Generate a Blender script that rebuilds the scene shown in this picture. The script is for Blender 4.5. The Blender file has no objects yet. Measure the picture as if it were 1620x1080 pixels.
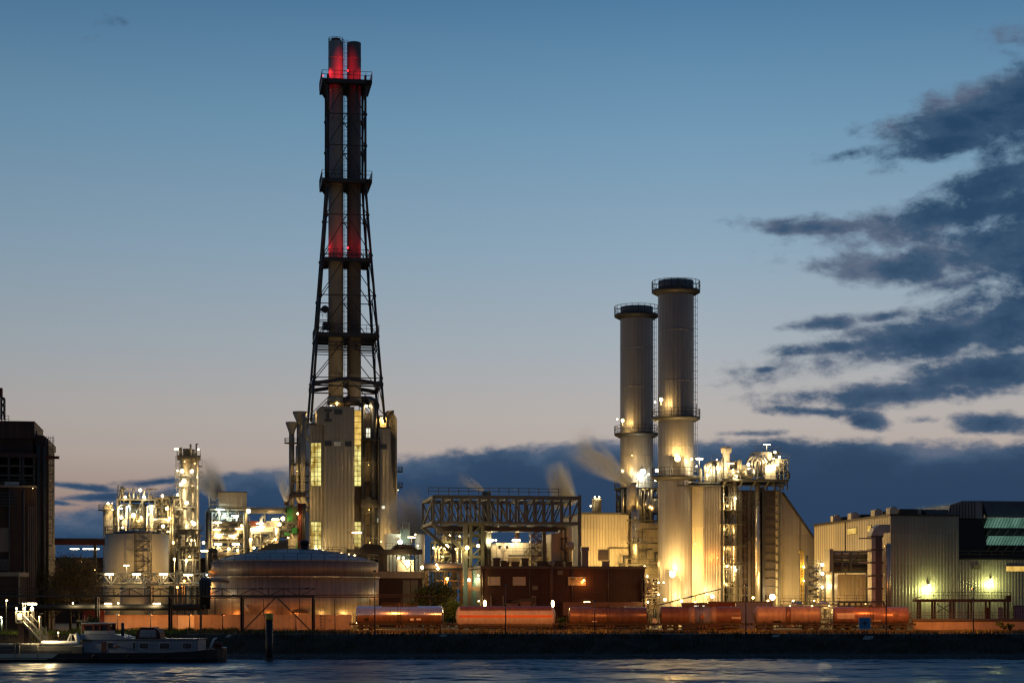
import bpy, math, random
from mathutils import Vector, Matrix
R = random.Random(11)
sc = bpy.context.scene
COL = sc.collection
F, CX, HY, CZ, GZ = 3000.0, 810.0, 956.0, 8.0, 3.5
ANG = math.radians(9)

# ------------------------------------------------------------------ frames
class Fr:
    """A local frame standing on the ground: x along the facade, y into depth, z up from the ground."""
    def __init__(s, px, Y, ang=ANG, gz=GZ):
        s.O = Vector(((px-CX)/F*Y, Y, gz)); s.a = ang; s.c = math.cos(ang); s.s = math.sin(ang); s.gz = gz
    def u(s, px, d=0.0):
        U = (px-CX)/F
        return (U*(s.O.y+d*s.c)-s.O.x+d*s.s)/(s.c-U*s.s)
    def dep(s, px, x=0.0):
        U = (px-CX)/F
        return (s.O.x+x*s.c-U*(s.O.y+x*s.s))/(s.s+U*s.c)
    def Y(s, x=0.0, d=0.0):
        return s.O.y+x*s.s+d*s.c
    def h(s, py, x=0.0, d=0.0):
        return CZ+(HY-py)/F*s.Y(x, d)-s.gz
    def m(s, x=0.0, d=0.0):      # metres per photo pixel
        return s.Y(x, d)/F
    def p(s, px, py, d=0.0):
        x = s.u(px, d)
        return Vector((x, d, s.h(py, x, d)))

# ------------------------------------------------------------------ mesh builder
class MB:
    def __init__(s): s.v = []; s.f = []; s.sm = []
    def add(s, vs, fs, smooth=False):
        b = len(s.v); s.v += [tuple(q) for q in vs]
        for q in fs: s.f.append(tuple(i+b for i in q)); s.sm.append(smooth)
        return s
    def box(s, x0, x1, y0, y1, z0, z1):
        vs = [(x0,y0,z0),(x1,y0,z0),(x1,y1,z0),(x0,y1,z0),(x0,y0,z1),(x1,y0,z1),(x1,y1,z1),(x0,y1,z1)]
        return s.add(vs, [(0,3,2,1),(4,5,6,7),(0,1,5,4),(1,2,6,5),(2,3,7,6),(3,0,4,7)])
    def bar(s, p, q, w=.2, h=None):
        p = Vector(p); q = Vector(q); h = h or w; d = q-p
        if d.length < 1e-6: return s
        d.normalize(); up = Vector((0,0,1)) if abs(d.z) < .95 else Vector((0,1,0))
        a = d.cross(up).normalized()*(w/2); b = a.cross(d).normalized()*(h/2)
        vs = [p-a-b, p+a-b, p+a+b, p-a+b, q-a-b, q+a-b, q+a+b, q-a+b]
        return s.add(vs, [(0,3,2,1),(4,5,6,7),(0,1,5,4),(1,2,6,5),(2,3,7,6),(3,0,4,7)])
    def pipe(s, pts, r, n=8, smooth=True, r2=None):
        pts = [Vector(p) for p in pts]; N = len(pts); b = len(s.v); t0 = (pts[1]-pts[0]).normalized()
        up = Vector((0,0,1)) if abs(t0.z) < .9 else Vector((0,1,0))
        a = t0.cross(up).normalized()
        for i, p in enumerate(pts):
            ti = (pts[i]-pts[i-1]).normalized() if i else t0
            to = (pts[i+1]-pts[i]).normalized() if i < N-1 else ti
            t = (ti+to)
            t = t.normalized() if t.length > 1e-4 else to
            a = (a-t*a.dot(t)).normalized(); c = t.cross(a)
            k = 1/max(.35, math.sqrt(max(.01, (1+ti.dot(to))/2)))
            side = ti.cross(to)
            rr = r if r2 is None else r+(r2-r)*i/(N-1)
            if side.length > .05:
                side.normalize(); inn = side.cross(t)
            for j in range(n):
                w = 2*math.pi*j/n; o = a*math.cos(w)+c*math.sin(w)
                if side.length > .5:
                    o = o+inn*o.dot(inn)*(k-1)
                s.v.append(tuple(p+o*rr))
        for i in range(N-1):
            for j in range(n):
                j2 = (j+1) % n
                s.f.append((b+i*n+j, b+i*n+j2, b+(i+1)*n+j2, b+(i+1)*n+j)); s.sm.append(smooth)
        s.f.append(tuple(b+j for j in range(n-1,-1,-1))); s.sm.append(False)
        s.f.append(tuple(b+(N-1)*n+j for j in range(n))); s.sm.append(False)
        return s
    def tube(s, p, q, r, r2=None, n=8): return s.pipe([p,q], r, n, True, r2)
    def lathe(s, x, y, prof, n=24, smooth=True, ribs=0.0, axis='z'):
        b = len(s.v); M = len(prof)
        for (r, z) in prof:
            for j in range(n):
                w = 2*math.pi*j/n; rr = r-(ribs if (j//2) % 2 else 0) if ribs else r
                rr = max(rr, 0.0005)
                if axis == 'z': s.v.append((x+rr*math.cos(w), y+rr*math.sin(w), z))
                else: s.v.append((z, x+rr*math.cos(w), y+rr*math.sin(w)))
        for i in range(M-1):
            for j in range(n):
                j2 = (j+1) % n
                s.f.append((b+i*n+j, b+i*n+j2, b+(i+1)*n+j2, b+(i+1)*n+j)); s.sm.append(smooth)
        s.f.append(tuple(b+j for j in range(n-1,-1,-1))); s.sm.append(False)
        s.f.append(tuple(b+(M-1)*n+j for j in range(n))); s.sm.append(False)
        return s
    def cyl(s, x, y, z0, z1, r, n=16): return s.lathe(x, y, [(r,z0),(r,z1)], n)
    def drum(s, p, q, r, n=16, cap=.35):
        """horizontal vessel with dished ends"""
        p = Vector(p); q = Vector(q); d = (q-p).normalized()
        pts = []; rs = []
        for k in range(4):
            w = k/4*math.pi/2; pts.append(p-d*(cap*r*math.cos(w))); rs.append(max(.02, r*math.sin(w)))
        pts.append(p); rs.append(r); pts.append(q); rs.append(r)
        for k in range(3,-1,-1):
            w = k/4*math.pi/2; pts.append(q+d*(cap*r*math.cos(w))); rs.append(max(.02, r*math.sin(w)))
        up = Vector((0,0,1)) if abs(d.z) < .9 else Vector((0,1,0))
        a = d.cross(up).normalized(); c = d.cross(a); b = len(s.v)
        for P_, r_ in zip(pts, rs):
            for j in range(n):
                w = 2*math.pi*j/n; s.v.append(tuple(P_+(a*math.cos(w)+c*math.sin(w))*r_))
        for i in range(len(pts)-1):
            for j in range(n):
                j2 = (j+1) % n
                s.f.append((b+i*n+j, b+i*n+j2, b+(i+1)*n+j2, b+(i+1)*n+j)); s.sm.append(True)
        s.f.append(tuple(b+j for j in range(n-1,-1,-1))); s.sm.append(True)
        e = b+(len(pts)-1)*n; s.f.append(tuple(e+j for j in range(n))); s.sm.append(True)
        return s
    def ball(s, c, r, n=10, rz=None):
        rz = rz or r; m = max(4, n//2)
        prof = [(r*math.sin(math.pi*i/m), c[2]-rz*math.cos(math.pi*i/m)) for i in range(m+1)]
        return s.lathe(c[0], c[1], prof, n)
    def prism(s, poly, a, b, axis='y'):
        n = len(poly); o = len(s.v)
        for t in (a, b):
            for (q, z) in poly:
                s.v.append((q,t,z) if axis == 'y' else ((t,q,z) if axis == 'x' else (q,z,t)))
        s.f.append(tuple(o+i for i in range(n))); s.sm.append(False)
        s.f.append(tuple(o+n+i for i in range(n-1,-1,-1))); s.sm.append(False)
        for i in range(n):
            j = (i+1) % n
            s.f.append((o+i, o+n+i, o+n+j, o+j)); s.sm.append(False)
        return s
    def ribs(s, x0, x1, y, z0, z1, pitch=.7, dep=.09, axis='x', ztop=None):
        """trapezoidal sheet cladding as closed upright ribs standing proud of a wall face at y"""
        n = max(2, int(abs(x1-x0)/pitch)); st = (x1-x0)/n
        for i in range(n):
            a = x0+i*st; pts = [(a+.18*st, 0), (a+.32*st, dep), (a+.68*st, dep), (a+.82*st, 0)]
            vs = []
            for (q, e) in pts:
                zt = ztop(q) if ztop else z1
                if axis == 'x': vs += [(q, y-e, z0), (q, y-e, zt)]
                else: vs += [(y-e, q, z0), (y-e, q, zt)]
            s.add(vs, [(0,1,3,2),(2,3,5,4),(4,5,7,6),(1,7,5,3)])
        return s
    def rail(s, pts, h=1.1, step=2.0, r=.06):
        pts = [Vector(p) for p in pts]
        for p, q in zip(pts, pts[1:]):
            L = (q-p).length; n = max(1, int(L/step))
            for k in range(n+1):
                b = p+(q-p)*k/n; s.bar(b, b+Vector((0,0,h)), r)
            for e in (h, h*.52): s.bar(p+Vector((0,0,e)), q+Vector((0,0,e)), r)
        return s
    def ring_rail(s, x, y, z, r, h=1.1, n=18, w=.07):
        P_ = [(x+r*math.cos(2*math.pi*k/n), y+r*math.sin(2*math.pi*k/n), z) for k in range(n+1)]
        return s.rail(P_, h, 50, w)
    def ladder(s, x, y, z0, z1, w=.6, step=.6, cage=True, r=.06):
        for sx in (-w/2, w/2): s.bar((x+sx,y,z0), (x+sx,y,z1), r)
        z = z0
        while z < z1: s.bar((x-w/2,y,z), (x+w/2,y,z), r*.8); z += step
        if cage:
            z = z0+2.2
            for sx in (-w*.8, 0, w*.8): s.bar((x+sx,y-.75,z), (x+sx,y-.75,z1), r*.7)
            while z < z1:
                s.bar((x-w*.8,y,z),(x-w*.8,y-.75,z),r*.8); s.bar((x+w*.8,y,z),(x+w*.8,y-.75,z),r*.8)
                s.bar((x-w*.8,y-.75,z),(x+w*.8,y-.75,z),r*.8); z += 1.5
        return s
    def frame(s, xs, ys, zs, w=.3, brace=False, base=0.0):
        """steel frame: columns on the xs/ys grid, beams at each z"""
        for x in xs:
            for y in ys: s.bar((x,y,base), (x,y,zs[-1]), w)
        for z in zs:
            for y in ys: s.bar((xs[0],y,z), (xs[-1],y,z), w*.8, w)
            for x in xs: s.bar((x,ys[0],z), (x,ys[-1],z), w*.8, w)
        if brace:
            zz = [base]+list(zs)
            for i in range(len(zz)-1):
                k = i % max(1, len(xs)-1)
                s.bar((xs[k],ys[0],zz[i]), (xs[k+1],ys[0],zz[i+1]), w*.5)
        return s
    def stairs(s, p, q, w=.8, n=10):
        p = Vector(p); q = Vector(q)
        d = q-p; hd = Vector((d.x, d.y, 0)); L = hd.length or 1; sd = Vector((-hd.y/L, hd.x/L, 0))*w/2
        for k in (-1, 1): s.bar(p+sd*k, q+sd*k, .1, .3)
        for i in range(n):
            c = p+d*(i+.5)/n; s.bar(c-sd, c+sd, .3, .06)
        for k in (-1, 1):
            s.bar(p+sd*k+Vector((0,0,1.1)), q+sd*k+Vector((0,0,1.1)), .07)
            for t in (0, .33, .67, 1):
                c = p+d*t+sd*k; s.bar(c, c+Vector((0,0,1.1)), .07)
        return s

# ------------------------------------------------------------------ objects
def tag(o, label=None, cat=None, group=None, kind=None):
    if label: o['label'] = label
    if cat: o['category'] = cat
    if group: o['group'] = group
    if kind: o['kind'] = kind
    return o
def thing(name, label, cat, fr=None, group=None, at=None):
    o = bpy.data.objects.new(name, None); COL.objects.link(o)
    o.empty_display_size = .5
    if at is not None: o.location = at
    elif fr is not None: o.location = fr.O; o.rotation_euler = (0,0,fr.a)
    return tag(o, label, cat, group)
def mesh(mb, name, mat):
    me = bpy.data.meshes.new(name); me.from_pydata(mb.v, [], mb.f); me.update()
    me.polygons.foreach_set('use_smooth', mb.sm)
    me.materials.append(mat)
    return me
def part(mb, name, mat, parent=None, label=None):
    o = bpy.data.objects.new(name, mesh(mb, name, mat)); COL.objects.link(o)
    if parent is not None: o.parent = parent
    if label: o['label'] = label
    return o
def solo(mb, name, mat, label, cat, fr=None, group=None, kind=None):
    o = part(mb, name, mat)
    if fr is not None: o.location = fr.O; o.rotation_euler = (0,0,fr.a)
    return tag(o, label, cat, group, kind)
def copy_tree(o, parent=None):
    c = o.copy(); COL.objects.link(c)
    if parent is not None: c.parent = parent
    for ch in list(o.children): copy_tree(ch, c)
    return c

# ------------------------------------------------------------------ materials
def lin(c): return tuple((x/12.92 if x <= .04045 else ((x+.055)/1.055)**2.4) for x in (v/255 for v in c))
def nodes(name):
    m = bpy.data.materials.new(name); m.use_nodes = True
    return m, m.node_tree.nodes, m.node_tree.links
def mat(name, col, rough=.6, metal=0.0, var=.25, scale=.35, streak=0.0, bump=0.0, bscale=6.0, tint=None, spec=.4, panel=None):
    """painted, metal or concrete surface with blotches and, if wanted, rain streaks down it"""
    m, N, L = nodes(name); b = N['Principled BSDF']
    b.inputs['Roughness'].default_value = rough; b.inputs['Metallic'].default_value = metal
    b.inputs['Specular IOR Level'].default_value = spec
    tc = N.new('ShaderNodeTexCoord')
    nz = N.new('ShaderNodeTexNoise'); nz.inputs['Scale'].default_value = scale; nz.inputs['Detail'].default_value = 5; nz.inputs['Roughness'].default_value = .65
    L.new(tc.outputs['Object'], nz.inputs['Vector'])
    fac = nz.outputs['Fac']
    if streak:
        mp = N.new('ShaderNodeMapping'); mp.inputs['Scale'].default_value = (1.3, 1.3, .06)
        n2 = N.new('ShaderNodeTexNoise'); n2.inputs['Scale'].default_value = 1.6; n2.inputs['Detail'].default_value = 4
        L.new(tc.outputs['Object'], mp.inputs['Vector']); L.new(mp.outputs['Vector'], n2.inputs['Vector'])
        mx = N.new('ShaderNodeMix'); mx.inputs['Factor'].default_value = streak
        L.new(fac, mx.inputs['A']); L.new(n2.outputs['Fac'], mx.inputs['B']); fac = mx.outputs['Result']
    cr = N.new('ShaderNodeValToRGB')
    c0 = tuple(x*(1-var) for x in (tint or col)); c1 = tuple(min(1, x*(1+var*.6)) for x in col)
    cr.color_ramp.elements[0].position = .3; cr.color_ramp.elements[0].color = (*c0, 1)
    cr.color_ramp.elements[1].position = .7; cr.color_ramp.elements[1].color = (*c1, 1)
    L.new(fac, cr.inputs['Fac']); out = cr.outputs['Color']
    if panel:      # sheets of slightly different age
        sp = N.new('ShaderNodeSeparateXYZ'); L.new(tc.outputs['Object'], sp.inputs[0])
        ad = N.new('ShaderNodeMath'); ad.operation = 'ADD'; L.new(sp.outputs[0], ad.inputs[0]); L.new(sp.outputs[1], ad.inputs[1])
        cx = N.new('ShaderNodeCombineXYZ'); L.new(ad.outputs[0], cx.inputs[0]); L.new(sp.outputs[2], cx.inputs[1])
        bt = N.new('ShaderNodeTexBrick'); bt.inputs['Scale'].default_value = 1; bt.inputs['Brick Width'].default_value = panel[0]; bt.inputs['Row Height'].default_value = panel[1]
        bt.inputs['Mortar Size'].default_value = .03; bt.inputs['Color1'].default_value = (.84,.84,.86,1); bt.inputs['Color2'].default_value = (1.06,1.05,1.02,1); bt.inputs['Mortar'].default_value = (.7,.7,.7,1); bt.offset = .37
        L.new(cx.outputs[0], bt.inputs['Vector'])
        mu = N.new('ShaderNodeMix'); mu.data_type = 'RGBA'; mu.blend_type = 'MULTIPLY'; mu.inputs['Factor'].default_value = 1
        L.new(out, mu.inputs['A']); L.new(bt.outputs['Color'], mu.inputs['B']); out = mu.outputs['Result']
    L.new(out, b.inputs['Base Color'])
    rr = N.new('ShaderNodeMapRange'); rr.inputs['To Min'].default_value = max(.05, rough-.12); rr.inputs['To Max'].default_value = min(1, rough+.12)
    L.new(fac, rr.inputs['Value']); L.new(rr.outputs['Result'], b.inputs['Roughness'])
    if bump:
        n3 = N.new('ShaderNodeTexNoise'); n3.inputs['Scale'].default_value = bscale; n3.inputs['Detail'].default_value = 3
        bp = N.new('ShaderNodeBump'); bp.inputs['Strength'].default_value = bump; bp.inputs['Distance'].default_value = .1
        L.new(tc.outputs['Object'], n3.inputs['Vector']); L.new(n3.outputs['Fac'], bp.inputs['Height']); L.new(bp.outputs['Normal'], b.inputs['Normal'])
    return m
def emit(name, col, strength):
    m, N, L = nodes(name); N.remove(N['Principled BSDF'])
    e = N.new('ShaderNodeEmission'); e.inputs['Color'].default_value = (*col, 1); e.inputs['Strength'].default_value = strength
    L.new(e.outputs[0], N['Material Output'].inputs['Surface'])
    return m
def lit_window(name, c0, c1, strength, scale=.5):
    """a lit room seen through glass: uneven bright and dark areas"""
    m, N, L = nodes(name); b = N['Principled BSDF']; b.inputs['Base Color'].default_value = (.02,.02,.02,1); b.inputs['Roughness'].default_value = .15
    tc = N.new('ShaderNodeTexCoord'); mp = N.new('ShaderNodeMapping'); mp.inputs['Scale'].default_value = (1, .3, .6)
    nz = N.new('ShaderNodeTexNoise'); nz.inputs['Scale'].default_value = scale; nz.inputs['Detail'].default_value = 3
    cr = N.new('ShaderNodeValToRGB'); cr.color_ramp.elements[0].position = .35; cr.color_ramp.elements[1].position = .62
    cr.color_ramp.elements[0].color = (*c0, 1); cr.color_ramp.elements[1].color = (*c1, 1)
    L.new(tc.outputs['Object'], mp.inputs['Vector']); L.new(mp.outputs['Vector'], nz.inputs['Vector']); L.new(nz.outputs['Fac'], cr.inputs['Fac'])
    L.new(cr.outputs['Color'], b.inputs['Emission Color']); b.inputs['Emission Strength'].default_value = strength
    return m
M = {}
M['steel_dark'] = mat('dark_painted_steel', (.048,.048,.054), .5, .3)
M['steel_grey'] = mat('grey_galvanised_steel', (.22,.22,.21), .5, .5)
M['steel_mid'] = mat('weathered_mid_grey_steel', (.10,.10,.095), .55, .3)
M['steel_girder'] = mat('grey_green_girder_paint', (.115,.13,.115), .5, .2)
M['steel_green'] = mat('grey_green_painted_steel', (.11,.135,.11), .55, .2)
M['steel_pale'] = mat('pale_process_steel', (.27,.25,.20), .45, .3)
M['alu'] = mat('aluminium_lagging', (.55,.52,.46), .3, .75, .2, .8)
M['alu_rough'] = mat('dull_aluminium_lagging', (.45,.42,.36), .45, .6, .25, .6, .4)
M['stack'] = mat('ribbed_stack_cladding', (.26,.25,.255), .38, .3, .2, .15, .7)
M['stack_rim'] = mat('sooty_stack_rim', (.21,.20,.21), .6, .1, .4, .4, .8)
M['stack_old'] = mat('twin_stack_concrete_grey', (.34,.31,.28), .8, 0, .2, .2, .5)
M['stack_dark'] = mat('twin_stack_dark_coating', (.15,.13,.125), .8, 0, .2, .2, .5)
M['clad'] = mat('beige_metal_cladding', (.40,.37,.31), .5, .15, .12, .12, .6, panel=(2.1,6.5))
M['clad_warm'] = mat('cream_metal_cladding', (.52,.47,.36), .5, .1, .1, .12, .6, panel=(2.0,7.0))
M['clad_grey'] = mat('grey_boiler_house_cladding', (.33,.315,.285), .55, .1, .15, .12, .6, panel=(1.7,8.0))
M['clad_dark'] = mat('dark_brown_grey_cladding', (.12,.10,.09), .6, .1, .25, .3, .6, panel=(1.5,4.5))
M['clad_hall'] = mat('silver_hall_cladding', (.27,.25,.235), .42, .3, .12, .12, .6, panel=(1.9,6.0))
M['brick'] = mat('dark_red_brick_cladding', (.036,.0145,.0125), .8, 0, .3, 1.2, .2, .2, 3, panel=(2.6,1.3))
M['brick_old'] = mat('sooty_brick_wall', (.055,.034,.028), .85, 0, .4, .5, .4, .3, 4)
M['rust'] = mat('rusty_metal_sheet', (.075,.045,.038), .75, .1, .6, .5, .7)
M['red_steel'] = mat('red_oxide_steel', (.11,.02,.012), .6, .1)
M['concrete'] = mat('stained_concrete', (.30,.24,.19), .85, 0, .35, .4, .4, .2, 2)
M['white'] = mat('white_paint', (.70,.70,.68), .5, 0, .12, .5, .3)
M['white_boat'] = mat('boat_white_paint', (.27,.31,.37), .45, 0, .15, .6, .3)
M['green'] = mat('green_enamel', (.02,.13,.03), .4, 0)
M['yellow'] = mat('yellow_safety_paint', (.55,.38,.03), .5, 0)
M['black'] = mat('black_paint', (.012,.012,.015), .5, 0)
M['roof_dark'] = mat('dark_roof_sheet', (.03,.03,.035), .6, 0)
M['roof_blue'] = mat('blue_grey_roof', (.10,.11,.14), .5, .1)
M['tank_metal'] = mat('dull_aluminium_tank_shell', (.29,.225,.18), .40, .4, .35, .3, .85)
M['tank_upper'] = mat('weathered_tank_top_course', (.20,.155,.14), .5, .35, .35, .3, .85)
M['tank_roof'] = mat('grey_tank_dome', (.30,.31,.32), .5, .2, .15, .2)
M['tank_pale'] = mat('off_white_tank_paint', (.45,.42,.36), .6, 0, .12, .15, .6)
M['glass_dark'] = mat('dark_window_glass', (.02,.024,.03), .12, 0, .2, 1, spec=.8)
M['glass_pale'] = mat('blind_behind_window', (.30,.27,.25), .4, 0, .15)
M['bark'] = mat('tree_bark', (.06,.045,.03), .9, 0, .3, 3)
M['wheel'] = mat('oily_wheel_steel', (.03,.026,.024), .6, .3)
M['w_silver'] = mat('silver_tank_wagon_shell', (.55,.57,.60), .28, .85, .15, .4, .4)
M['w_lpg'] = mat('pale_wagon_paint', (.42,.36,.33), .5, 0, .3, .5, .7, panel=(3.2,9))
M['w_rust'] = mat('rust_brown_wagon_shell', (.17,.095,.065), .38, .3, .5, .5, .6)
M['w_brown'] = mat('dark_brown_wagon_shell', (.12,.06,.045), .5, .1, .45, .5, .6)
M['w_grey'] = mat('dusty_grey_wagon_shell', (.27,.19,.165), .5, .1, .4, .5, .7, panel=(2.4,9))
M['w_red'] = mat('orange_grey_wagon_shell', (.26,.14,.11), .33, .4, .4, .5, .6)
M['w_stripe'] = mat('orange_stripe_paint', (.50,.10,.02), .5, 0, .2, .5)
M['w_blue'] = mat('blue_grey_band_paint', (.13,.14,.22), .5, 0, .25)
M['duct'] = mat('insulated_duct_cladding', (.50,.46,.40), .5, .2, .12, .2, .4, panel=(1.4,1.4))
M['sign_blue'] = mat('blue_sign_enamel', (.07,.26,.50), .4, 0, .1)
M['teal_glass'] = lit_window('lit_teal_skylight_glass', lin((58,90,78)), lin((92,130,114)), .9, .4)
M['lamp_body'] = mat('grey_lamp_housing', (.18,.18,.18), .5, .3)
EMC = {'warm': (1,.63,.21), 'gold': (1,.60,.17), 'white': (1,.74,.36), 'cool': (.80,1,.88), 'sodium': (1,.29,.045), 'green': (.75,1,.55), 'lime': (.93,1,.30), 'red': (1,.018,.03)}
for k, c in EMC.items(): M['e_'+k] = emit('glowing_'+k+'_lamp', c, 32 if k != 'red' else 10)
M['win_yellow'] = lit_window('lit_yellow_window', lin((150,118,40)), lin((255,242,150)), 1.1, .55)
M['win_white'] = lit_window('lit_white_window', lin((225,215,175)), lin((255,250,225)), 1.2, 1)
M['win_amber'] = lit_window('lit_amber_window', lin((205,160,70)), lin((245,205,110)), 1.0, 1)
M['win_dim'] = lit_window('dim_window', lin((75,68,58)), lin((120,110,92)), .8, 1)
PW = 0.30
def lamp(parent, p, col='warm', power=900, r=.3, off=(0,-.3,-.5), kind='ball', L=1.2, post=0.0, spot=None, name='lamp'):
    """a lamp as a part: housing > bulb, with the light it gives standing just clear of the bulb"""
    p = Vector(p); h = MB(); r = r*.68 if kind == 'ball' else r*.8
    if kind == 'ball':
        h.box(p.x-r*.8, p.x+r*.8, p.y+r*.5, p.y+r*1.1, p.z-r*.7, p.z+r*1.1)
        b = MB().ball(p, r, 10)
    else:
        h.box(p.x-L/2-.05, p.x+L/2+.05, p.y-.16, p.y+.16, p.z+r*.5, p.z+r*.5+.12)
        b = MB().box(p.x-L/2, p.x+L/2, p.y-.13, p.y+.13, p.z-r*.5, p.z+r*.5-.004)
    if post: h.bar(p+Vector((0,.1,r*.4)), p+Vector((0,.1,-post)), .1)
    ho = part(h, name, M['lamp_body'], parent)
    part(b, 'bulb', M['e_'+col], ho)
    if power:
        ld = bpy.data.lights.new('lamp_light', 'SPOT' if spot else 'POINT'); ld.energy = power*PW; ld.color = EMC[col]; ld.shadow_soft_size = .25
        lo = bpy.data.objects.new('lamp_light', ld); COL.objects.link(lo); lo.parent = ho; lo.location = p+Vector(off)
        if spot:
            ld.spot_size = math.radians(spot[1]); ld.spot_blend = .6
            lo.rotation_euler = Vector(spot[0]).to_track_quat('-Z','Y').to_euler()
    return ho

# ------------------------------------------------------------------ camera, sky, sun
cd = bpy.data.cameras.new('camera'); cam = bpy.data.objects.new('camera', cd); COL.objects.link(cam)
cam.location = (0,0,CZ); cam.rotation_euler = (math.radians(90),0,0)
cd.sensor_fit = 'HORIZONTAL'; cd.sensor_width = 36; cd.lens = 36*F/1620; cd.shift_y = (HY-540)/1620; cd.clip_start = 1; cd.clip_end = 20000
sc.camera = cam
vs = sc.view_settings; vs.view_transform = 'Standard'; vs.look = 'None'; vs.exposure = 0; vs.gamma = 1; vs.use_curve_mapping = False
sc.render.engine = 'CYCLES'
cy = sc.cycles; cy.use_denoising = True
try: cy.denoiser = 'OPENIMAGEDENOISE'; cy.denoising_input_passes = 'RGB_ALBEDO_NORMAL'; cy.denoising_prefilter = 'ACCURATE'
except Exception: pass
cy.max_bounces = 5; cy.diffuse_bounces = 2; cy.glossy_bounces = 3; cy.transparent_max_bounces = 8; cy.volume_bounces = 0
cy.sample_clamp_indirect = 4; cy.caustics_reflective = False; cy.caustics_refractive = False
cy.filter_width = 1.35; cy.volume_step_rate = 2; cy.volume_max_steps = 64

def ang(px, py):
    a = math.atan((px-CX)/F); return a, math.atan((HY-py)/F*math.cos(a))
w = bpy.data.worlds.new('World'); sc.world = w; w.use_nodes = True
N = w.node_tree.nodes; L = w.node_tree.links; bg = N['Background']
def mth(op, a, b=None, clamp=False):
    n = N.new('ShaderNodeMath'); n.operation = op; n.use_clamp = clamp
    for i, x in enumerate((a, b)):
        if x is None: continue
        if isinstance(x, (int, float)): n.inputs[i].default_value = x
        else: L.new(x, n.inputs[i])
    return n.outputs[0]
tc = N.new('ShaderNodeTexCoord'); sx = N.new('ShaderNodeSeparateXYZ'); L.new(tc.outputs['Generated'], sx.inputs[0])
az = mth('ARCTAN2', sx.outputs[0], sx.outputs[1]); el = mth('ARCSINE', sx.outputs[2])
cb = N.new('ShaderNodeCombineXYZ'); L.new(az, cb.inputs[0]); L.new(el, cb.inputs[1])
ramp = N.new('ShaderNodeValToRGB'); L.new(mth('DIVIDE', el, .5), ramp.inputs[0])
stops = [(-1,(58,60,74)), (0,(122,100,100)), (.055,(156,137,132)), (.078,(174,162,157)), (.102,(172,167,166)), (.134,(156,166,175)), (.183,(133,159,179)), (.247,(103,144,173)), (.309,(70,116,153)), (.5,(48,92,134))]
es = ramp.color_ramp.elements
while len(es) < len(stops)-1: es.new(.5)
for e, (t, c) in zip(es, stops[1:]): e.position = max(0, t/.5); e.color = (*lin(c), 1)
# brighter over the afterglow, darker behind the viewer
side = N.new('ShaderNodeValToRGB'); L.new(mth('ADD', mth('DIVIDE', az, 2*math.pi), .5), side.inputs[0])
se = side.color_ramp.elements
pts = [(0,.33), (.25,.46), (.455,.86), (.49,.97), (.515,1.05), (.545,1.0), (.75,.46), (1,.33)]
while len(se) < len(pts): se.new(.5)
for e, (t, v) in zip(se, pts): e.position = t; e.color = (v,v,v,1)
mul = N.new('ShaderNodeMix'); mul.data_type = 'RGBA'; mul.blend_type = 'MULTIPLY'; mul.inputs['Factor'].default_value = 1
L.new(ramp.outputs[0], mul.inputs['A']); L.new(side.outputs[0], mul.inputs['B']); base = mul.outputs['Result']
sky = N.new('ShaderNodeTexSky'); sky.sky_type = 'NISHITA'; sky.sun_disc = False; sky.sun_elevation = math.radians(-3); sky.sun_rotation = math.radians(8)
nm = N.new('ShaderNodeMix'); nm.data_type = 'RGBA'; nm.blend_type = 'ADD'; nm.inputs['Factor'].default_value = .10
L.new(base, nm.inputs['A']); L.new(sky.outputs[0], nm.inputs['B']); base = nm.outputs['Result']
# cloud field: soft ellipses by bearing and height, broken up by noise
blobs = [(1560,178,170,46,-14,1), (1500,225,110,26,-6,.8), (1610,150,90,50,-20,1), (1590,285,120,34,-18,.9), (1480,345,190,34,-10,.9), (1300,360,110,14,4,.8), (1580,390,140,50,-8,1),
 (1400,425,130,26,4,.95), (1540,440,90,20,-10,.7), (1500,530,260,34,-9,1), (1330,550,110,15,-3,.95), (1600,500,140,60,-12,1.1), (1570,590,160,34,-3,1), (1440,622,190,22,-2,.95), (1300,652,85,11,4,.8), (1370,665,42,15,8,.85), (1462,664,36,9,0,.7), (1570,668,80,18,2,.95),
 (1345,243,60,11,-8,.62), (1305,511,55,11,-2,.75), (1212,584,24,6,-5,.6), (1245,350,60,9,-6,.6), (1395,500,50,9,-8,.6), (1180,685,50,6,0,.7), (160,60,24,12,-30,.16), (1690,320,150,240,0,.9),
 (110,768,90,6,6,.85), (175,786,90,7,-3,.95), (90,795,40,5,5,.8), (255,762,60,7,-6,.7)]
n1 = N.new('ShaderNodeTexNoise'); n1.inputs['Scale'].default_value = 42; n1.inputs['Detail'].default_value = 8; n1.inputs['Roughness'].default_value = .66; n1.inputs['Distortion'].default_value = .15
mpn = N.new('ShaderNodeMapping'); mpn.inputs['Scale'].default_value = (.55,1,1); mpn.inputs['Rotation'].default_value = (0,0,math.radians(-6)); L.new(cb.outputs[0], mpn.inputs[0]); L.new(mpn.outputs[0], n1.inputs['Vector'])
field = None
for (px, py, rx, ry, th, k) in blobs:
    a, e = ang(px, py); mp = N.new('ShaderNodeMapping'); mp.vector_type = 'TEXTURE'
    mp.inputs['Location'].default_value = (a,e,0); mp.inputs['Rotation'].default_value = (0,0,math.radians(-th)); mp.inputs['Scale'].default_value = (rx/F, ry/F, 1)
    L.new(cb.outputs[0], mp.inputs[0]); ln = N.new('ShaderNodeVectorMath'); ln.operation = 'LENGTH'; L.new(mp.outputs[0], ln.inputs[0])
    f_ = mth('MULTIPLY', mth('SUBTRACT', 1.35, ln.outputs['Value']), k)
    field = f_ if field is None else mth('MAXIMUM', field, f_)
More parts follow.
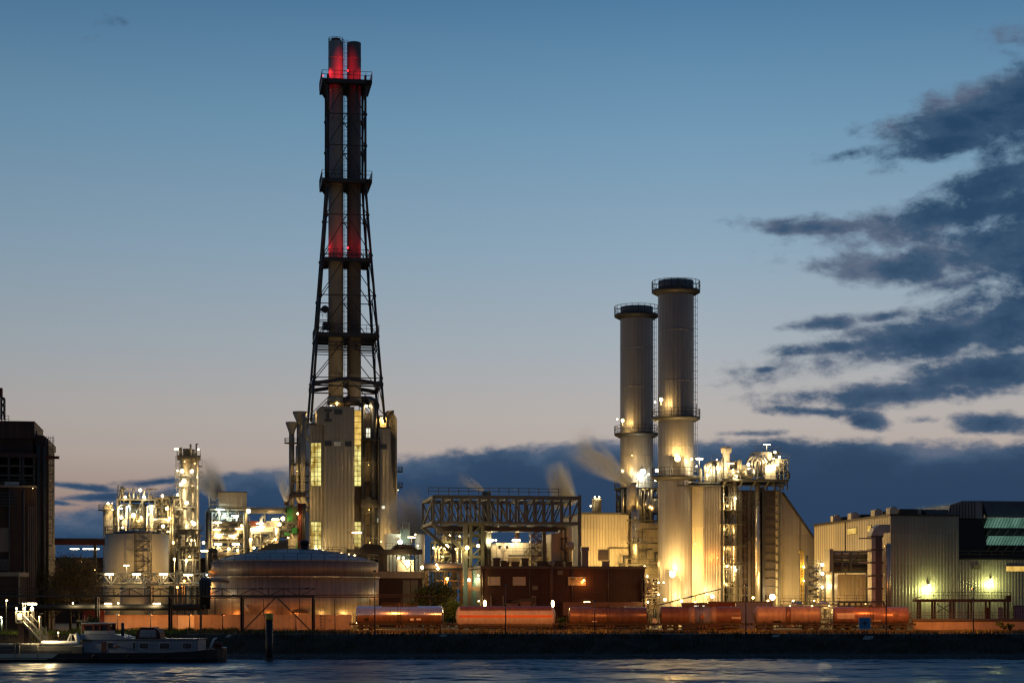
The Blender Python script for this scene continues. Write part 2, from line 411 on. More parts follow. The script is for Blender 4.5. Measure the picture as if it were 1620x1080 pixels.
# the low bank of cloud along the horizon
bank = N.new('ShaderNodeFloatCurve'); L.new(mth('ADD', mth('DIVIDE', az, .6), .5), bank.inputs['Value'])
cv = bank.mapping.curves[0]; bp_ = [(-200,800), (60,805), (160,790), (262,765), (330,742), (450,735), (560,725), (640,716), (760,703), (900,694), (1040,686), (1180,690), (1400,689), (1620,694), (1900,700)]
ptsb = [(ang(x, y)[0]/.6+.5, ang(x, y)[1]*8) for x, y in bp_]
while len(cv.points) < len(ptsb): cv.points.new(.5,.5)
for q, (a, b) in zip(cv.points, ptsb): q.location = (a,b); q.handle_type = 'AUTO'
bank.mapping.update()
bf = mth('MULTIPLY', mth('SUBTRACT', mth('DIVIDE', bank.outputs[0], 8), el), 95)
front = mth('GREATER_THAN', sx.outputs[1], 0)
nsub = mth('SUBTRACT', n1.outputs['Fac'], .5)
n3 = N.new('ShaderNodeTexNoise'); n3.inputs['Scale'].default_value = 105; n3.inputs['Detail'].default_value = 6; n3.inputs['Roughness'].default_value = .6; L.new(mpn.outputs[0], n3.inputs['Vector'])
nfine = mth('SUBTRACT', n3.outputs['Fac'], .5)
c1 = mth('ADD', mth('ADD', mth('SUBTRACT', field, .19), mth('MULTIPLY', nsub, 2.5)), mth('MULTIPLY', nfine, .95))
c2 = mth('ADD', mth('ADD', bf, mth('MULTIPLY', nsub, 1.5)), mth('MULTIPLY', nfine, .8))
m1 = N.new('ShaderNodeMapRange'); m1.interpolation_type = 'SMOOTHSTEP'; m1.inputs['From Min'].default_value = -.18; m1.inputs['From Max'].default_value = .60; L.new(c1, m1.inputs['Value'])
m2 = N.new('ShaderNodeMapRange'); m2.interpolation_type = 'SMOOTHSTEP'; m2.inputs['From Min'].default_value = -.05; m2.inputs['From Max'].default_value = .5; L.new(c2, m2.inputs['Value'])
cm = mth('MULTIPLY', mth('MULTIPLY', mth('MAXIMUM', m1.outputs[0], m2.outputs[0]), front), .97)
# thick parts are navy, thin edges let the warm grey light through
ccol = N.new('ShaderNodeValToRGB'); n2 = N.new('ShaderNodeTexNoise'); n2.inputs['Scale'].default_value = 22; n2.inputs['Detail'].default_value = 7; n2.inputs['Roughness'].default_value = .62; L.new(mpn.outputs[0], n2.inputs['Vector'])
thick = mth('ADD', mth('MULTIPLY', mth('MAXIMUM', c1, c2), .45), mth('MULTIPLY', mth('SUBTRACT', n2.outputs['Fac'], .5), 2.0), True)
L.new(thick, ccol.inputs[0])
ce = ccol.color_ramp.elements; ce[0].position = .0; ce[0].color = (*lin((90,103,125)),1); ce[1].position = .9; ce[1].color = (*lin((31,61,92)),1)
e_ = ce.new(.28); e_.color = (*lin((56,82,110)),1)
e_ = ce.new(.55); e_.color = (*lin((37,67,98)),1)
mixc = N.new('ShaderNodeMix'); mixc.data_type = 'RGBA'; L.new(cm, mixc.inputs['Factor']); L.new(base, mixc.inputs['A']); L.new(ccol.outputs[0], mixc.inputs['B'])
L.new(mixc.outputs['Result'], bg.inputs['Color']); bg.inputs['Strength'].default_value = 1.0
sd = bpy.data.lights.new('sun', 'SUN'); sd.energy = .015; sd.angle = math.radians(3); sd.color = (1,.6,.45)
so = bpy.data.objects.new('sun', sd); COL.objects.link(so); so.rotation_euler = Vector((-.14,-1,-.03)).to_track_quat('-Z','Y').to_euler()
# ================================================================== setting: water, bank, ground, path, track
def water_mat():
    m, N, L = nodes('river_water'); b = N['Principled BSDF']
    b.inputs['Base Color'].default_value = (.020,.050,.100,1); b.inputs['Roughness'].default_value = .33; b.inputs['IOR'].default_value = 1.33
    b.inputs['Specular IOR Level'].default_value = .5
    g = N.new('ShaderNodeTexCoord'); h = None
    for sx_, sy_, s_, k in ((.10,.42,1,1.0), (.35,1.3,1,.35), (.03,.09,1,1.6)):
        mp = N.new('ShaderNodeMapping'); mp.inputs['Scale'].default_value = (sx_,sy_,1); mp.inputs['Rotation'].default_value = (0,0,.05)
        nz = N.new('ShaderNodeTexNoise'); nz.inputs['Scale'].default_value = s_; nz.inputs['Detail'].default_value = 3; nz.inputs['Roughness'].default_value = .55
        L.new(g.outputs['Object'], mp.inputs[0]); L.new(mp.outputs[0], nz.inputs['Vector'])
        mm = N.new('ShaderNodeMath'); mm.operation = 'MULTIPLY_ADD'; L.new(nz.outputs['Fac'], mm.inputs[0]); mm.inputs[1].default_value = k
        if h is None: mm.inputs[2].default_value = 0
        else: L.new(h, mm.inputs[2])
        h = mm.outputs[0]
    bp = N.new('ShaderNodeBump'); bp.inputs['Strength'].default_value = 1; bp.inputs['Distance'].default_value = .3
    L.new(h, bp.inputs['Height']); L.new(bp.outputs['Normal'], b.inputs['Normal'])
    return m
mb = MB(); q_ = random.Random(5); wv_ = []
for i in range(26):
    lam = .7*1.10**i if i < 20 else q_.uniform(1,5); th = q_.gauss(0,.33); k_ = 2*math.pi/lam
    wv_.append((k_*math.sin(th)*.85, k_*math.cos(th), q_.uniform(0,6.28), (.0095)*lam**.9))
def wave(x, y):
    wx = x+2.2*math.sin(.19*y+.11*x)+1.1*math.sin(.43*y-.23*x+1); wy = y+1.3*math.sin(.13*x+.21*y)+.6*math.sin(.37*x-.4*y)
    g = .75+.45*math.sin(.05*x+1.3*math.sin(.09*y))*math.sin(.14*y+.03*x)
    return g*sum(a*math.sin(kx*wx+ky*wy+ph) for kx, ky, ph, a in wv_)
wxs = [-3000,-400,-120]+[-80+.42*i for i in range(382)]+[120,400,3000]; wys = [-300,0,120,180]+[188+.22*i for i in range(421)]+[282]
for y in wys:
    for x in wxs: mb.v.append((x, y, wave(x,y)-.06 if 187 < y < 281 and -81 < x < 81 else -.06))
for j in range(len(wys)-1):
    for i in range(len(wxs)-1):
        a = j*len(wxs)+i; mb.f.append((a,a+1,a+1+len(wxs),a+len(wxs))); mb.sm.append(True)
solo(mb, 'water', water_mat(), 'wide dark blue river rippled by a slow current', 'river', kind='structure')
M['ground'] = mat('gravel_ground', (.10,.085,.07), .95, 0, .35, .25, 0, .3, 2)
mb = MB(); xs = [-7000,-800,-300,-120,0,120,300,800,7000]; ys = [290,320,380,500,900,9000]
for y in ys:
    for x in xs: mb.v.append((x,y,GZ))
for j in range(len(ys)-1):
    for i in range(len(xs)-1):
        a = j*len(xs)+i; mb.f.append((a,a+1,a+1+len(xs),a+len(xs))); mb.sm.append(False)
solo(mb, 'ground', M['ground'], 'flat gravel yard under the whole works', 'ground', kind='structure')
def bank_mat():
    m, N, L = nodes('river_bank_grass_and_stone'); b = N['Principled BSDF']; b.inputs['Roughness'].default_value = .95
    g = N.new('ShaderNodeTexCoord'); nz = N.new('ShaderNodeTexNoise'); nz.inputs['Scale'].default_value = .6; nz.inputs['Detail'].default_value = 8; nz.inputs['Roughness'].default_value = .7
    cr = N.new('ShaderNodeValToRGB'); e = cr.color_ramp.elements; e[0].position = .35; e[0].color = (.008,.0065,.003,1); e[1].position = .7; e[1].color = (.034,.025,.010,1)
    L.new(g.outputs['Object'], nz.inputs['Vector']); L.new(nz.outputs['Fac'], cr.inputs[0])
    sx_ = N.new('ShaderNodeSeparateXYZ'); L.new(g.outputs['Object'], sx_.inputs[0])
    mr = N.new('ShaderNodeMapRange'); mr.inputs['From Min'].default_value = .45; mr.inputs['From Max'].default_value = .75; mr.inputs['To Min'].default_value = 1; mr.inputs['To Max'].default_value = 0; L.new(sx_.outputs[2], mr.inputs['Value'])
    mx = N.new('ShaderNodeMix'); mx.data_type = 'RGBA'; L.new(mr.outputs[0], mx.inputs['Factor']); L.new(cr.outputs[0], mx.inputs['A']); mx.inputs['B'].default_value = (.03,.032,.034,1)
    L.new(mx.outputs['Result'], b.inputs['Base Color'])
    bp = N.new('ShaderNodeBump'); bp.inputs['Strength'].default_value = .8; bp.inputs['Distance'].default_value = .3; L.new(nz.outputs['Fac'], bp.inputs['Height']); L.new(bp.outputs['Normal'], b.inputs['Normal'])
    return m
prof = [(276,-1.6),(279,-.1),(279.6,.35),(281,.62),(281.8,.66),(283.5,1.5),(286,2.65),(288,3.42),(288.4,3.5),(290.6,3.504)]
mb = MB(); nx = 420; np_ = len(prof)
for i in range(nx+1):
    x = -210+i*1.0 if True else 0
    if i == 0: x = -1500
    if i == nx: x = 1500
    for k, (y, z) in enumerate(prof):
        j = 0 if k in (0, np_-1) else 1
        mb.v.append((x, y+j*R.uniform(-.25,.25), z+(R.uniform(-.1,.1)*j if k < np_-2 else j*R.uniform(-.03,.03))))
for i in range(nx):
    for k in range(np_-1):
        a = i*np_+k; mb.f.append((a,a+np_,a+np_+1,a+1)); mb.sm.append(True)
solo(mb, 'river_bank', bank_mat(), 'dark sloping river bank of grass above a stone foot', 'river bank', kind='structure')
mb = MB().box(-13,160,288.5,289.7,3.3,3.62)
solo(mb, 'path', M['concrete'], 'pale concrete path edge along the top of the river bank', 'path', kind='structure')
mb = MB()
for y in (309.3, 310.7): mb.box(-35,160,y-.04,y+.04,3.72,3.88)
for i in range(230): mb.box(-34.5+i*.8,-34.25+i*.8,308.7,311.3,3.6,3.72)
mb.box(-36,160,308,312,3.49,3.6)
solo(mb, 'rail_track', mat('rusty_rails_on_ballast', (.09,.06,.045), .8, .2, .4, 1), 'rusty railway track on ballast under the row of tank wagons', 'railway track', kind='structure')

# stones and weeds on the bank top: nobody could count them
def grass_mat(name, a, b_):
    return mat(name, a, .8, 0, .5, .15, tint=b_)
def blades(x0, x1, y0, y1, n, h0, h1, z=3.5, clump=None):
    mb = MB()
    for i in range(n):
        x = R.uniform(x0,x1); y = R.uniform(y0,y1)
        if clump:
            k = .5+.5*math.sin(x*.9+1.3*math.sin(x*.37))*math.sin(y*1.7+x*.21)
            if R.random() > k: continue
        h = R.uniform(h0,h1)*(.5+.5*abs(math.sin(x*.6+math.sin(x*.23)*2))); w = R.uniform(.03,.07); a = R.uniform(0,math.pi)
        dx, dy = math.cos(a)*w, math.sin(a)*w; lx, ly = R.uniform(-.4,.4)*h, R.uniform(-.4,.4)*h
        mb.add([(x-dx,y-dy,z-.05),(x+dx,y+dy,z-.05),(x+lx*.4+dx*.6,y+ly*.4+dy*.6,z+h*.6),(x+lx,y+ly,z+h),(x+lx*.4-dx*.6,y+ly*.4-dy*.6,z+h*.6)], [(0,1,2,3,4)])
    return mb
solo(blades(-90,110,290,307.5,26000,.25,1.0,clump=True), 'grass', grass_mat('dry_trackside_grass', (.085,.085,.03), (.05,.045,.015)), 'rough dry grass and weeds along the top of the bank', 'grass', kind='stuff')
solo(blades(-84,-50,286.5,296,14000,.2,.7,clump=True), 'grass', grass_mat('bright_green_bank_grass', (.09,.15,.02), (.05,.08,.012)), 'bright green grass on the bank behind the jetty stairs', 'grass', kind='stuff')
solo(blades(-75,-42,320,325,5000,.3,.9,clump=True), 'grass', grass_mat('green_lawn_grass', (.07,.11,.02), (.04,.06,.012)), 'green grass growing on the ledge above the orange retaining wall', 'grass', kind='stuff')

mb = MB(); q_ = random.Random(9)
for i in range(2600):
    x = q_.uniform(-85,95); t = q_.random()**1.5; y = 278.9+t*3.2; z = .05+t*.6; r = q_.uniform(.08,.32)
    vs = [(x+r*a*q_.uniform(.6,1.2), y+r*b*q_.uniform(.6,1.2), z+r*c*q_.uniform(.5,.9)) for a,b,c in ((1,0,0),(0,1,0),(-1,0,0),(0,-1,0),(0,0,1),(0,0,-1))]
    mb.add(vs, [(0,1,4),(1,2,4),(2,3,4),(3,0,4),(1,0,5),(2,1,5),(3,2,5),(0,3,5)])
solo(mb, 'stones', mat('dark_wet_bank_stone', (.085,.08,.078), .7, 0, .5, 1.5), 'dark loose stones along the water line of the bank', 'stones', kind='stuff')
mb = MB()
for i in range(16000):
    t = q_.random(); y = 282.2+t*6.0; z = .85+t*2.65 if y > 281.8 else .7
    z = .66+(y-281.8)*.46 if y < 288 else 3.5
    x = q_.uniform(-85,95)
    if q_.random() > .55+.45*math.sin(x*.35+2*math.sin(y*.9)+.8*math.sin(x*1.1)): continue
    h = q_.uniform(.15,.55); w = q_.uniform(.03,.07); lx = q_.uniform(-.5,.5)*h
    mb.add([(x-w,y,z-.08),(x+w,y,z-.08),(x+lx+w*.3,y-.1*h,z+h),(x+lx-w*.3,y-.1*h,z+h)], [(0,1,2,3)])
solo(mb, 'grass', grass_mat('dark_bank_grass', (.035,.036,.014), (.02,.02,.008)), 'dark rough grass growing on the sloping river bank', 'grass', kind='stuff')

# ================================================================== trees and bushes
def leaf_mat(name, col):
    m = mat(name, col, .7, 0, .55, .9)
    return m
M['leaf_dark'] = leaf_mat('brownish_spring_leaves', (.10,.085,.03)); M['leaf_green'] = leaf_mat('fresh_green_leaves', (.08,.17,.025)); M['leaf_mid'] = leaf_mat('dark_green_leaves', (.05,.085,.02))
def tree(name, label, cat, px, Y, h, rx, nleaf, lm, lobes=9, bare=.3, leaf=.28, group=None, stems=1):
    x0 = (px-CX)/F*Y; root = thing(name, label, cat, at=Vector((x0,Y,GZ)), group=group)
    tr = MB(); tips = []
    for s_ in range(stems):
        bx = R.uniform(-.15,.15)*rx*(stems > 1)
        tr.pipe([(bx,0,-.1),(bx+R.uniform(-.15,.15),0,h*.25),(bx+R.uniform(-.3,.3),R.uniform(-.3,.3),h*.55),(bx+R.uniform(-.4,.4),R.uniform(-.3,.3),h*.9)], max(.06,h*.022), 7, True, .03)
    for i in range(lobes*2):
        z0 = h*R.uniform(.18,.7); a = R.uniform(0,2*math.pi); q = R.uniform(.45,1)
        t = math.sin(math.pi*min(.98,max(.12,(z0/h)*.8+.22)))
        e = Vector((math.cos(a)*rx*q*t, math.sin(a)*rx*q*t*.8, min(h*.97, z0+h*R.uniform(.12,.38))))
        mid = Vector((0,0,z0)).lerp(e,.5)+Vector((0,0,-.04*h))
        tr.pipe([(0,0,z0),tuple(mid),tuple(e)], max(.035,h*.009), 5, True, .015)
        tips.append(e); tips.append(mid.lerp(e,.4))
        for k in range(3):
            e2 = e+Vector((R.uniform(-1,1),R.uniform(-1,1),R.uniform(-.2,1)))*h*.11
            tr.pipe([tuple(mid.lerp(e,.6)),tuple(e2)], .022, 4, True, .008); tips.append(e2)
    part(tr, 'trunk', M['bark'], root)
    cr = MB()
    sizes = [R.uniform(.07,.15)*h for _ in tips]
    for i in range(nleaf):
        k = R.randrange(len(tips)); c = tips[k]; s_ = sizes[k]
        p = c+Vector((R.gauss(0,.5),R.gauss(0,.5),R.gauss(0,.42)))*s_
        if p.z < .15: continue
        n = Vector((R.gauss(0,1),R.gauss(0,1),R.gauss(0,1)+.3)).normalized(); a = n.orthogonal().normalized()*leaf*R.uniform(.5,1); b = n.cross(a)*.6
        cr.add([p-a, p+b, p+a, p-b], [(0,1,2,3)])
    part(cr, 'crown', lm, root)
    return root
tree('bare_tree', 'tall sparse brown tree beside the dark factory building', 'tree', 118, 334, 12.5, 5.0, 15000, M['leaf_dark'], 22, .3, .17, stems=2)
tree('bare_tree', 'thin leaning bare tree hard against the dark factory building', 'tree', 82, 336, 9.5, 3.4, 6500, M['leaf_dark'], 14, .3, .16)
tree('leafy_tree', 'leafy green tree between low brown building and brick hall', 'tree', 688, 334, 9.2, 3.1, 7000, M['leaf_mid'], 14, .3, .22)
tree('shrub', 'bright green bush at the end of the silver tank wagon', 'shrub', 712, 318, 5.0, 1.9, 3800, M['leaf_green'], 9, .3, .2)
tree('shrub', 'low green bush in front of the low brown building', 'shrub', 652, 340, 4.6, 1.8, 2400, M['leaf_green'], 8, .3, .2)
tree('shrub', 'small pale bush between the striped and the rusty wagon', 'shrub', 887, 312.6, 2.2, .9, 1200, M['leaf_green'], 6, .3, .14)
tree('shrub', 'round dark bush behind the barge wheelhouse', 'shrub', 143, 300, 2.6, 1.6, 2200, M['leaf_mid'], 8, .3, .15)
tree('shrub', 'low dark bush at the far end of the orange wall', 'shrub', 1590, 300, 1.7, 1.7, 1600, M['leaf_mid'], 8, .3, .14)

# ================================================================== tank wagons
def patch(mb, x0, x1, cyy, czz, r, a0, a1, n=6, t=.02):
    """a curved plate lying on a horizontal tank (angles from the horizontal, facing the river)"""
    vs = []
    for k in range(n+1):
        a = a0+(a1-a0)*k/n
        for rr in (r+.004, r+t): 
            for x in (x0,x1): vs.append((x, cyy-rr*math.cos(a), czz+rr*math.sin(a)))
    fs = []
    for k in range(n):
        b = k*4; fs += [(b+2,b+3,b+7,b+6),(b,b+2,b+6,b+4),(b+1,b+5,b+7,b+3)]
    fs += [(0,1,3,2),(n*4,n*4+2,n*4+3,n*4+1)]
    return mb.add(vs, fs)
def wagon(px0, px1, label, shell, r, zc, style):
    f = Fr(px0, 310-r, 0); f.O.y = 310; Lg = f.u(px1, -r)-0
    f.O.x = (px0-CX)/F*(310-r); Lg = (px1-CX)/F*(310-r)-f.O.x
    f.O.z = 3.88
    rt = thing('tank_wagon', label, 'railway wagon', f, 'tank wagons standing on the riverside track')
    zc -= .38; e = .42 if style == 'lpg' else .22
    t = MB().drum((e*r+.15,0,zc), (Lg-e*r-.15,0,zc), r, 40, e)
    tk = part(t, 'tank', shell, rt)
    seams = MB()
    for k in range(1, 5):
        seams = MB(); x = .3+(Lg-.6)*k/5; seams.lathe(0, zc, [(r-.05,x-.035),(r+.014,x-.03),(r+.014,x+.03),(r-.05,x+.035)], 40, axis='x'); part(seams, 'weld_seam', shell, tk)
    fm = MB(); zf = .82
    for y in (-1.0, 1.0): fm.box(-.2, Lg+.2, y-.12, y+.12, zf, zf+.28)
    for x in (-.25, Lg+.05): fm.box(x, x+.2, -1.3, 1.3, zf-.05, zf+.35)
    for k in range(4):
        x = Lg*(.14+.24*k); fm.prism([(-1.1,zf+.28),(1.1,zf+.28),(1.2,zc-r*.6),(-1.2,zc-r*.6)], x, x+.18, 'x')
    part(fm, 'underframe', M['wheel'], rt)
    for xb in (1.9, Lg-1.9):
        b = MB(); b.box(xb-1.3, xb+1.3, -1.12, -.98, .42, .66); b.box(xb-1.3, xb+1.3, .98, 1.12, .42, .66); b.box(xb-.2, xb+.2, -1.1, 1.1, .45, .8)
        for sx_ in (-.9,.9): b.box(xb+sx_-.22, xb+sx_+.22, -1.25, -1.0, .32, .62)
        bo = part(b, 'bogie', M['wheel'], rt)
        for sx_ in (-.9, .9):
            for y in (-.72, .72):
                w_ = MB(); prof = [(.03,-.07),(.44,-.07),(.47,-.05),(.47,.05),(.44,.07),(.03,.07)]
                n = 20; b0 = len(w_.v)
                for (rr, yy) in prof:
                    for j in range(n):
                        q = 2*math.pi*j/n; w_.v.append((xb+sx_+rr*math.cos(q), y+yy, .46+rr*math.sin(q)))
                for i in range(len(prof)-1):
                    for j in range(n):
                        w_.f.append((i*n+j, i*n+(j+1)%n, (i+1)*n+(j+1)%n, (i+1)*n+j)); w_.sm.append(False)
                part(w_, 'wheel', M['wheel'], bo)
    for x, d in ((-.25,-1),(Lg+.25,1)):
        for y in (-.85,.85):
            b = MB().drum((x,y,zf+.12),(x+d*.45,y,zf+.12),.11,8,.1); b.box(min(x+d*.45,x+d*.53),max(x+d*.45,x+d*.53),y-.25,y+.25,zf-.12,zf+.36); part(b, 'buffer', M['wheel'], rt)
    top = zc+r
    if style != 'lpg':
        wk = MB().box(Lg*.3, Lg*.7, -.45, .45, top+.1, top+.16)
        for k in range(5): wk.box(Lg*(.3+.098*k), Lg*(.3+.098*k)+.08, -.4, .4, top-.12, top+.1)
        wk.rail([(Lg*.3,-.45,top+.16),(Lg*.7,-.45,top+.16)], .35, 1.5, .04); part(wk, 'walkway', M['rust'], rt)
        h = MB().cyl(Lg*.5, 0, top-.1, top+.4, .32, 14); part(h, 'hatch', M['rust'], rt)
        ld = MB(); x = Lg*.5
        for sx_ in (-.25,.25):
            ld.pipe([(x+sx_,-.4,top+.15),(x+sx_,-r*.75,zc+r*.75),(x+sx_,-r-.12,zc),(x+sx_,-r-.1,zf)], .035, 5)
        for k in range(8):
            z = zf+.1+(zc-zf)*k/7; ld.bar((x-.25,-r-.1,z),(x+.25,-r-.1,z),.04)
        part(ld, 'ladder', M['wheel'], rt)
    part(MB().rail([(1.2,-1.25,.75),(Lg-1.2,-1.25,.75)], .45, 2.2, .045), 'handrail', M['wheel'], rt)
    for x in (.05, Lg-.05): part(MB().ladder(x,-1.15,.5,zc+.4,.4,.35,False,.05), 'end_ladder', M['wheel'], rt)
    for k in range(3): part(MB().box(Lg*.47+k*.55, Lg*.47+k*.55+.28, -1.3, -1.12, .35, .85), 'valve_box', M['rust'], rt)
    part(MB().box(.9, Lg-.9, -.5, .5, .3, .5), 'brake_gear', M['black'], rt)
    for x in (.35, Lg-.35): part(MB().stairs((x,-1.35,.1),(x,-1.35,zf+.1),.5,3) if False else MB().box(x-.25,x+.25,-1.42,-1.3,.15,.22).box(x-.25,x-.2,-1.4,-1.34,.23,zf).box(x+.2,x+.25,-1.4,-1.34,.23,zf), 'step', M['wheel'], rt)
    return rt, Lg, zc, r
rt, Lg, zc, r = wagon(560, 703, 'silver tank wagon with blue grey upper half, beside the domed oil tank', M['w_silver'], 1.5, 2.8, 'oil')
part(patch(MB(), .5, Lg-.5, 0, zc, r, -1.15, .02), 'lower_shell', M['w_rust'], rt, 'rust brown lower half')
pb = MB(); patch(pb, Lg*.62, Lg*.66, 0, zc, r+.02, -.6, -.35, 2); patch(pb, Lg*.69, Lg*.74, 0, zc, r+.02, -.55, -.35, 2); part(pb, 'data_panel', M['white'], rt)
part(patch(MB(), .5+Lg*.08, .5+Lg*.13, 0, zc, r+.02, -.6, -.3, 2), 'hatch_panel', M['black'], rt)
rt, Lg, zc, r = wagon(719, 881, 'long pale pressure tank wagon with an orange stripe along it', M['w_lpg'], 1.72, 2.55, 'lpg')
part(patch(MB(), .75, Lg-.75, 0, zc, r, -.06, .15), 'stripe', M['w_stripe'], rt)
part(patch(MB(), .85, Lg-.85, 0, zc, r+.03, .62, 2.4, 10), 'top_sheet', M['w_brown'], rt, 'dark brown sheet over the top')  # darker sheet over the upper shell
rt, Lg, zc, r = wagon(898, 1027, 'rusty brown tank wagon just left of the dark wagon with pale bands', M['w_rust'], 1.45, 2.7, 'oil')
pb = MB(); patch(pb, Lg*.36, Lg*.4, 0, zc, r, .0, .2, 2); part(pb, 'label_plate', M['w_lpg'], rt)
pb = MB(); patch(pb, Lg*.3, Lg*.36, 0, zc, r, -.75, -.6, 2); part(pb, 'data_panel', M['white'], rt)
rt, Lg, zc, r = wagon(1043, 1176, 'dark brown tank wagon with two pale bands round a blue grey middle', M['w_brown'], 1.5, 2.7, 'oil')
for a, b, mm, nm_ in ((.35,.43,'w_grey','pale_band'),(.43,.61,'w_blue','blue_band'),(.61,.68,'w_grey','pale_band')):
    part(MB().lathe(0, zc, [(r-.03,Lg*a+.004),(r+.02,Lg*a+.004),(r+.02,Lg*b-.004),(r-.03,Lg*b-.004)], 40, axis='x'), nm_, M[mm], rt)
part(patch(MB(), Lg*.86, Lg*.97, 0, zc, r+.01, -.35, -.1, 2), 'data_panel', M['w_lpg'], rt)
pb = MB(); patch(pb, Lg*.5, Lg*.525, 0, zc, r+.03, -.3, .1, 2); part(pb, 'label_plate', M['w_stripe'], rt)
rt, Lg, zc, r = wagon(1193, 1303, 'short dusty orange brown tank wagon with tall squared ends', M['w_grey'], 1.5, 2.75, 'lpg')
pb = MB().lathe(0, zc, [(r-.03,Lg*.46),(r+.02,Lg*.46),(r+.02,Lg*.53),(r-.03,Lg*.53)], 40, axis='x'); part(pb, 'strap_band', M['w_rust'], rt)
pb = MB(); patch(pb, Lg*.28, Lg*.38, 0, zc, r, -.85, -.6, 2); part(pb, 'hatch_panel', M['black'], rt)
rt, Lg, zc, r = wagon(1317, 1442, 'shiny orange grey tank wagon with a pale square panel, last on the right', M['w_red'], 1.45, 2.7, 'oil')
pb = MB(); patch(pb, Lg*.06, Lg*.28, 0, zc, r, -.35, .3, 4); part(pb, 'blank_panel', M['w_lpg'], rt)
pb = MB(); patch(pb, Lg*.77, Lg*.85, 0, zc, r, -.05, .3, 3); part(pb, 'data_panel', M['w_brown'], rt)
pb = MB(); patch(pb, Lg*.5, Lg*.62, 0, zc, r, -.7, -.45, 3); part(pb, 'label_plate', M['w_lpg'], rt)

# ================================================================== lamp posts on the bank, some of them added, shielded heads turned to the track
def post_lamp(px, py, Y, label, power, aim=(0,1,-.35), cone=140, col='sodium', mast='steel_mid', bulb=.16, pa=None):
    f = Fr(px, Y, 0); H = f.h(py)
    rt = thing('lamp_post', label, 'lamp post', f)
    m_ = MB().pipe([(0,0,0),(0,0,H)], .1, 8, True, .06); m_.cyl(0,0,0,.3,.2,8); part(m_, 'mast', M[mast], rt)
    h_ = MB().box(-.22,.22,-.05,.55,H,H+.16); h_.box(-.22,.22,-.1,-.06,H-.14,H+.16); hd = part(h_, 'lamp_head', M['lamp_body'], rt)
    part(MB().box(-.17,.17,.02,.5,H-.05,H-.004), 'bulb', M['e_'+col], hd)
    ld = bpy.data.lights.new('lamp_light','SPOT'); ld.energy = power; ld.color = EMC[col]; ld.spot_size = math.radians(cone); ld.spot_blend = .5; ld.shadow_soft_size = .3
    lo = bpy.data.objects.new('lamp_light', ld); COL.objects.link(lo); lo.parent = hd; lo.location = (0,.3,H-.25); lo.rotation_euler = Vector(aim).to_track_quat('-Z','Y').to_euler()
    return rt
SP = 10500
DN = (0,.8,-.6)
post_lamp(593, 903, 293, 'tall thin lamp post in front of the domed oil tank', SP*1.5, (.35,.8,-.6), 115)
post_lamp(1402, 863, 293, 'tall lamp post in front of the last tank wagon', SP*1.9, (-.1,.75,-.7), 110)
post_lamp(941, 952, 291.5, 'short blue grey lamp post in front of the rusty wagon', SP*.75, (0,.9,-.25), 110, mast='steel_dark')
post_lamp(1180, 925, 292, 'added lamp post in front of the gap before the dusty wagon', SP*1.25, DN, 110)  # post added to spread the orange light along the wagons
post_lamp(800, 925, 292, 'added lamp post in front of the striped wagon', SP*.62, DN, 110)  # extra post, added to light the striped wagon
post_lamp(1540, 930, 293, 'added lamp post in front of the low orange wall', SP*1.0, (0,.8,-.7), 110)  # extra post, added to light the low wall
for px in (186, 238, 300, 352, 418, 468, 530):
    post_lamp(px, 972, 321.5, 'added low shielded lamp post lighting the orange retaining wall', SP*(.075 if px < 310 else .028), (0,1,.12), 150, bulb=.1).__setitem__('group', 'added low lamp posts lighting the orange wall')  # row of lamps added to light the wall and tank foot

# ================================================================== retaining walls, signs, markers
f = Fr(165, 326, 0)
wl = thing('retaining_wall', 'long orange lit concrete retaining wall below the tanks', 'wall', f)
mb = MB().box(f.u(165), f.u(332), 0, .5, -.2, f.h(972)); part(mb, 'wall_panel', M['concrete'], wl)
mb = MB().box(f.u(332)+.004, f.u(556), -.1, .5, -.2, f.h(971.5)); part(mb, 'wall_panel', M['concrete'], wl, 'darker stained stretch')
mb = MB().box(f.u(130), f.u(165)-.004, .2, .7, -.2, f.h(964)); part(mb, 'wall_panel', M['red_steel'], wl, 'reddish end panel')
mb = MB().box(f.u(282), f.u(308), -.3, -.12, 0, f.h(972.6)); part(mb, 'pale_slab', M['tank_pale'], wl)
mb = MB().ladder(f.u(511), -.25, 0, f.h(960), .7, .5, False); part(mb, 'ladder', M['steel_dark'], wl)
f = Fr(1444, 312, 0)
wl = thing('retaining_wall', 'low orange lit wall with a dark girder on top, at the far right', 'wall', f)
mb = MB().box(0, f.u(1700), 0, .5, -.2, f.h(982)); part(mb, 'wall_panel', M['concrete'], wl)
mb = MB().box(-.3, f.u(1700), -.25, .6, f.h(982)+.003, f.h(978)); mb.rail([(-.3,.3,f.h(978)),(f.u(1700),.3,f.h(978))], 1.0, 3, .06); part(mb, 'girder', M['steel_dark'], wl)
f = Fr(1368, 291.5, 0)
sg = thing('waterway_sign', 'square blue sign with a black cross on two legs at the bank', 'sign', f)
k = .82; zc = f.h(985.5)
part(MB().box(-k,k,-.06,.06,zc-k,zc+k), 'sign_panel', M['sign_blue'], sg)
fr_ = MB(); fr_.box(-k-.09,k+.09,-.09,.05,zc+k,zc+k+.1); fr_.box(-k-.09,k+.09,-.09,.05,zc-k-.1,zc-k); fr_.box(-k-.1,-k,-.09,.05,zc-k+.003,zc+k-.003); fr_.box(k,k+.1,-.09,.05,zc-k+.003,zc+k-.003); part(fr_, 'frame', M['white'], sg)
c_ = MB().box(-.07,.07,-.085,-.063,zc-.45,zc+.45); c_.box(-.45,-.073,-.085,-.063,zc-.07,zc+.07); c_.box(.073,.45,-.085,-.063,zc-.07,zc+.07); part(c_, 'cross', M['black'], sg)
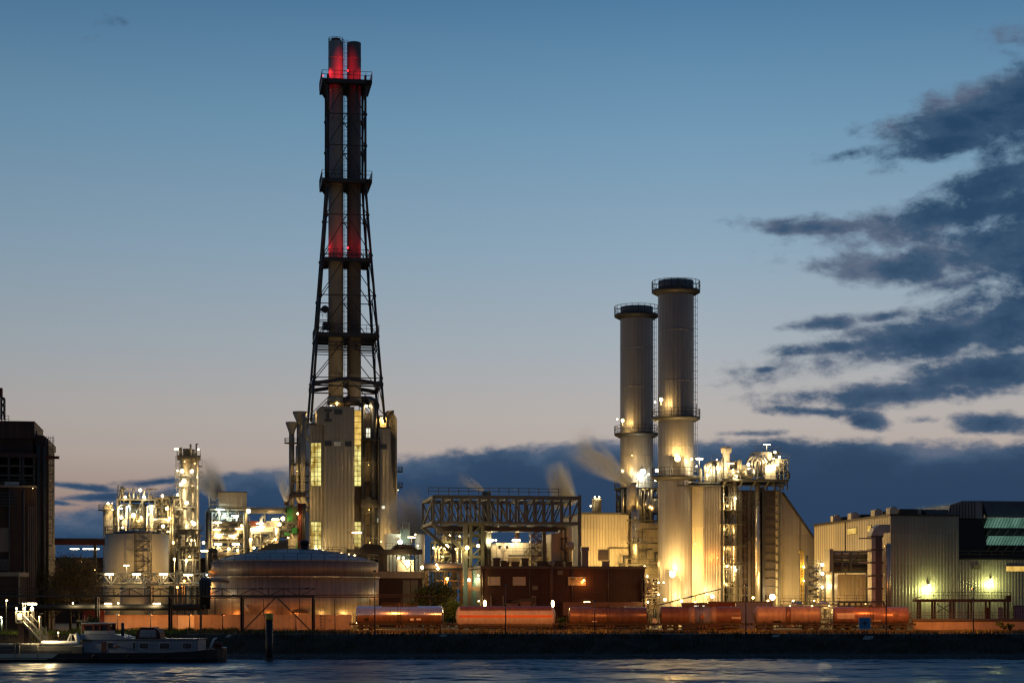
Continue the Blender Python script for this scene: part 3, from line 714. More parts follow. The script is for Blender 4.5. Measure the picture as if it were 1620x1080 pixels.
for x in (-.5,.5): part(MB().bar((x,.1,0),(x,.1,zc+.5),.1), 'leg', M['steel_grey'], sg)
def marker(px, py, w, h, label):
    f = Fr(px, 287, 0); z = CZ-(py-HY)/F*287-GZ
    mb = MB().prism([(-w/2-.2,z-h/2),(w/2-.2,z-h/2),(w/2+.2,z+h/2),(-w/2+.2,z+h/2)], -.9, -.82); mb.bar((-w/4,-.8,z),(-w/4,.2,z-.4),.06); mb.bar((w/4,-.8,z),(w/4,.2,z-.4),.06)
    solo(mb, 'bank_marker', mat('pale_marker_board', (.32,.38,.45), .5, 0, .1), label, 'marker board', f, 'pale marker boards lying on the bank')
marker(1372, 1008, 1.4, .55, 'largest pale marker board, leaning on the bank under the blue sign')
marker(1226, 1005, 1.0, .35, 'small pale marker board on the bank below the dusty wagon')
marker(702, 1004.5, .9, .3, 'small pale marker board on the bank below the silver wagon')
marker(363, 1005, .6, .4, 'small pale marker board on the bank right of the barge stern')
# mooring pile
f = Fr(426, 272, 0, 0)
mp_ = thing('mooring_pile', 'dark mooring pile with a yellow head standing in the river', 'mooring pile', f)
part(MB().lathe(0,0,[(.52,-2),(.52,f.h(980))],14), 'shaft', M['black'], mp_)
part(MB().lathe(0,0,[(.53,f.h(980)+.003),(.56,f.h(978)),(.56,f.h(970)),(.3,f.h(969.5))],14), 'head', M['yellow'], mp_)
part(MB().lathe(0,0,[(.70,-.6),(.70,.4)],14), 'fender_ring', M['rust'], mp_)

# ================================================================== barge
f = Fr(0, 262, 0, 0)
bg_ = thing('river_barge', 'long black hulled tanker barge with white cabin moored at the left', 'barge', f)
def hull_mb(secs):
    mb = MB(); n = 0
    for (x, hw, zt) in secs:
        mb.v += [(x,4.7-hw*.9,-.6),(x,4.7-hw,.5),(x,4.7-hw,zt),(x,4.7+hw,zt),(x,4.7+hw,.5),(x,4.7+hw*.9,-.6)]; n += 1
    for i in range(n-1):
        for k in range(5):
            a = i*6+k; mb.f.append((a,a+6,a+7,a+1)); mb.sm.append(False)
    mb.f.append((0,1,2,3,4,5)); mb.sm.append(False); e = (n-1)*6; mb.f.append((e+5,e+4,e+3,e+2,e+1,e)); mb.sm.append(False)
    return mb
X1 = f.u(350); zd = f.h(1033)
part(hull_mb([(-14,4.7,zd),(f.u(80),4.7,zd),(f.u(110),4.7,zd+.05),(f.u(250),4.7,zd+.05),(f.u(300),4.5,zd+.25),(f.u(325),3.9,zd+.5),(f.u(340),2.8,zd+.62),(f.u(347),1.6,zd+.66),(X1,.5,zd+.66)]), 'hull', M['black'], bg_)
part(MB().prism([(-14,.42),(f.u(72),.42),(f.u(84),.7),(f.u(92),zd-.03),(-14,zd-.03)], -.05, -.004), 'side_panel', M['tank_pale'], bg_, 'pale plated cargo side')
mb = MB().box(-14, f.u(128), .6, 8.8, zd+.003, f.h(1022)); mb.box(-14, f.u(112), .25, .5, zd+.003, zd+.35); part(mb, 'cargo_deck', M['steel_mid'], bg_)
mb = MB()
for y in (1.4, 2.6, 4.2): mb.pipe([(-13,y,f.h(1020)),(f.u(60),y,f.h(1020)),(f.u(108),y,f.h(1020))], .16, 8)
part(mb, 'deck_pipe', M['steel_pale'], bg_)
mb = MB().drum((f.u(64),1.0,f.h(1017)),(f.u(120),1.0,f.h(1017)),.33,14,.6); part(mb, 'deck_fender', M['white'], bg_, 'bright white tube lit by the gangway lamps')
mb = MB().rail([(-13,.3,zd),(f.u(108),.3,zd)], 1.0, 3.2, .05); part(mb, 'railing', M['steel_pale'], bg_)
for px in (22, 28):
    mb = MB().cyl(f.u(px), .7, zd, f.h(1018), .22, 10); mb.cyl(f.u(px), .7, f.h(1018), f.h(1016.5), .3, 10); part(mb, 'bollard', M['steel_dark'], bg_)
for px in (24, 31, 60): part(MB().pipe([(f.u(px),-.1,f.h(1018)),(f.u(px),-.12,f.h(1028)),(f.u(px),-.12,f.h(1041))], .05, 6), 'mooring_rope', M['steel_pale'], bg_)
mb = MB().prism([(f.u(100),f.h(1021)),(f.u(108),f.h(1002)),(f.u(110),f.h(1002)),(f.u(102.5),f.h(1021))], .9, 1.0); mb.bar((f.u(110),.95,f.h(1003)),(f.u(110),.95,f.h(1021)),.09); mb.bar((f.u(108),.95,f.h(1003)),(f.u(118),.95,f.h(1003)),.09); part(mb, 'boarding_ladder', M['white'], bg_)
mb = MB().pipe([(f.u(116),1.2,f.h(1002)),(f.u(119),1.2,f.h(1008)),(f.u(121),1.2,f.h(1018))], .3, 8, True, .4); part(mb, 'vent_cowl', M['white'], bg_)
# cabin
zc1 = f.h(1011.5); cb_ = MB().box(f.u(141), f.u(311), 1.4, 8.0, zd+.06, zc1-.004); cb_.prism([(f.u(122),zc1),(f.u(197),zc1),(f.u(195),f.h(1007.5)),(f.u(180),f.h(1003.5)),(f.u(122),f.h(1003))], 1.2, 8.2)
cab = part(cb_, 'cabin', M['white_boat'], bg_)
part(MB().box(f.u(194)+.01, f.u(313), 1.15, 8.2, zc1, zc1+.12), 'cabin_roof', M['steel_grey'], bg_)
part(MB().prism([(f.u(122)+.004,zd+.1),(f.u(141)-.006,zd+.1),(f.u(141)-.006,zc1-.01),(f.u(130),zc1-.01)], 1.5, 7.9), 'shelter', M['white_boat'], bg_)
for a, b, c, d in ((170,179,1016,1025.5),(210,214,1016,1025.5),(221,235,1017,1025),(253,268,1017,1026),(289,303,1017,1025.5)):
    wf = MB(); wf.box(f.u(a,1.4)-.06, f.u(b,1.4)+.06, 1.35, 1.397, f.h(d)-.06, f.h(c)+.06); wo = part(wf, 'window', M['white'], cab)
    part(MB().box(f.u(a,1.4), f.u(b,1.4), 1.32, 1.347, f.h(d), f.h(c)), 'pane', M['glass_dark'], wo)
part(MB().box(f.u(157), f.u(165), 1.34, 1.396, zd+.1, f.h(1014.5)), 'door', M['w_brown'], bg_)
part(MB().box(f.u(128), f.u(141), 1.1, 1.19, f.h(1013.2), f.h(1011)), 'name_board', M['black'], bg_)
mb = MB().rail([(f.u(200),1.25,zc1+.12),(f.u(311),1.25,zc1+.12)], .8, 3, .04); part(mb, 'railing', M['steel_mid'], bg_)
# wheelhouse
zw = f.h(1003); zt = f.h(986.5); wh = MB().prism([(f.u(128),zw),(f.u(166),zw),(f.u(166),zw+.5),(f.u(128),zw+.5)], 2.0, 6.5)
who = part(wh, 'wheelhouse', M['white_boat'], bg_)
fr_ = MB()
for a, b in ((128,125),(143,143),(153,153),(166,166)):
    for y in (2.05,6.4): fr_.bar((f.u(a),y,zw+.5),(f.u(b),y,zt),.28,.28)
fr_.box(f.u(125)-.1,f.u(166)+.1,1.95,2.2,zt-.2,zt); fr_.box(f.u(125)-.1,f.u(166)+.1,6.3,6.5,zt-.2,zt); part(fr_, 'window_frame', M['red_steel'], who)
part(MB().prism([(f.u(128)+.1,zw+.5),(f.u(166)-.1,zw+.5),(f.u(166)-.1,zt-.21),(f.u(125)+.1,zt-.21)], 2.35, 6.2), 'pane', M['glass_dark'], who)
part(MB().box(f.u(143)+.1, f.u(153), 2.15, 2.3, zw+.01, zt-.22), 'door', M['w_brown'], who)
part(MB().box(f.u(124), f.u(168), 1.6, 6.9, zt, zt+.14), 'roof', M['white_boat'], who)
mb = MB().bar((f.u(121),3,zw-1),(f.u(121),3,f.h(981)),.12); mb.bar((f.u(113),3,f.h(981.5)),(f.u(130),3,f.h(981.5)),.14); mb.bar((f.u(131),3,zt),(f.u(131),3,f.h(975)),.06); part(mb, 'radar_mast', M['steel_mid'], bg_)
part(MB().cyl(f.u(187),3,zc1,f.h(985),.22,10), 'funnel', M['steel_dark'], bg_)
# stern gear
mb = MB().pipe([(f.u(327),3,zd+.5),(f.u(330),3,f.h(1018)),(f.u(333),3,f.h(1011)),(f.u(338),3,f.h(1009))], .22, 8, True, .1); part(mb, 'davit', M['white'], bg_)
mb = MB().drum((f.u(335),3,f.h(1020)),(f.u(345),3,f.h(1020)),.38,12,.3); mb.box(f.u(334),f.u(346),2.4,3.6,zd+.6,f.h(1023)); part(mb, 'winch', M['red_steel'], bg_)
mb = MB().prism([(f.u(338),zd+.66),(f.u(349),zd+.66),(f.u(346),f.h(1024)),(f.u(336),f.h(1024))], 3.2, 6.2); part(mb, 'bulwark', M['tank_pale'], bg_)
mb = MB().box(f.u(309),f.u(311),1.2,1.5,zc1,f.h(1009)); part(mb, 'stern_light', M['steel_grey'], bg_)
for px in (150, 205, 262, 318):
    z = .75; tl = MB(); n = 14
    for i in range(n):
        for j in range(6):
            a = 2*math.pi*i/n; b = 2*math.pi*j/6; rr = .3+.11*math.cos(b)
            tl.v.append((f.u(px)+rr*math.cos(a), -.13+.11*math.sin(b), z+rr*math.sin(a)))
    for i in range(n):
        for j in range(6): tl.f.append((i*6+j,((i+1)%n)*6+j,((i+1)%n)*6+(j+1)%6,i*6+(j+1)%6)); tl.sm.append(True)
    part(tl, 'tyre_fender', M['wheel'], bg_)
for px, py in ((134,972),(160,978),(205,985),(298,996)): part(MB().bar((f.u(px,3),3,f.h(1004)),(f.u(px,3),3,f.h(py)),.05), 'aerial', M['steel_grey'], bg_)
part(MB().rail([(f.u(200),.35,zd+.15),(f.u(322),.9,zd+.3)], .9, 2.6, .045), 'railing', M['steel_grey'], bg_)
part(MB().lathe(f.u(185,1.1),1.1,[(.28,f.h(1023)),(.34,f.h(1022)),(.28,f.h(1021))],12), 'life_ring', M['w_stripe'], bg_)
part(MB().box(-14,X1-3.2,-.06,-.003,.50,.62), 'rubbing_strake', M['steel_dark'], bg_)
# red framed body on the cabin roof
vb = thing('roof_container', 'red framed box with a white side panel on the barge cabin roof', 'container', f)
z0 = zc1+.125; b_ = MB().prism([(f.u(214,1.9),z0),(f.u(254,1.9),z0),(f.u(253,1.9),f.h(1001)),(f.u(249,1.9),f.h(995)),(f.u(243,1.9),f.h(993)),(f.u(221,1.9),f.h(993)),(f.u(217,1.9),f.h(999))], 1.9, 5.5)
part(b_, 'body', M['red_steel'], vb)
part(MB().prism([(f.u(220,1.85),f.h(1008)),(f.u(247,1.85),f.h(1008)),(f.u(246.5,1.85),f.h(996)),(f.u(222,1.85),f.h(996))], 1.82, 1.896), 'side_panel', M['white_boat'], vb)
part(MB().box(f.u(222,1.85), f.u(244,1.85), 1.85, 5.5, f.h(993)+.003, f.h(992)), 'roof_rack', M['black'], vb)

# ================================================================== jetty with gangway
f = Fr(20, 274, 0, 0)
jt = thing('jetty_gangway', 'lit steel gangway stairs coming down from a brown pile jetty', 'gangway', f)
zp = f.h(983)
part(MB().box(f.u(29), f.u(38), 0, 1.6, -1.5, zp-.2), 'pile', M['rust'], jt); part(MB().box(f.u(39), f.u(45), .2, 1.5, -1.5, zp-.2), 'pile', M['rust'], jt)
part(MB().box(f.u(26), f.u(47), -.4, 2.4, zp-.196, zp), 'platform', M['steel_pale'], jt)
part(MB().rail([(f.u(26),-.4,zp),(f.u(46),-.4,zp)], 1.5, .6, .08), 'railing', M['steel_pale'], jt); part(MB().rail([(f.u(26),2.4,zp),(f.u(47),2.4,zp)], 1.5, .8, .07), 'railing', M['steel_pale'], jt); part(MB().box(f.u(29),f.u(36),-.5,-.44,zp+.3,zp+1.2), 'notice_board', M['white'], jt)
part(MB().stairs((f.u(45),-1.0,zp), (f.u(82),-4.5,f.h(1013,0,-4.5)), 1.2, 14), 'stairs', M['steel_pale'], jt)
mb = MB()
for px, py in ((65,973),(73,990)):
    q = f.p(px,py,-2.6); mb.bar(q, q+Vector((0,0,-2.6)), .12)
mb.box(f.u(63,-2.6),f.u(68,-2.6),-2.8,-2.4,f.h(970.5),f.h(969)); part(mb, 'gangway_post', M['steel_pale'], jt)
part(MB().box(f.u(48.5),f.u(53),-.2,.2,f.h(965),f.h(960)), 'control_box', M['white'], jt)
for px, py, pw, rr in ((26,962,500,.2),(38.5,962,600,.22)): lamp(jt, f.p(px,py,-.2), 'white', pw*3, rr, (0,-.5,-.1), post=2)
lamp(jt, f.p(50.5,955,.2), 'white', 4000, .22, (0,-.9,-.4), 'tube', 1.3, post=3)
for px in (36,40): lamp(jt, f.p(px,954,1.2), 'white', 120, .1, (0,-.3,-.1), post=3)
lamp(jt, f.p(92,1000,-9.5), 'white', 3400, .12, (-.8,-2.4,.3), post=.6)
f = Fr(10, 300, 0)
lp = thing('lamp_post', 'short lamp post with a round lamp at the left picture edge', 'lamp post', f)
part(MB().bar((0,0,0),(0,0,f.h(951)),.1), 'mast', M['steel_mid'], lp); lamp(lp, f.p(10.5,949.5,-.2), 'white', 500, .2)
f = Fr(3, 296, 0)
lp = thing('lamp_post', 'low pale bollard lamp beside the jetty, at the left edge', 'lamp post', f)
lamp(jt, Fr(20,274,0,0).p(62,975,14), 'warm', 2600, .14, (0,-.5,-.4), post=4)  # post lamp added to light the bank grass
part(MB().cyl(0,0,0,f.h(978),.16,8), 'mast', M['steel_grey'], lp); lamp(lp, f.p(2,976,-.2), 'green', 700, .16)
# ================================================================== boiler house and twin stack tower
f = Fr(490, 482)
bh = thing('boiler_house', 'tall grey clad boiler house with glowing yellow window strips', 'building', f)
D = 26
zl, zm, zr_ = f.h(672), f.h(643), f.h(676)
x1, x2, x3, x4 = f.u(512.5), f.u(560), f.u(599), f.u(618)
mb = MB().box(0, x1, 0, D, 0, zl); wall_l = part(mb, 'wall', M['clad_grey'], bh)
part(MB().ribs(0, x1, -.003, f.h(870), zl-.3, .85, .09), 'wall_ribs', M['clad_grey'], wall_l)
mb = MB().prism([(x1+.004,0),(x2,0),(x2,zm),(x1-.9,zm),(x1-1.9,zm-.9),(x1-1.9,zl+.004),(x1+.004,zl+.004)], -1.4, D); wall_m = part(mb, 'wall', M['clad_grey'], bh)
part(MB().ribs(x1, x2, -1.403, f.h(880), zm-.4, .85, .09), 'wall_ribs', M['clad_grey'], wall_m)
mb = MB().box(x2+.004, x3, 2.2, D, 0, f.h(650)); wall_c = part(mb, 'wall', M['clad_dark'], bh)
mb = MB().box(x3+.004, x4, .3, D, 0, zr_); wall_r = part(mb, 'wall', M['clad_grey'], bh)
part(MB().ribs(x3+.1, x4, .297, f.h(890), zr_-.3, .85, .09), 'wall_ribs', M['clad_grey'], wall_r)
mb = MB().box(-.15, x1-.004, -.12, D, zl+.003, zl+.5); part(mb, 'parapet', M['steel_mid'], bh)
mb = MB().box(x3-.1, x4+.1, .15, D, zr_+.003, zr_+.45); part(mb, 'parapet', M['steel_mid'], bh)
def lit_strip(px0, px1, py0, py1, d, m_, rows, cols, w=.12):
    a, b = f.u(px0, d), f.u(px1, d); z0, z1 = f.h(py1, a, d), f.h(py0, a, d)
    fr_ = MB()
    for k in range(rows+1): z = z0+(z1-z0)*k/rows; fr_.bar((a,d-.12,z),(b,d-.12,z),w)
    for k in range(cols+1): x = a+(b-a)*k/cols; fr_.bar((x,d-.14,z0),(x,d-.14,z1),w*.8)
    wo = part(fr_, 'window', M['steel_dark'], bh)
    part(MB().box(a, b, d-.05, d-.004, z0, z1), 'pane', m_, wo)
lit_strip(491.8, 508, 700, 768.5, -.09, M['win_yellow'], 9, 3)
lit_strip(491.8, 508, 825, 868, -.09, M['win_yellow'], 6, 3)
lit_strip(560.5, 571.5, 649, 704, 2.1, M['win_amber'], 6, 1)
lit_strip(560.5, 571.5, 704.6, 768.5, 2.1, M['win_yellow'], 8, 2)
lit_strip(560.5, 571.5, 825, 865, 2.1, M['win_yellow'], 6, 2)
lit_strip(579, 586.5, 677, 692, 2.1, M['win_white'], 2, 2)
for a, b, c, d, m_ in ((514,524,647.5,651,'glass_dark'),(529,541,648,655,'glass_dark'),(516.5,520.5,653.5,661,'glass_dark'),(514,524,663,666.5,'glass_dark'),(514,524,698,705,'glass_dark'),(528.5,539.5,698.5,705.5,'win_dim'),(546.5,556,698.5,705.5,'glass_dark')):
    wo = part(MB().box(f.u(a,-1.4)-.08, f.u(b,-1.4)+.08, -1.55, -1.51, f.h(d)-.1, f.h(c)+.1), 'window', M['steel_mid'], bh)
    part(MB().box(f.u(a,-1.4), f.u(b,-1.4), -1.58, -1.554, f.h(d), f.h(c)), 'pane', M[m_], wo)
for a, b, c, d, m_ in ((602,611,701,708,'glass_dark'),(604,609,798.5,803.5,'win_white'),(597,599,818.5,825,'win_white')):
    wo = part(MB().box(f.u(a,.2)-.08, f.u(b,.2)+.08, .10, .2, f.h(d)-.1, f.h(c)+.1), 'window', M['steel_mid'], bh)
    part(MB().box(f.u(a,.2), f.u(b,.2), .06, .095, f.h(d), f.h(c)), 'pane', M[m_], wo)
# pipes and lift frame in the recess
for px, r in ((575,.5),(591,.85)):
    part(MB().pipe([(f.u(px,.6),.8,0),(f.u(px,.6),.8,f.h(640)),(f.u(px,.6),4,f.h(634)),(f.u(px,.6),9,f.h(634))], r, 12), 'riser_pipe', M['steel_dark'], bh)
part(MB().pipe([(f.u(600,.4),-.2,0),(f.u(600,.4),-.2,f.h(690))], .16, 8), 'riser_pipe', M['steel_dark'], bh)
mb = MB().frame([f.u(572.5,0),f.u(598,0)], [-.4,1.8], [f.h(p) for p in (870,850,830,810,790,760,730,692)], .2, True); part(mb, 'lift_frame', M['steel_dark'], bh)
for py in (693, 798):
    mb = MB().box(f.u(571), f.u(600), -1.2, 1.9, f.h(py)-.3, f.h(py)); mb.rail([(f.u(571),-1.2,f.h(py)),(f.u(600),-1.2,f.h(py))], 1.2, 1.4, .08); part(mb, 'platform', M['steel_dark'], bh)
for px, py in ((575,796),(583,793),(592,797)):
    mb = MB().box(f.u(px)-.7, f.u(px)+.7, -1.0, .6, f.h(py)-.9, f.h(py)+1.2); mb.cyl(f.u(px), -.6, f.h(py)+1.2, f.h(py)+1.7, .3, 8); part(mb, 'valve_block', M['steel_dark'], bh)
part(MB().pipe([(f.u(547,-1.6),-1.7,f.h(842)),(f.u(562,-1.6),-1.7,f.h(842))], .1, 6), 'bracket', M['steel_pale'], bh)
# curved flue on the right side
xa, xb = f.u(613,6), f.u(627.5,6)
prof = [(xa,f.h(655,0,6)),(xa+.6,f.h(649.5,0,6)),(xa+1.6,f.h(647,0,6))]
for k in range(7):
    w_ = math.pi/2*(1-k/6); prof.append((xb-2.6+2.6*math.cos(w_)*1.0, f.h(663,0,6)-.2+2.6*math.sin(w_)))
prof += [(xb,f.h(840,0,6)),(xb+1.6,f.h(850,0,6)),(xb+1.6,f.h(875,0,6)),(x4+.02,f.h(875,0,6)),(x4+.02,f.h(676,0,6)),(xa,f.h(676,0,6))]
part(MB().prism(prof, 5, 11), 'flue_duct', M['clad_grey'], bh)
for py in (743, 768):
    z = f.h(py,0,6); mb = MB().lathe(xb+.3, 7, [(1.4,z-.3),(1.4,z)], 12); mb.ring_rail(xb+.3,7,z,1.4,1.1,10,.09); part(mb, 'platform', M['steel_dark'], bh)
# roof plant
mb = MB().frame([f.u(600,2),f.u(612,2)], [2,8], [zr_+3.4], .25); part(mb, 'roof_frame', M['steel_dark'], bh)
part(MB().box(f.u(601,3), f.u(612,3), 4, 9, zr_+.46, zr_+3.2), 'roof_cabin', M['clad_warm'], bh)
part(MB().pipe([(f.u(548,6),7,f.h(632,0,6)),(f.u(585,6),7,f.h(632,0,6)),(f.u(590,6),4,f.h(636,0,4)),(f.u(591,4),.9,f.h(640))], 1.3, 14), 'roof_duct', M['steel_dark'], bh)
part(MB().drum((f.u(532,5),5,f.h(635,0,5)),(f.u(552,5),5,f.h(635,0,5)),1.4,14,.4), 'breech_vessel', M['clad_dark'], bh)
mb = MB().frame([f.u(520,2),f.u(545,2),f.u(572,2)], [2,10], [zm+1.6], .2); part(mb, 'roof_frame', M['steel_dark'], bh)
part(MB().rail([(f.u(514),-1.2,zm),(f.u(560),-1.2,zm)], 1.1, 2, .07), 'railing', M['steel_dark'], bh)
lamp(bh, f.p(533,640,4), 'gold', 1000, .2, (0,-1.2,.2)); lamp(bh, f.p(524,641,8), 'gold', 600, .2, (0,-1,.3))
for px in (579,586): lamp(bh, f.p(px,642,1.2), 'white', 900, .45, (0,-1,0))
lamp(bh, f.p(607,668,1.2), 'gold', 2200, .2, (0,1.6,1.0)); lamp(bh, f.p(491,664,3), 'gold', 900, .2, (0,.6,1.2))
lamp(bh, f.p(500,868.5,-1), 'white', 800, .4, (0,-.6,.8)); lamp(bh, f.p(565,842,-.6), 'white', 300, .15, (0,-.5,.4), 'tube', 2.2)
lamp(bh, f.p(511,870,-3), 'warm', 2600, .25, (0,-4,.8)); lamp(bh, f.p(485,868,-2), 'gold', 2600, .25, (-1.5,-1.5,1)); lamp(bh, f.p(603,856,-2), 'warm', 3800, .14, (.5,-4.5,.8)); lamp(bh, f.p(622,846,2), 'warm', 2200, .14, (1.5,-3,.8)); lamp(bh, f.p(540,875,-9), 'warm', 3600, .25, (0,-3,.8)); lamp(bh, f.p(584,806,-1.8), 'gold', 1500, .1, (0,-1.5,0)); lamp(bh, f.p(583,735,-1), 'gold', 1500, .08, (0,-1.6,0)); lamp(bh, f.p(585,858,-2), 'gold', 2600, .1, (0,-1.8,0)); lamp(bh, f.p(477,797,-1.5), 'gold', 2400, .12, (-.5,-1.8,.5)); lamp(bh, f.p(470,745,-.5), 'gold', 1500, .08, (-.5,-1.8,.3)); lamp(bh, f.p(630,775,4), 'warm', 900, .1, (1.5,-2,0))  # mostly lamps added to brighten the walls, recess and flank
# pipes and horn stacks up the left flank
for px, top, r, bell in ((474.5,651,.85,1.85),(461.5,667.5,.7,1.55)):
    ft = 3; x = f.u(px,ft); zt = f.h(top,x,ft); hs = thing('horn_stack', 'taller flared vent stack beside the boiler house wall' if px > 470 else 'shorter flared vent stack, outermost beside the boiler house', 'vent stack', f)
    part(MB().lathe(x, ft, [(r,0),(r,zt-3.4)], 14), 'shaft', M['stack_old'], hs)
    part(MB().lathe(x, ft, [(r*.95,zt-3.39),(r*1.05,zt-2.6),(bell,zt-.35),(bell,zt),(bell*.85,zt),(r*.8,zt-2.4)], 18), 'horn', M['clad_grey'], hs)
    z = f.h(735 if px > 470 else 700,x,ft); mb = MB().lathe(x,ft,[(r+1.2,z-.2),(r+1.2,z)],14); mb.ring_rail(x,ft,z,r+1.2,1.1,10,.08); part(mb, 'platform', M['steel_mid'], hs)
for px, py0, py1, r in ((481,792,655,.45),(478,800,690,.55),(470,790,705,.4),(484,690,660,.3)):
    part(MB().pipe([(f.u(px,1),1,f.h(py1,0,1)),(f.u(px,1),1,f.h(py0,0,1)),(f.u(px+6,1),1,f.h(py0+6,0,1)),(f.u(490,1)-.1,2.4,f.h(py0+6,0,1))], r, 10), 'flank_pipe', M['clad_grey'], bh)
for py in (733, 752, 762, 776, 786, 806):
    mb = MB().box(f.u(461,2), -.12, .5, 5, f.h(py,0,2)-.22, f.h(py,0,2)); mb.rail([(f.u(461,2),.5,f.h(py,0,2)),(-.2,.5,f.h(py,0,2))], 1.1, 1.5, .07); part(mb, 'platform', M['steel_dark'], bh)
for px, py in ((468,758),(474,769),(470,782),(478,790)):
    part(MB().drum((f.u(px-5,1.5),1.5,f.h(py,0,1)),(f.u(px+5,1.5),2.5,f.h(py-3,0,1)),.55,10,.5), 'flank_vessel', M['rust'] if py > 760 else M['steel_mid'], bh)
mb = MB().frame([f.u(460,3),f.u(471,3),f.u(482,3)], [1.2,6], [f.h(p,0,2) for p in (860,840,822,806,786,762,733)], .22, True); part(mb, 'flank_frame', M['steel_dark'], bh)

# ------------------------------------------------------------------ the lattice tower with two flues
ft = Fr(544, 488.5); ft.O = Vector((-42.9, 488.5, GZ))
tw = thing('lattice_chimney', 'very tall twin flue chimney held in a black steel lattice', 'chimney', ft)
def hw(z): return 4.75 if z > 111 else 4.75+(111-z)*.0756
def nz(py): return CZ+(HY-py)/F*480-GZ
def corners(z): k = hw(z); return [Vector((-k,-k,z)),Vector((k,-k,z)),Vector((k,k,z)),Vector((-k,k,z))]
lv = [nz(p) for p in (655,597,530,465,400,335,282,224,174,124)]
zt_ = nz(112)
for i in range(4):
    mb = MB(); zs = [nz(668)]+lv+[zt_]
    for a, b in zip(zs, zs[1:]): mb.pipe([corners(a)[i], corners(b)[i]], .32, 8)
    for z in lv[1:]: mb.ball(corners(z)[i], .55, 8)
    part(mb, 'leg', M['steel_dark'], tw)
for k, z in enumerate(lv[1:]):
    c = corners(z)
    for i in range(4): part(MB().bar(c[i], c[(i+1)%4], .22), 'ring_beam', M['steel_dark'], tw)
for k, (z0, z1) in enumerate(zip(lv, lv[1:])):
    c0, c1 = corners(z0), corners(z1)
    for i in range(4):
        mid = (c1[i]+c1[(i+1)%4])/2; mb = MB(); mb.bar(c0[i], mid, .2); mb.bar(c0[(i+1)%4], mid, .2); part(mb, 'diagonal_brace', M['steel_dark'], tw)
xl = -13*.1615; 
for (px, top, r, mm, nm_, dd) in ((531.3,67,1.93,'stack_old','pale grey left flue',0),(560.3,68.5,1.76,'stack_dark','darker flue',0)):
    x = ft.u(px); z1 = ft.h(top,x); z0 = ft.h(628,x)
    st = part(MB().lathe(x, 0, [(r,z0),(r,z1),(r*.9,z1),(r*.88,z1-1.5)], 32), 'flue', M[mm], tw, nm_)
    sm_ = MB()
    z = z0+6; 
    while z < z1-2: sm_.lathe(x, 0, [(r-.05,z-.1),(r+.05,z-.08),(r+.05,z+.08),(r-.05,z+.1)], 32); z += 8.1
    part(sm_, 'flange_seam', M[mm], st)
    if px < 540:
        mb = MB().lathe(x, 0, [(r*.62,z1-.5),(r*.68,z1+.5),(r*.55,z1+.9),(.3,z1+.95)], 20); part(mb, 'cap', M['stack_dark'], st)
        part(MB().ring_rail(x, 0, z1, r*.98, .9, 12, .08), 'railing', M['steel_dark'], st)
        part(MB().lathe(x, 0, [(r*1.05,z0+.01),(r*1.25,z0-1.5),(r*1.1,ft.h(640))], 24), 'flue_base', M['clad_warm'], st)
    else: part(MB().lathe(x, 0, [(r,z0-.01),(r*1.3,z0-2)], 24), 'flue_base', M['stack_dark'], st)
part(MB().ladder(ft.u(546.5), -1.2, ft.h(600), ft.h(66), .7, .9, True, .09), 'ladder', M['steel_dark'], tw)
def tower_deck(py, ov, dz, name='platform', rail=True):
    z = nz(py); k = hw(z)+ov
    mb = MB().box(-k,k,-k,k,z-.35,z)
    for s_ in (-1,1):
        for t in (-.8,-.4,0,.4,.8):
            mb.prism([(s_*(k-.1),z-.36),(s_*(k-ov-.2),z-.36),(s_*(k-ov-.2),z-dz*.8),(s_*(k-1.3),z-dz*.8)], t*k-.1, t*k+.1)
        mb.box(min(s_*k,s_*(k-ov)),max(s_*k,s_*(k-ov)),-k,k,z-.9,z-.36)
        mb.box(-k+.01,k-.01,min(s_*k,s_*(k-.25)),max(s_*k,s_*(k-.25)),z-1.0,z-.37)
    po = part(mb, name, M['steel_dark'], tw)
    if rail:
        q = [(-k,-k,z),(k,-k,z),(k,k,z),(-k,k,z),(-k,-k,z)]
        part(MB().rail(q, 2.0, 1.5, .1), 'railing', M['steel_dark'], po)
    return z, k
zA, kA = tower_deck(121, 1.6, 2.9); tower_deck(279, 1.6, 2.6); zB, kB = tower_deck(404, -.2, 1.6); tower_deck(525, .4, 1.6)
for py in (541, 548):
    z = nz(py); k = hw(z); mb = MB()
    for t in (-1,-.33,.33,1): mb.bar((-k,t*k,z),(k,t*k,z),.22); mb.bar((t*k,-k,z),(t*k,k,z),.22)
    part(mb, 'girder_grid', M['steel_dark'], tw)
z = nz(607); k = hw(z)
for i in range(4):
    c = corners(z); a, b = c[i], c[(i+1)%4]; m_ = (a+b)/2
    mb = MB(); mb.bar(a, m_+Vector((0,0,1.4)), .9, .9); mb.bar(m_+Vector((0,0,1.4)), b, .9, .9); mb.bar(a+Vector((0,0,-.5)), b+Vector((0,0,-.5)), .3); part(mb, 'support_beam', M['steel_dark'], tw)
    part(MB().bar(m_+Vector((0,0,1.4)), Vector((ft.u(546),0,z+1)), .7), 'support_beam', M['steel_dark'], tw)
mb = MB().frame([ft.u(504,-4),ft.u(519,-4)], [-5,-2], [ft.h(519,0,-4),ft.h(508,0,-4),ft.h(492,0,-4)], .18, base=ft.h(524,0,-4)); mb.rail([(ft.u(503),-5,ft.h(508)),(ft.u(520),-5,ft.h(508))],1.2,.8,.08); part(mb, 'hoist_cage', M['steel_dark'], tw)
mb = MB().box(ft.u(506),ft.u(517),-4.6,-2.4,ft.h(495),ft.h(492)); mb.ball((ft.u(513),-3.5,ft.h(493)),1.0,8); part(mb, 'hoist', M['steel_dark'], tw)
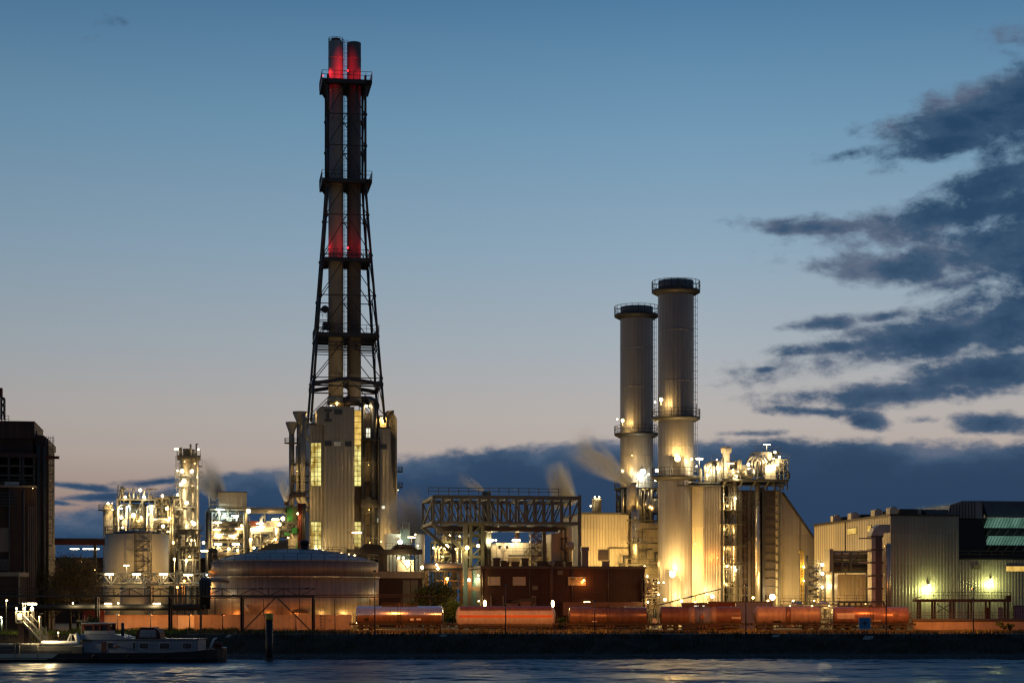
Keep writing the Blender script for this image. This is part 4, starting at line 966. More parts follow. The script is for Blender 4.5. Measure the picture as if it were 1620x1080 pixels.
mb = MB().box(ft.u(510),ft.u(521),-4,-1,ft.h(524),ft.h(513)); part(mb, 'instrument_hut', M['steel_dark'], tw)
mb = MB().box(ft.u(557),ft.u(563),-2.6,-1.9,ft.h(516),ft.h(511)); part(mb, 'instrument_panel', M['steel_mid'], tw)
for z, k, offs in ((zA, kA-1.7, ((0,-1,1.6),)), (zB, kB-.4, ((0,-1,2.2),))):
    x = ft.u(550.3,-3); lamp(tw, (x,-3.0,z+3.0), 'red', 0, .3)
    for (lx, ly, pw) in ((x-.5,-4.4,420 if z > 95 else 190),(x-.3,-5.0,480 if z > 95 else 50),(-k,-1.5,160),(k,-2,180)):
        ld = bpy.data.lights.new('beacon_glow','POINT'); ld.energy = pw*(1.4 if z > 80+20 else 1.0); ld.color = EMC['red']; ld.shadow_soft_size = .3  # bare red lights added round the beacons to spread their glow
        lo = bpy.data.objects.new('beacon_glow', ld); COL.objects.link(lo); lo.parent = tw; lo.location = (lx, ly, z+(6.4 if ly == -5.0 else 3.2))
lamp(tw, (kB-.2,-kB+.3,zB+1.6), 'red', 0, .22); lamp(tw, (-kA+.2,-kA+.3,zA+.6), 'red', 0, .18)

# ================================================================== big domed oil tank
f = Fr(465, 357, 0); rr = 15.95
tk = thing('oil_tank', 'huge domed metal oil tank glowing orange and copper', 'storage tank', f)
zb = f.h(912,0,-rr); zt = f.h(886.5,0,-rr)
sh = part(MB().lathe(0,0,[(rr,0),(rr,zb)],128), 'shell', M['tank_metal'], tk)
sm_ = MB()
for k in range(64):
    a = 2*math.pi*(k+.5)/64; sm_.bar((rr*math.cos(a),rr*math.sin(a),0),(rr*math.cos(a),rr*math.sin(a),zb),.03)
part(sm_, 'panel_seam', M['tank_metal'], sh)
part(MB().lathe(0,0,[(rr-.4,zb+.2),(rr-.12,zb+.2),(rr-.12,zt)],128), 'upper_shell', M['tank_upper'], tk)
part(MB().lathe(0,0,[(rr-.1,zb+.003),(rr+.25,zb+.003),(rr+.25,zb+.16),(rr-.1,zb+.19)],128), 'ring_ledge', M['alu'], tk)
pr = []
zd_ = f.h(867.5,0,-2)
for k in range(12):
    t = k/11; pr.append((max(.02,(rr-.1)*(1-t)), zt+.02+(zd_-zt)*(1-(1-t)**2)))
dm = part(MB().lathe(0,0,pr,96), 'dome', M['tank_roof'], tk)
rb = MB()
for k in range(48):
    a = 2*math.pi*k/48
    for i in range(0, 10): 
        p, q = pr[i], pr[i+1]; rb.bar((p[0]*math.cos(a),p[0]*math.sin(a),p[1]+.01),(q[0]*math.cos(a),q[0]*math.sin(a),q[1]+.01),.07)
part(rb, 'roof_rib', M['tank_roof'], dm)
part(MB().ring_rail(0,0,zt,rr-.1,1.4,40,.07), 'railing', M['steel_dark'], tk)
part(MB().ring_rail(0,0,pr[4][1],pr[4][0],1.2,28,.07), 'railing', M['steel_dark'], tk)
part(MB().pipe([(f.u(331,-6),-5,f.h(902)),(f.u(331,-6),-5,f.h(872)),(f.u(334,-6),-5,f.h(870.5)),(f.u(339,-6),-5,f.h(872)),(f.u(339,-6),-5,f.h(885))], .42, 12), 'vent_pipe', M['steel_dark'], tk)
for px in (479, 484):
    mb = MB().cyl(f.u(px,-3), -3, zd_-1.2, zd_+.9, .45, 12); mb.lathe(f.u(px,-3), -3, [(.7,zd_+.9),(.75,zd_+1.2),(.2,zd_+1.6)], 12); part(mb, 'roof_vent', M['black'], tk)
for px, py in ((470,967),(481,967)):
    a = math.asin(f.u(px,-rr)/rr); mb = MB().box(f.u(px,-rr)-.7,f.u(px,-rr)+.7,-rr*math.cos(a)-.35,-rr*math.cos(a)+.5,f.h(969,0,-rr),f.h(966,0,-rr)); part(mb, 'manhole', M['rust'], tk)
mb = MB().pipe([(f.u(389,-rr),-13.6,f.h(958,0,-rr)),(f.u(389,-rr),-15,f.h(958,0,-rr)),(f.u(391,-rr),-15.2,f.h(966,0,-rr))], .22, 8); part(mb, 'nozzle', M['tank_pale'], tk)
for px, pw in ((350,900),(415,500),(470,700),(520,800),(560,1500),(590,1500)):
    a = math.asin(f.u(px,-16)/17.4); q = Vector((17.6*math.sin(a),-17.6*math.cos(a),1.2)); lamp(tk, q, 'gold' if px > 500 else 'sodium', pw*1.3, .1, (0,-.3,.3))  # lamps added behind the wall to make the shell glow
# horizontal rail of pipes in front of the tank
f = Fr(268, 332, 0)
pr_ = thing('pipe_run', 'thin rusty pipe run on posts in front of the domed oil tank', 'pipe run', f)
for dz, px1 in ((0,705),(.35,665)): part(MB().pipe([(f.u(300),0,f.h(945.5)+dz),(f.u(px1),0,f.h(943)+dz)], .11, 6), 'pipe', M['rust'], pr_)
for px in (340,417,474,529,585,635,680): part(MB().bar((f.u(px),.15,0),(f.u(px),.15,f.h(945.5)-.12),.14), 'post', M['steel_dark'], pr_)
# stepped air cooler on the far side of the dome
f = Fr(412, 392)
ac = thing('air_cooler', 'stepped dark louvred air cooler just behind the tank dome', 'air cooler', f)
for k in range(5):
    z = f.h(872-k*3.4); x0 = f.u(402+k*5.5); mb = MB().box(x0, f.u(456), k*.35, 6, z-.42, z)
    part(mb, 'louvre', M['steel_mid'], ac)
part(MB().frame([f.u(403),f.u(430),f.u(455)], [.6,5.5], [f.h(874)], .3), 'stand', M['steel_dark'], ac)
part(MB().box(f.u(441), f.u(457), 1.9, 5, f.h(859.5), f.h(853)), 'header_box', M['roof_blue'], ac)

# ================================================================== pale tanks, pipe bridges, left
f = Fr(216.5, 385, 0); r = 6.35
t1 = thing('storage_tank', 'tall off white storage tank with a stair ladder tower', 'storage tank', f)
zt = f.h(843.5,0,-r)
part(MB().lathe(0,0,[(r,0),(r,zt)],72), 'shell', M['tank_pale'], t1)
part(MB().lathe(0,0,[(r+.03,zt+.003),(r*.5,zt+.7),(.1,zt+1.0)],48), 'roof', M['roof_blue'], t1)
part(MB().ring_rail(0,0,zt+.05,r,1.5,30,.09), 'railing', M['steel_dark'], t1)
mb = MB(); xs_ = [f.u(213.5,-r-1.5),f.u(237.5,-r-1.5)]; mb.frame(xs_, [-r-1.6,-r-.3], [f.h(p,0,-r) for p in (957,945,932,920,903,887,871,856,842)], .16, False)
zs_ = [f.h(p,0,-r) for p in (957,945,932,920,903,887,871,856,842)]
for i, (a, b) in enumerate(zip(zs_, zs_[1:])):
    mb.bar((xs_[i%2],-r-1.6,a),(xs_[1-i%2],-r-1.6,b),.1); mb.bar((xs_[i%2],-r-.9,a),(xs_[1-i%2],-r-.9,b),.28,.1); mb.bar((xs_[0],-r-1.6,(a+b)/2),(xs_[1],-r-1.6,(a+b)/2),.09)
part(mb, 'stair_tower', M['steel_dark'], t1)
lamp(t1, f.p(276,884,-13), 'gold', 16000, .3, (0,-1.5,0), post=14); lamp(t1, f.p(150,900,-16), 'warm', 7000, .12, (0,-.6,0), post=12); lamp(t1, f.p(176,955,-9), 'warm', 700, .15)  # weaker left mast lamp added to brighten the tank
f = Fr(215.5, 352, 0); r = 2.95
t2 = thing('storage_tank', 'small squat pale tank in front of the tall off white tank', 'storage tank', f)
zt = f.h(918,0,-r); part(MB().lathe(0,0,[(r,0),(r,zt)],48), 'shell', M['tank_pale'], t2)
part(MB().lathe(0,0,[(r+.06,zt+.003),(r*.6,zt+.35),(.1,zt+.5)],32), 'roof', M['white'], t2); part(MB().ring_rail(0,0,zt+.05,r,1.3,16,.07), 'railing', M['steel_pale'], t2)
lamp(t2, Vector((-4.5,-15,2.6)), 'warm', 2600, .1, (0,-.3,.3)); lamp(t2, Vector((5.5,-14,2.6)), 'warm', 2600, .1, (0,-.3,.3))  # lamps added low in front to brighten the tank
mb = MB().pipe([(-.6,-1,zt+.3),(-.6,-1,zt+1.6),(1.2,-1,zt+1.6),(1.2,-1,zt+.3)], .1, 6); part(mb, 'vent_pipe', M['steel_grey'], t2)
# far red bridge
f = Fr(70, 400)
rb_ = thing('pipe_bridge', 'dark red pipe bridge crossing behind the bare trees', 'pipe bridge', f)
part(MB().box(0, f.u(172), 0, 2.5, f.h(861), f.h(853)), 'girder', M['red_steel'], rb_)
for px in (84,150): part(MB().box(f.u(px)-.3,f.u(px)+.3,.3,1.8,0,f.h(861)-.004), 'support', M['steel_dark'], rb_)
for k in range(3): part(MB().pipe([(.2,.5+k*.7,f.h(852)),(f.u(170),.5+k*.7,f.h(852))],.22,6), 'pipe', M['steel_mid'], rb_)
for px,py in ((118,868),(138,868),(150,868)): lamp(rb_, f.p(px,py,1), 'white', 300, .15, (0,-.6,-.3), 'tube', 1.8)
# lighting truss behind
f = Fr(150, 345, 0)
tb = thing('pipe_bridge', 'lattice pipe bridge with white strip lights, in front of the pale tanks', 'pipe bridge', f)
xa, xb = f.u(150), f.u(332); z0, z1 = f.h(925), f.h(906.5); n = 7
ch = MB()
for y in (0,2.2):
    for z in (z0,z1): ch.bar((xa,y,z),(xb,y,z),.28)
part(ch, 'chord', M['steel_mid'], tb)
for k in range(n):
    a = xa+(xb-xa)*k/n; b = xa+(xb-xa)*(k+1)/n; mb = MB(); m_ = (a+b)/2
    mb.bar((a,0,z0),(m_,0,z1),.18); mb.bar((m_,0,z1),(b,0,z0),.18); mb.bar((a,0,z0),(a,0,z1),.16); part(mb, 'lattice_bay', M['steel_mid'], tb); mb = MB(); mb.bar((a,2.2,z0),(m_,2.2,z1),.16); mb.bar((m_,2.2,z1),(b,2.2,z0),.16); part(mb, 'lattice_bay', M['steel_mid'], tb)
for k in range(3): part(MB().pipe([(xa,.5+k*.6,z0+.35),(xb,.5+k*.6,z0+.35)],.2,8), 'pipe', M['steel_pale'], tb)
for px in (152,236,322): part(MB().frame([f.u(px)-.3,f.u(px)+.3],[.1,2.1],[z0-.15],.22), 'support', M['steel_dark'], tb)
for px,py in ((173,908),(216,908),(258.5,908),(297.5,909)): lamp(tb, f.p(px,py,-.6), 'white', 1000, .24, (0,-.5,-.5), 'tube', 1.45, post=.8)
lamp(tb, f.p(327,909,-.6), 'cool', 250, .16); lamp(tb, f.p(200,894,-.4), 'white', 500, .16, (0,-.4,-.4), 'tube', .9, post=1.6)
# front pipe bridge
f = Fr(0, 318, 0)
fb = thing('pipe_bridge', 'long dark walkway pipe bridge running above the orange wall', 'pipe bridge', f)
xa, xb = f.u(-40), f.u(498); z0, z1 = f.h(942.5), f.h(930.5)
ch = MB()
for y in (0,1.8): ch.bar((xa,y,z0),(xb,y,z0),.3,.26); ch.bar((xa,y,z1),(xb,y,z1),.12)
part(ch, 'chord', M['steel_dark'], fb)
n = 22
for k in range(n):
    a = xa+(xb-xa)*k/n; b = xa+(xb-xa)*(k+1)/n; mb = MB()
    mb.bar((a,0,z0),(a,0,z1),.13)
    if k > 8:
        mb.bar((a if k%2 else b,0,z0),(b if k%2 else a,0,z1),.12)
        if k%3==0: mb.box((a+b)/2-.35,(a+b)/2+.35,-.1,.1,z1-.12,z1+.14)
    else: mb.bar((a,0,(z0+z1)/2),(b,0,(z0+z1)/2),.07)
    part(mb, 'rail_bay', M['steel_dark'], fb)
part(MB().box(xa,xb,.2,1.6,z0+.14,z0+.2), 'walkway', M['steel_dark'], fb)
for px in (152,268,382,495): part(MB().frame([f.u(px)-.04,f.u(px)+.04],[.1,1.7],[z0-.2],.3), 'post', M['steel_dark'], fb)
part(MB().bar((f.u(437),.2,z0-.1),(f.u(384),.2,.1),.2), 'diagonal_brace', M['steel_dark'], fb); part(MB().bar((f.u(437),.2,z0-.1),(f.u(492),.2,.1),.2), 'diagonal_brace', M['steel_dark'], fb)
part(MB().pipe([(xa,2.6,f.h(959)),(f.u(322),2.6,f.h(959))], .42, 12), 'pipe', M['steel_mid'], fb)
part(MB().pipe([(xa,3.4,f.h(963)),(f.u(318),3.4,f.h(963))], .22, 8), 'pipe', M['steel_dark'], fb)
for k, px in enumerate((314,318,322,326)):
    part(MB().pipe([(f.u(px),2.2+k*.3,f.h(963)),(f.u(px),2.2+k*.3,f.h(917+k)),(f.u(px)+.1,4,f.h(914+k)),(f.u(px)+.1,24,f.h(914+k))], .26, 8), 'pipe', M['steel_dark'], fb)
part(MB().bar((f.u(314),2.4,0),(f.u(314),2.4,f.h(961)),.35), 'post', M['steel_dark'], fb)
for px,py,k in ((171,954.5,'tube'),(248,954.5,'tube'),(115.5,953.5,'ball'),(153,954.5,'ball'),(187,953.5,'ball')):
    lamp(fb, f.p(px,py,1.8), 'white', 900 if k=='tube' else 600, .22 if k=='tube' else .17, (0,-.7,-.5), k, 1.15)
# sodium lamps right of the small tank
f = Fr(289, 362, 0)
for px,py,lb in ((291.5,918.5,'highest of three orange street lamps right of the pale tanks'),(288,925,'middle one of three orange street lamps right of the pale tanks'),(280.5,928.5,'lowest of three orange street lamps right of the pale tanks')):
    g = Fr(px, 362, 0); sl = thing('street_lamp', lb, 'street lamp', g, 'orange street lamps right of the pale tanks'); part(MB().pipe([(0,.2,0),(0,.2,g.h(py))],.08,6), 'mast', M['steel_dark'], sl); lamp(sl, (0,0,g.h(py)), 'sodium', 1500, .3, (0,-.8,-.2))

# ================================================================== dark factory at the left
f = Fr(-60, 331)
df = thing('factory_building', 'dark sooty stepped brick factory block at the picture edge', 'building', f)
d0 = 0
xa = 0
def fx(px, d=0): return f.u(px, d)
part(MB().box(0, fx(14), 0, 16, 0, f.h(770)), 'wall', M['brick_old'], df); part(MB().box(fx(14)+.004, fx(42), -.6, 14, 0, f.h(770)), 'wall', M['brick_old'], df)
part(MB().box(fx(42)+.004, fx(57), 0, 15, 0, f.h(771)), 'wall', M['rust'], df)
part(MB().box(0, fx(57.5), -.7, 3, f.h(770)+.003, f.h(767)), 'cornice', M['concrete'], df)
part(MB().box(0, fx(56,5), 7, 20, f.h(767), f.h(716)), 'wall', M['black'], df)  # black wall paints the dark inside the open storey
part(MB().box(0, fx(57,2), 1, 20, f.h(721), f.h(715)), 'roof_slab', M['rust'], df)
for px in (-10,14,32,37,54): part(MB().box(fx(px,1.5)-.18,fx(px,1.5)+.18,1.2,1.6,f.h(767)+.003,f.h(721)-.003), 'column', M['steel_dark'], df)
part(MB().box(0, fx(52,3), 3, 20, f.h(714), f.h(690)), 'wall', M['brick_old'], df)
part(MB().box(0, fx(55,3), 2.5, 20, f.h(690)+.003, f.h(664)), 'wall', M['rust'], df)
part(MB().box(0, fx(55.6,3), 2.3, 20, f.h(664)+.003, f.h(662.5)), 'roof_edge', M['steel_dark'], df)
part(MB().box(fx(57,3)+.004, fx(77,3), 3, 16, 0, f.h(700)), 'wall', M['brick_old'], df)
part(MB().prism([(fx(55,4),f.h(700)+.003),(fx(77,4),f.h(700)+.003),(fx(77,4),f.h(690)),(fx(70,4),f.h(684)),(fx(55.5,4),f.h(683))], 3.5, 20), 'roof', M['rust'], df)
for px in (45,48,51,54): part(MB().box(fx(px)-.08,fx(px)+.08,-.14,-.004,0,f.h(800)), 'pilaster', M['tank_upper'], df)
part(MB().ladder(fx(79.5,3), 3.6, f.h(862), f.h(685), .8, .8, True, .1), 'ladder', M['steel_mid'], df)
part(MB().bar((fx(66,3),3,f.h(720)),(fx(94,3),2.4,f.h(720)),.4,.5), 'beam', M['red_steel'], df)
part(MB().bar((fx(58,6),6,f.h(684)),(fx(58,6),6,f.h(675)),.2), 'vent_post', M['steel_dark'], df)
for k in range(5):
    z = f.h(799-k*5); part(MB().box(fx(-20),fx(28),-.75,-.61,z-.18,z+.12), 'louvre_blade', M['steel_dark'], df)
part(MB().box(fx(8,.5), fx(30,.5), -.2, 1.5, f.h(767), f.h(761)), 'vent_box', M['white_boat'], df)
part(MB().box(fx(-20), fx(13.5), -.2, -.004, f.h(872), f.h(834)), 'side_panel', M['tank_upper'], df)
wo = part(MB().box(fx(-20), fx(15), -.9, -.61, f.h(902), f.h(884)), 'window', M['steel_mid'], df)
for k in range(4): part(MB().box(fx(-12+k*7), fx(-7+k*7), -.95, -.904, f.h(900), f.h(886)), 'pane', M['glass_dark'], wo)
mb = MB().frame([fx(1,8),fx(6,8)], [8,10], [f.h(p,0,8) for p in (650,638,628)], .2, True, f.h(663,0,8)); part(mb, 'roof_tower', M['steel_dark'], df)
part(MB().box(fx(-2,8),fx(3,8),8.3,9.7,f.h(626,0,8),f.h(612,0,8)), 'roof_tank', M['red_steel'], df)
part(MB().rail([(fx(-20,6),6,f.h(662)),(fx(14,6),6,f.h(662))],1.2,2,.08), 'railing', M['steel_dark'], df)
f = Fr(-40, 322, 0)
an = thing('shed', 'low brick shed with a pale fascia below the dark factory', 'shed', f)
part(MB().box(0, f.u(29), 0, 6, 0, f.h(911)), 'wall', M['brick_old'], an); part(MB().box(-.2, f.u(31), -.3, 6.2, f.h(911)+.003, f.h(904.5)), 'fascia', M['concrete'], an)
part(MB().bar((f.u(30.5),-.2,0),(f.u(30.5),-.2,f.h(911)),.14), 'post', M['steel_grey'], an)

# dark low building far behind the bare trees
f = Fr(40, 470)
sh_ = thing('storage_shed', 'long low dark shed far behind the bare trees', 'shed', f)
part(MB().box(0, f.u(335), 0, 14, 0, f.h(884)), 'wall', M['brick_old'], sh_); part(MB().box(-.3, f.u(335)+.3, -.4, 14.4, f.h(884)+.003, f.h(881)), 'roof', M['roof_dark'], sh_)
for px,py in ((80,906),(104,907),(133,900),(128,888)): lamp(sh_, f.p(px,py,-1), 'warm', 300, .16)

# pipes, gutters and floor bands on the dark factory
f = Fr(-60, 331)
for px, r in ((18,.12),(41,.14),(60,.2),(63,.12),(70,.25)): part(MB().pipe([(f.u(px,2.8),-.78 if px < 42 else 2.6,0),(f.u(px,2.8),-.78 if px < 42 else 2.6,f.h(775 if px < 42 else 702))], r, 7), 'downpipe', M['steel_mid'], df)
for py in (735,750): part(MB().box(0, f.u(54,1.5), 1.3, 6.9, f.h(py)-.12, f.h(py)+.12), 'floor_slab', M['steel_mid'], df)
for px in (8,22,46): part(MB().box(f.u(px,5)-.9, f.u(px,5)+.9, 4.5, 6.5, f.h(766), f.h(756)), 'machine', M['steel_mid'], df)
part(MB().rail([(0,1.1,f.h(766)),(f.u(55,1),1.1,f.h(766))], 1.1, 1.6, .07), 'railing', M['steel_mid'], df)
for py in (700,730,760,790,820,850): part(MB().box(f.u(57.5,3), f.u(76.5,3), 2.86, 2.996, f.h(py)-.12, f.h(py)+.12), 'wall_band', M['rust'], df)
for py in (715,765,815,860): part(MB().box(f.u(76,2.4), f.u(83,2.4), 2.2, 3.6, f.h(py)-.12, f.h(py)), 'ladder_landing', M['steel_mid'], df)
lamp(df, f.p(52,772,-2), 'warm', 90, .06)
# ================================================================== process units
def column_vessel(rt, f, px0, px1, d, py0, py1, mm='alu_rough', n=28, plats=(), name='column', base=0, ladder=True):
    xa, xb = f.u(px0, d), f.u(px1, d); x = (xa+xb)/2; r = (xb-xa)/2; zt = f.h(py0, x, d)
    zb = base if py1 is None else f.h(py1, x, d)
    o = part(MB().lathe(x, d, [(r*.98,zb),(r,zb+.2),(r,zt-r*.5),(r*.85,zt-r*.2),(r*.4,zt),(.05,zt+.05)], n), name, M[mm], rt)
    z = zb+2.5
    while z < zt-r: part(MB().lathe(x, d, [(r-.04,z-.08),(r+.04,z-.06),(r+.04,z+.06),(r-.04,z+.08)], n), 'band_seam', M[mm], o); z += 3.1
    for py in plats:
        z = f.h(py, x, d); mb = MB().lathe(x, d, [(r+.02,z-.2),(r+1.1,z-.2),(r+1.1,z),(r+.02,z)], 18); mb.ring_rail(x, d, z, r+1.05, 1.1, 12, .07)
        part(mb, 'platform', M['steel_mid'], o)
    if ladder: part(MB().ladder(x+r*.5, d-r-.35, zb, zt, .5, .7, True, .06), 'ladder', M['steel_mid'], o)
    return o, x, r, zt
def rack(rt, f, px0, px1, d0, d1, pys, w=.28, mm='steel_mid', bays=3, base=0, pipes=4, seed=1, pm=('steel_pale','alu_rough','steel_grey','alu'), rails=True, gear=2):
    """open steel structure: frame, deck with railing on each level, pipes along and down, small gear"""
    q = random.Random(seed); xa, xb = f.u(px0,d0), f.u(px1,d0); zs = [f.h(p,(xa+xb)/2,d0) for p in pys]; zs.sort()
    xs_ = [xa+(xb-xa)*k/bays for k in range(bays+1)]
    part(MB().frame(xs_, [d0,d1], zs, w, True, base), 'steel_frame', M[mm], rt)
    for z in zs:
        mb = MB().box(xa-.3, xb+.3, d0-.3, d1, z+w*.5+.004, z+w*.5+.07)
        if rails: mb.rail([(xa-.3,d0-.3,z+.2),(xb+.3,d0-.3,z+.2)], 1.1, 1.7, .06)
        part(mb, 'platform', M['steel_mid'], rt)
    zz = [base]+zs
    for i in range(len(zz)-1):
        a, b = zz[i], zz[i+1]
        for k in range(int(pipes*1.6)):
            r = q.uniform(.07,.26); z = a+(b-a)*q.uniform(.25,.92); y = q.uniform(d0+.2,d1-.3); x0_ = xa+(xb-xa)*q.uniform(0,.35); x1_ = xb-(xb-xa)*q.uniform(0,.35)
            z2 = a+(b-a)*q.uniform(.05,.9)
            part(MB().pipe([(x0_,y,z2),(x0_,y,z),(x1_,y,z),(x1_,y,z2-.2)], r, 8), 'pipe', M[q.choice(pm)], rt)
        for k in range(int(gear*1.4)):
            x = q.uniform(xa+.5,xb-.5); y = q.uniform(d0+.3,d1-.6); h = (b-a)*q.uniform(.3,.7); t = q.random()
            if t < .4: mb = MB().lathe(x, y, [(.1,a+.2),(.5,a+.35),(.5,a+h),(.1,a+h+.25)], 12)
            elif t < .7: mb = MB().drum((x-.9,y,a+.8),(x+.9,y,a+.8),.45,12,.5)
            else: mb = MB().box(x-.5,x+.5,y-.4,y+.4,a+.25,a+h); mb.box(x-.3,x+.3,y-.3,y+.3,a+h,a+h+.3)
            part(mb, 'vessel', M[q.choice(pm)], rt)
def risers(rt, f, pxs, d, py0, py1, r, mm='alu', name='riser_pipe'):
    for px in pxs:
        x = f.u(px,d); part(MB().pipe([(x,d,f.h(py0,x,d)),(x,d,f.h(py1,x,d)),(x+.6,d+.4,f.h(py1,x,d)+.5),(x+1.6,d+1.4,f.h(py1,x,d)+.5)], r, 8), name, M[mm], rt)

# unit A: clustered vessels at the far left of the works
f = Fr(163, 440)
ua = thing('process_unit', 'brightly lit cluster of vessels and pipes left of the tall column', 'process plant', f)
column_vessel(ua, f, 163, 179, 2, 797, None, 'tank_pale', plats=(806,))
column_vessel(ua, f, 177, 190, 5, 806, None, 'alu_rough', plats=(815,830))
rack(ua, f, 186, 245, 0, 9, (790,836), .42, 'steel_mid', 3, pipes=8, seed=3, gear=3)
column_vessel(ua, f, 206, 231, 4, 797, 838, 'alu', base=0, plats=(), name='reactor', ladder=False)
mb = MB().lathe(f.u(218,4), 4, [(.3,f.h(852)),(1.0,f.h(846)),(1.85,f.h(838.5))], 24); part(mb, 'reactor_cone', M['alu'], ua)
column_vessel(ua, f, 190, 196.5, 3, 769, 790, 'stack_old', ladder=False, name='vent_stack'); column_vessel(ua, f, 186, 188, 3, 767, 790, 'steel_grey', ladder=False, name='vent_pipe')
column_vessel(ua, f, 209, 213, 3, 772, 790, 'alu', ladder=False, name='condenser'); column_vessel(ua, f, 225, 230, 2, 779, 790, 'alu', ladder=False, name='condenser'); column_vessel(ua, f, 202, 206, 2, 778, 790, 'steel_pale', ladder=False, name='condenser')
column_vessel(ua, f, 236, 242, 2, 783, 790, 'steel_pale', ladder=False, name='condenser'); column_vessel(ua, f, 215, 221, 6, 780, 790, 'alu', ladder=False, name='condenser')
rack(ua, f, 245, 268, 1, 8, (788,803,822,838), .3, 'steel_mid', 2, pipes=5, seed=5)
column_vessel(ua, f, 249, 263, 4, 786, None, 'alu', plats=(800,815)); risers(ua, f, (246,266,270,273), 1, 900, 800, .22)
rack(ua, f, 262, 284, 2, 9, (786,808,832,850), .3, 'steel_mid', 2, pipes=5, seed=7)
part(MB().drum((f.u(243,0),0,f.h(823)),(f.u(268,0),0,f.h(823)),.7,14,.5), 'drum', M['alu'], ua)
risers(ua, f, (187,200,233,238,241), -.3, 900, 802, .25, 'alu'); risers(ua, f, (190,196,229,236), .6, 795, 776, .13, 'steel_pale')
risers(ua, f, (275,277,279,281), -.2, 900, 790, .16, 'steel_grey')
LA = [(171,796,0,2,'warm',.45),(177.5,795.5,.2,1,'warm',.15),(198,786,-.5,2,'warm',.5),(222,775,1,2.2,'white',.6),(228,786,-.4,2.2,'white',.55),(192,818,-.6,2,'white',.6),(211,815,.6,3,'gold',.9),(224,818,1,2,'gold',.5),(234.5,813,-.6,1.3,'warm',.4),(257,784,0,1.7,'warm',.5),(264,804,-.2,2,'warm',.6),(268.5,819.5,-.6,1.8,'warm',.5),(258,832,-.4,2,'white',.6),(277,821,-.4,1.4,'warm',.4),(266,840.5,-2,1.7,'warm',.5),(275,858,-1,2,'warm',.55),(194,834,-.5,1.2,'white',.3),(178,806,1.0,1.2,'warm',.2),(240,800,-.4,.9,'cool',.2),(204,800,.3,1,'cool',.25),(192,804,-.3,1,'cool',.25)]
for px,py,d,k,c,r in LA: lamp(ua, f.p(px,py,d-1), c, 760*k, r*.82)
# tall column pair
f = Fr(283, 432)
uc = thing('distillation_column', 'tallest lit twin distillation column with platforms and lamps', 'distillation column', f)
o, x, r, zt = column_vessel(uc, f, 284, 300.5, 3, 722, None, 'alu_rough', plats=(753,770,803,838,865), ladder=False)
o2, xb_, r2, zt2 = column_vessel(uc, f, 299, 314, 5, 722, None, 'alu_rough', plats=(753,838,), ladder=False)
part(MB().pipe([(f.u(313,2.4),2.4,f.h(900)),(f.u(313,2.4),2.4,f.h(722)),(f.u(309,2.4),3.2,f.h(715))], .28, 8), 'riser_pipe', M['alu'], uc)
z = f.h(720); xa_, xz_ = f.u(280,1), f.u(317,1)
mb = MB().box(xa_, xz_, .4, 8.4, z-.5, z); mb.rail([(xa_,.4,z),(xz_,.4,z)], 1.3, 1, .1); mb.rail([(xa_,8.4,z),(xz_,8.4,z)], 1.3, 1, .1); part(mb, 'top_platform', M['steel_dark'], uc)
part(MB().box(f.u(289.5,2), f.u(300,2), 2, 5, z+.01, f.h(708)), 'top_cabin', M['steel_dark'], uc)
part(MB().box(f.u(303.5,2), f.u(308,2), 2, 4, z+.01, f.h(709)), 'top_cabin', M['steel_dark'], uc)
part(MB().pipe([(f.u(310.5,2),2,z),(f.u(310.5,2),2,f.h(701)),(f.u(315,2),2,f.h(699.5)),(f.u(315,2),2,f.h(703))], .17, 6), 'vent_pipe', M['steel_dark'], uc)
part(MB().pipe([(f.u(301.5,2),2,z),(f.u(301.5,2),2,f.h(701))], .22, 6), 'vent_pipe', M['steel_pale'], uc)
part(MB().pipe([(f.u(285,2),2,z),(f.u(285,2),2,f.h(707))], .22, 6), 'vent_pipe', M['steel_mid'], uc); part(MB().pipe([(f.u(287,2),2,z),(f.u(287,2),2,f.h(706))], .15, 6), 'vent_pipe', M['steel_pale'], uc)
mb = MB().box(f.u(314,2), f.u(320,2), 1, 4, f.h(735)-.2, f.h(735)); mb.rail([(f.u(314,1),1,f.h(735)),(f.u(320,1),1,f.h(735))], 1.3, .8, .09); part(mb, 'side_platform', M['steel_dark'], uc)
part(MB().ladder(f.u(281,1), 1, f.h(780), z, .6, .7, True, .08), 'ladder', M['steel_mid'], uc); part(MB().ladder(f.u(299.5,.4), .6, 0, f.h(722), .6, .7, True, .07), 'ladder', M['steel_mid'], uc)
rack(uc, f, 276, 286, -.5, 3, (790,812,832,850), .25, 'steel_pale', 1, pipes=4, seed=9, gear=1)
rack(uc, f, 283, 316, -2.5, 0, (838,865,885), .26, 'steel_mid', 3, pipes=5, seed=13)
risers(uc, f, (284,291,295,306,310), -1, 910, 850, .18)
for px,py,d,k,c,r in ((288,745,-.6,3,'white',.75),(303.5,745,1.2,3,'white',.7),(281,744,0,1.0,'white',.3),(291,761,-.6,3.4,'white',.85),(286,766,-.6,1.8,'white',.6),(295,795,-1,3.4,'white',.75),(281,782,-.4,1.4,'white',.4),(307,828,1.2,2.8,'white',.75),(304,825,1.2,2,'white',.5),(305,855,.5,3,'white',.85),(295,886,-2.8,2.4,'white',.6),(322,858,-2,1.5,'warm',.5),(313.8,710.5,1,.6,'white',.3),(292,730,-.4,.5,'gold',.15),(308,733,1.2,.6,'gold',.15),(300,880,-3,1.6,'warm',.3)):
    lamp(uc, f.p(px,py,d-.6), c, 1150*k, r*.75, (0,-.25,-.45))
lamp(uc, f.p(279,710,1), 'white', 250, .2, (0,-.6,-.1), 'tube', .9)
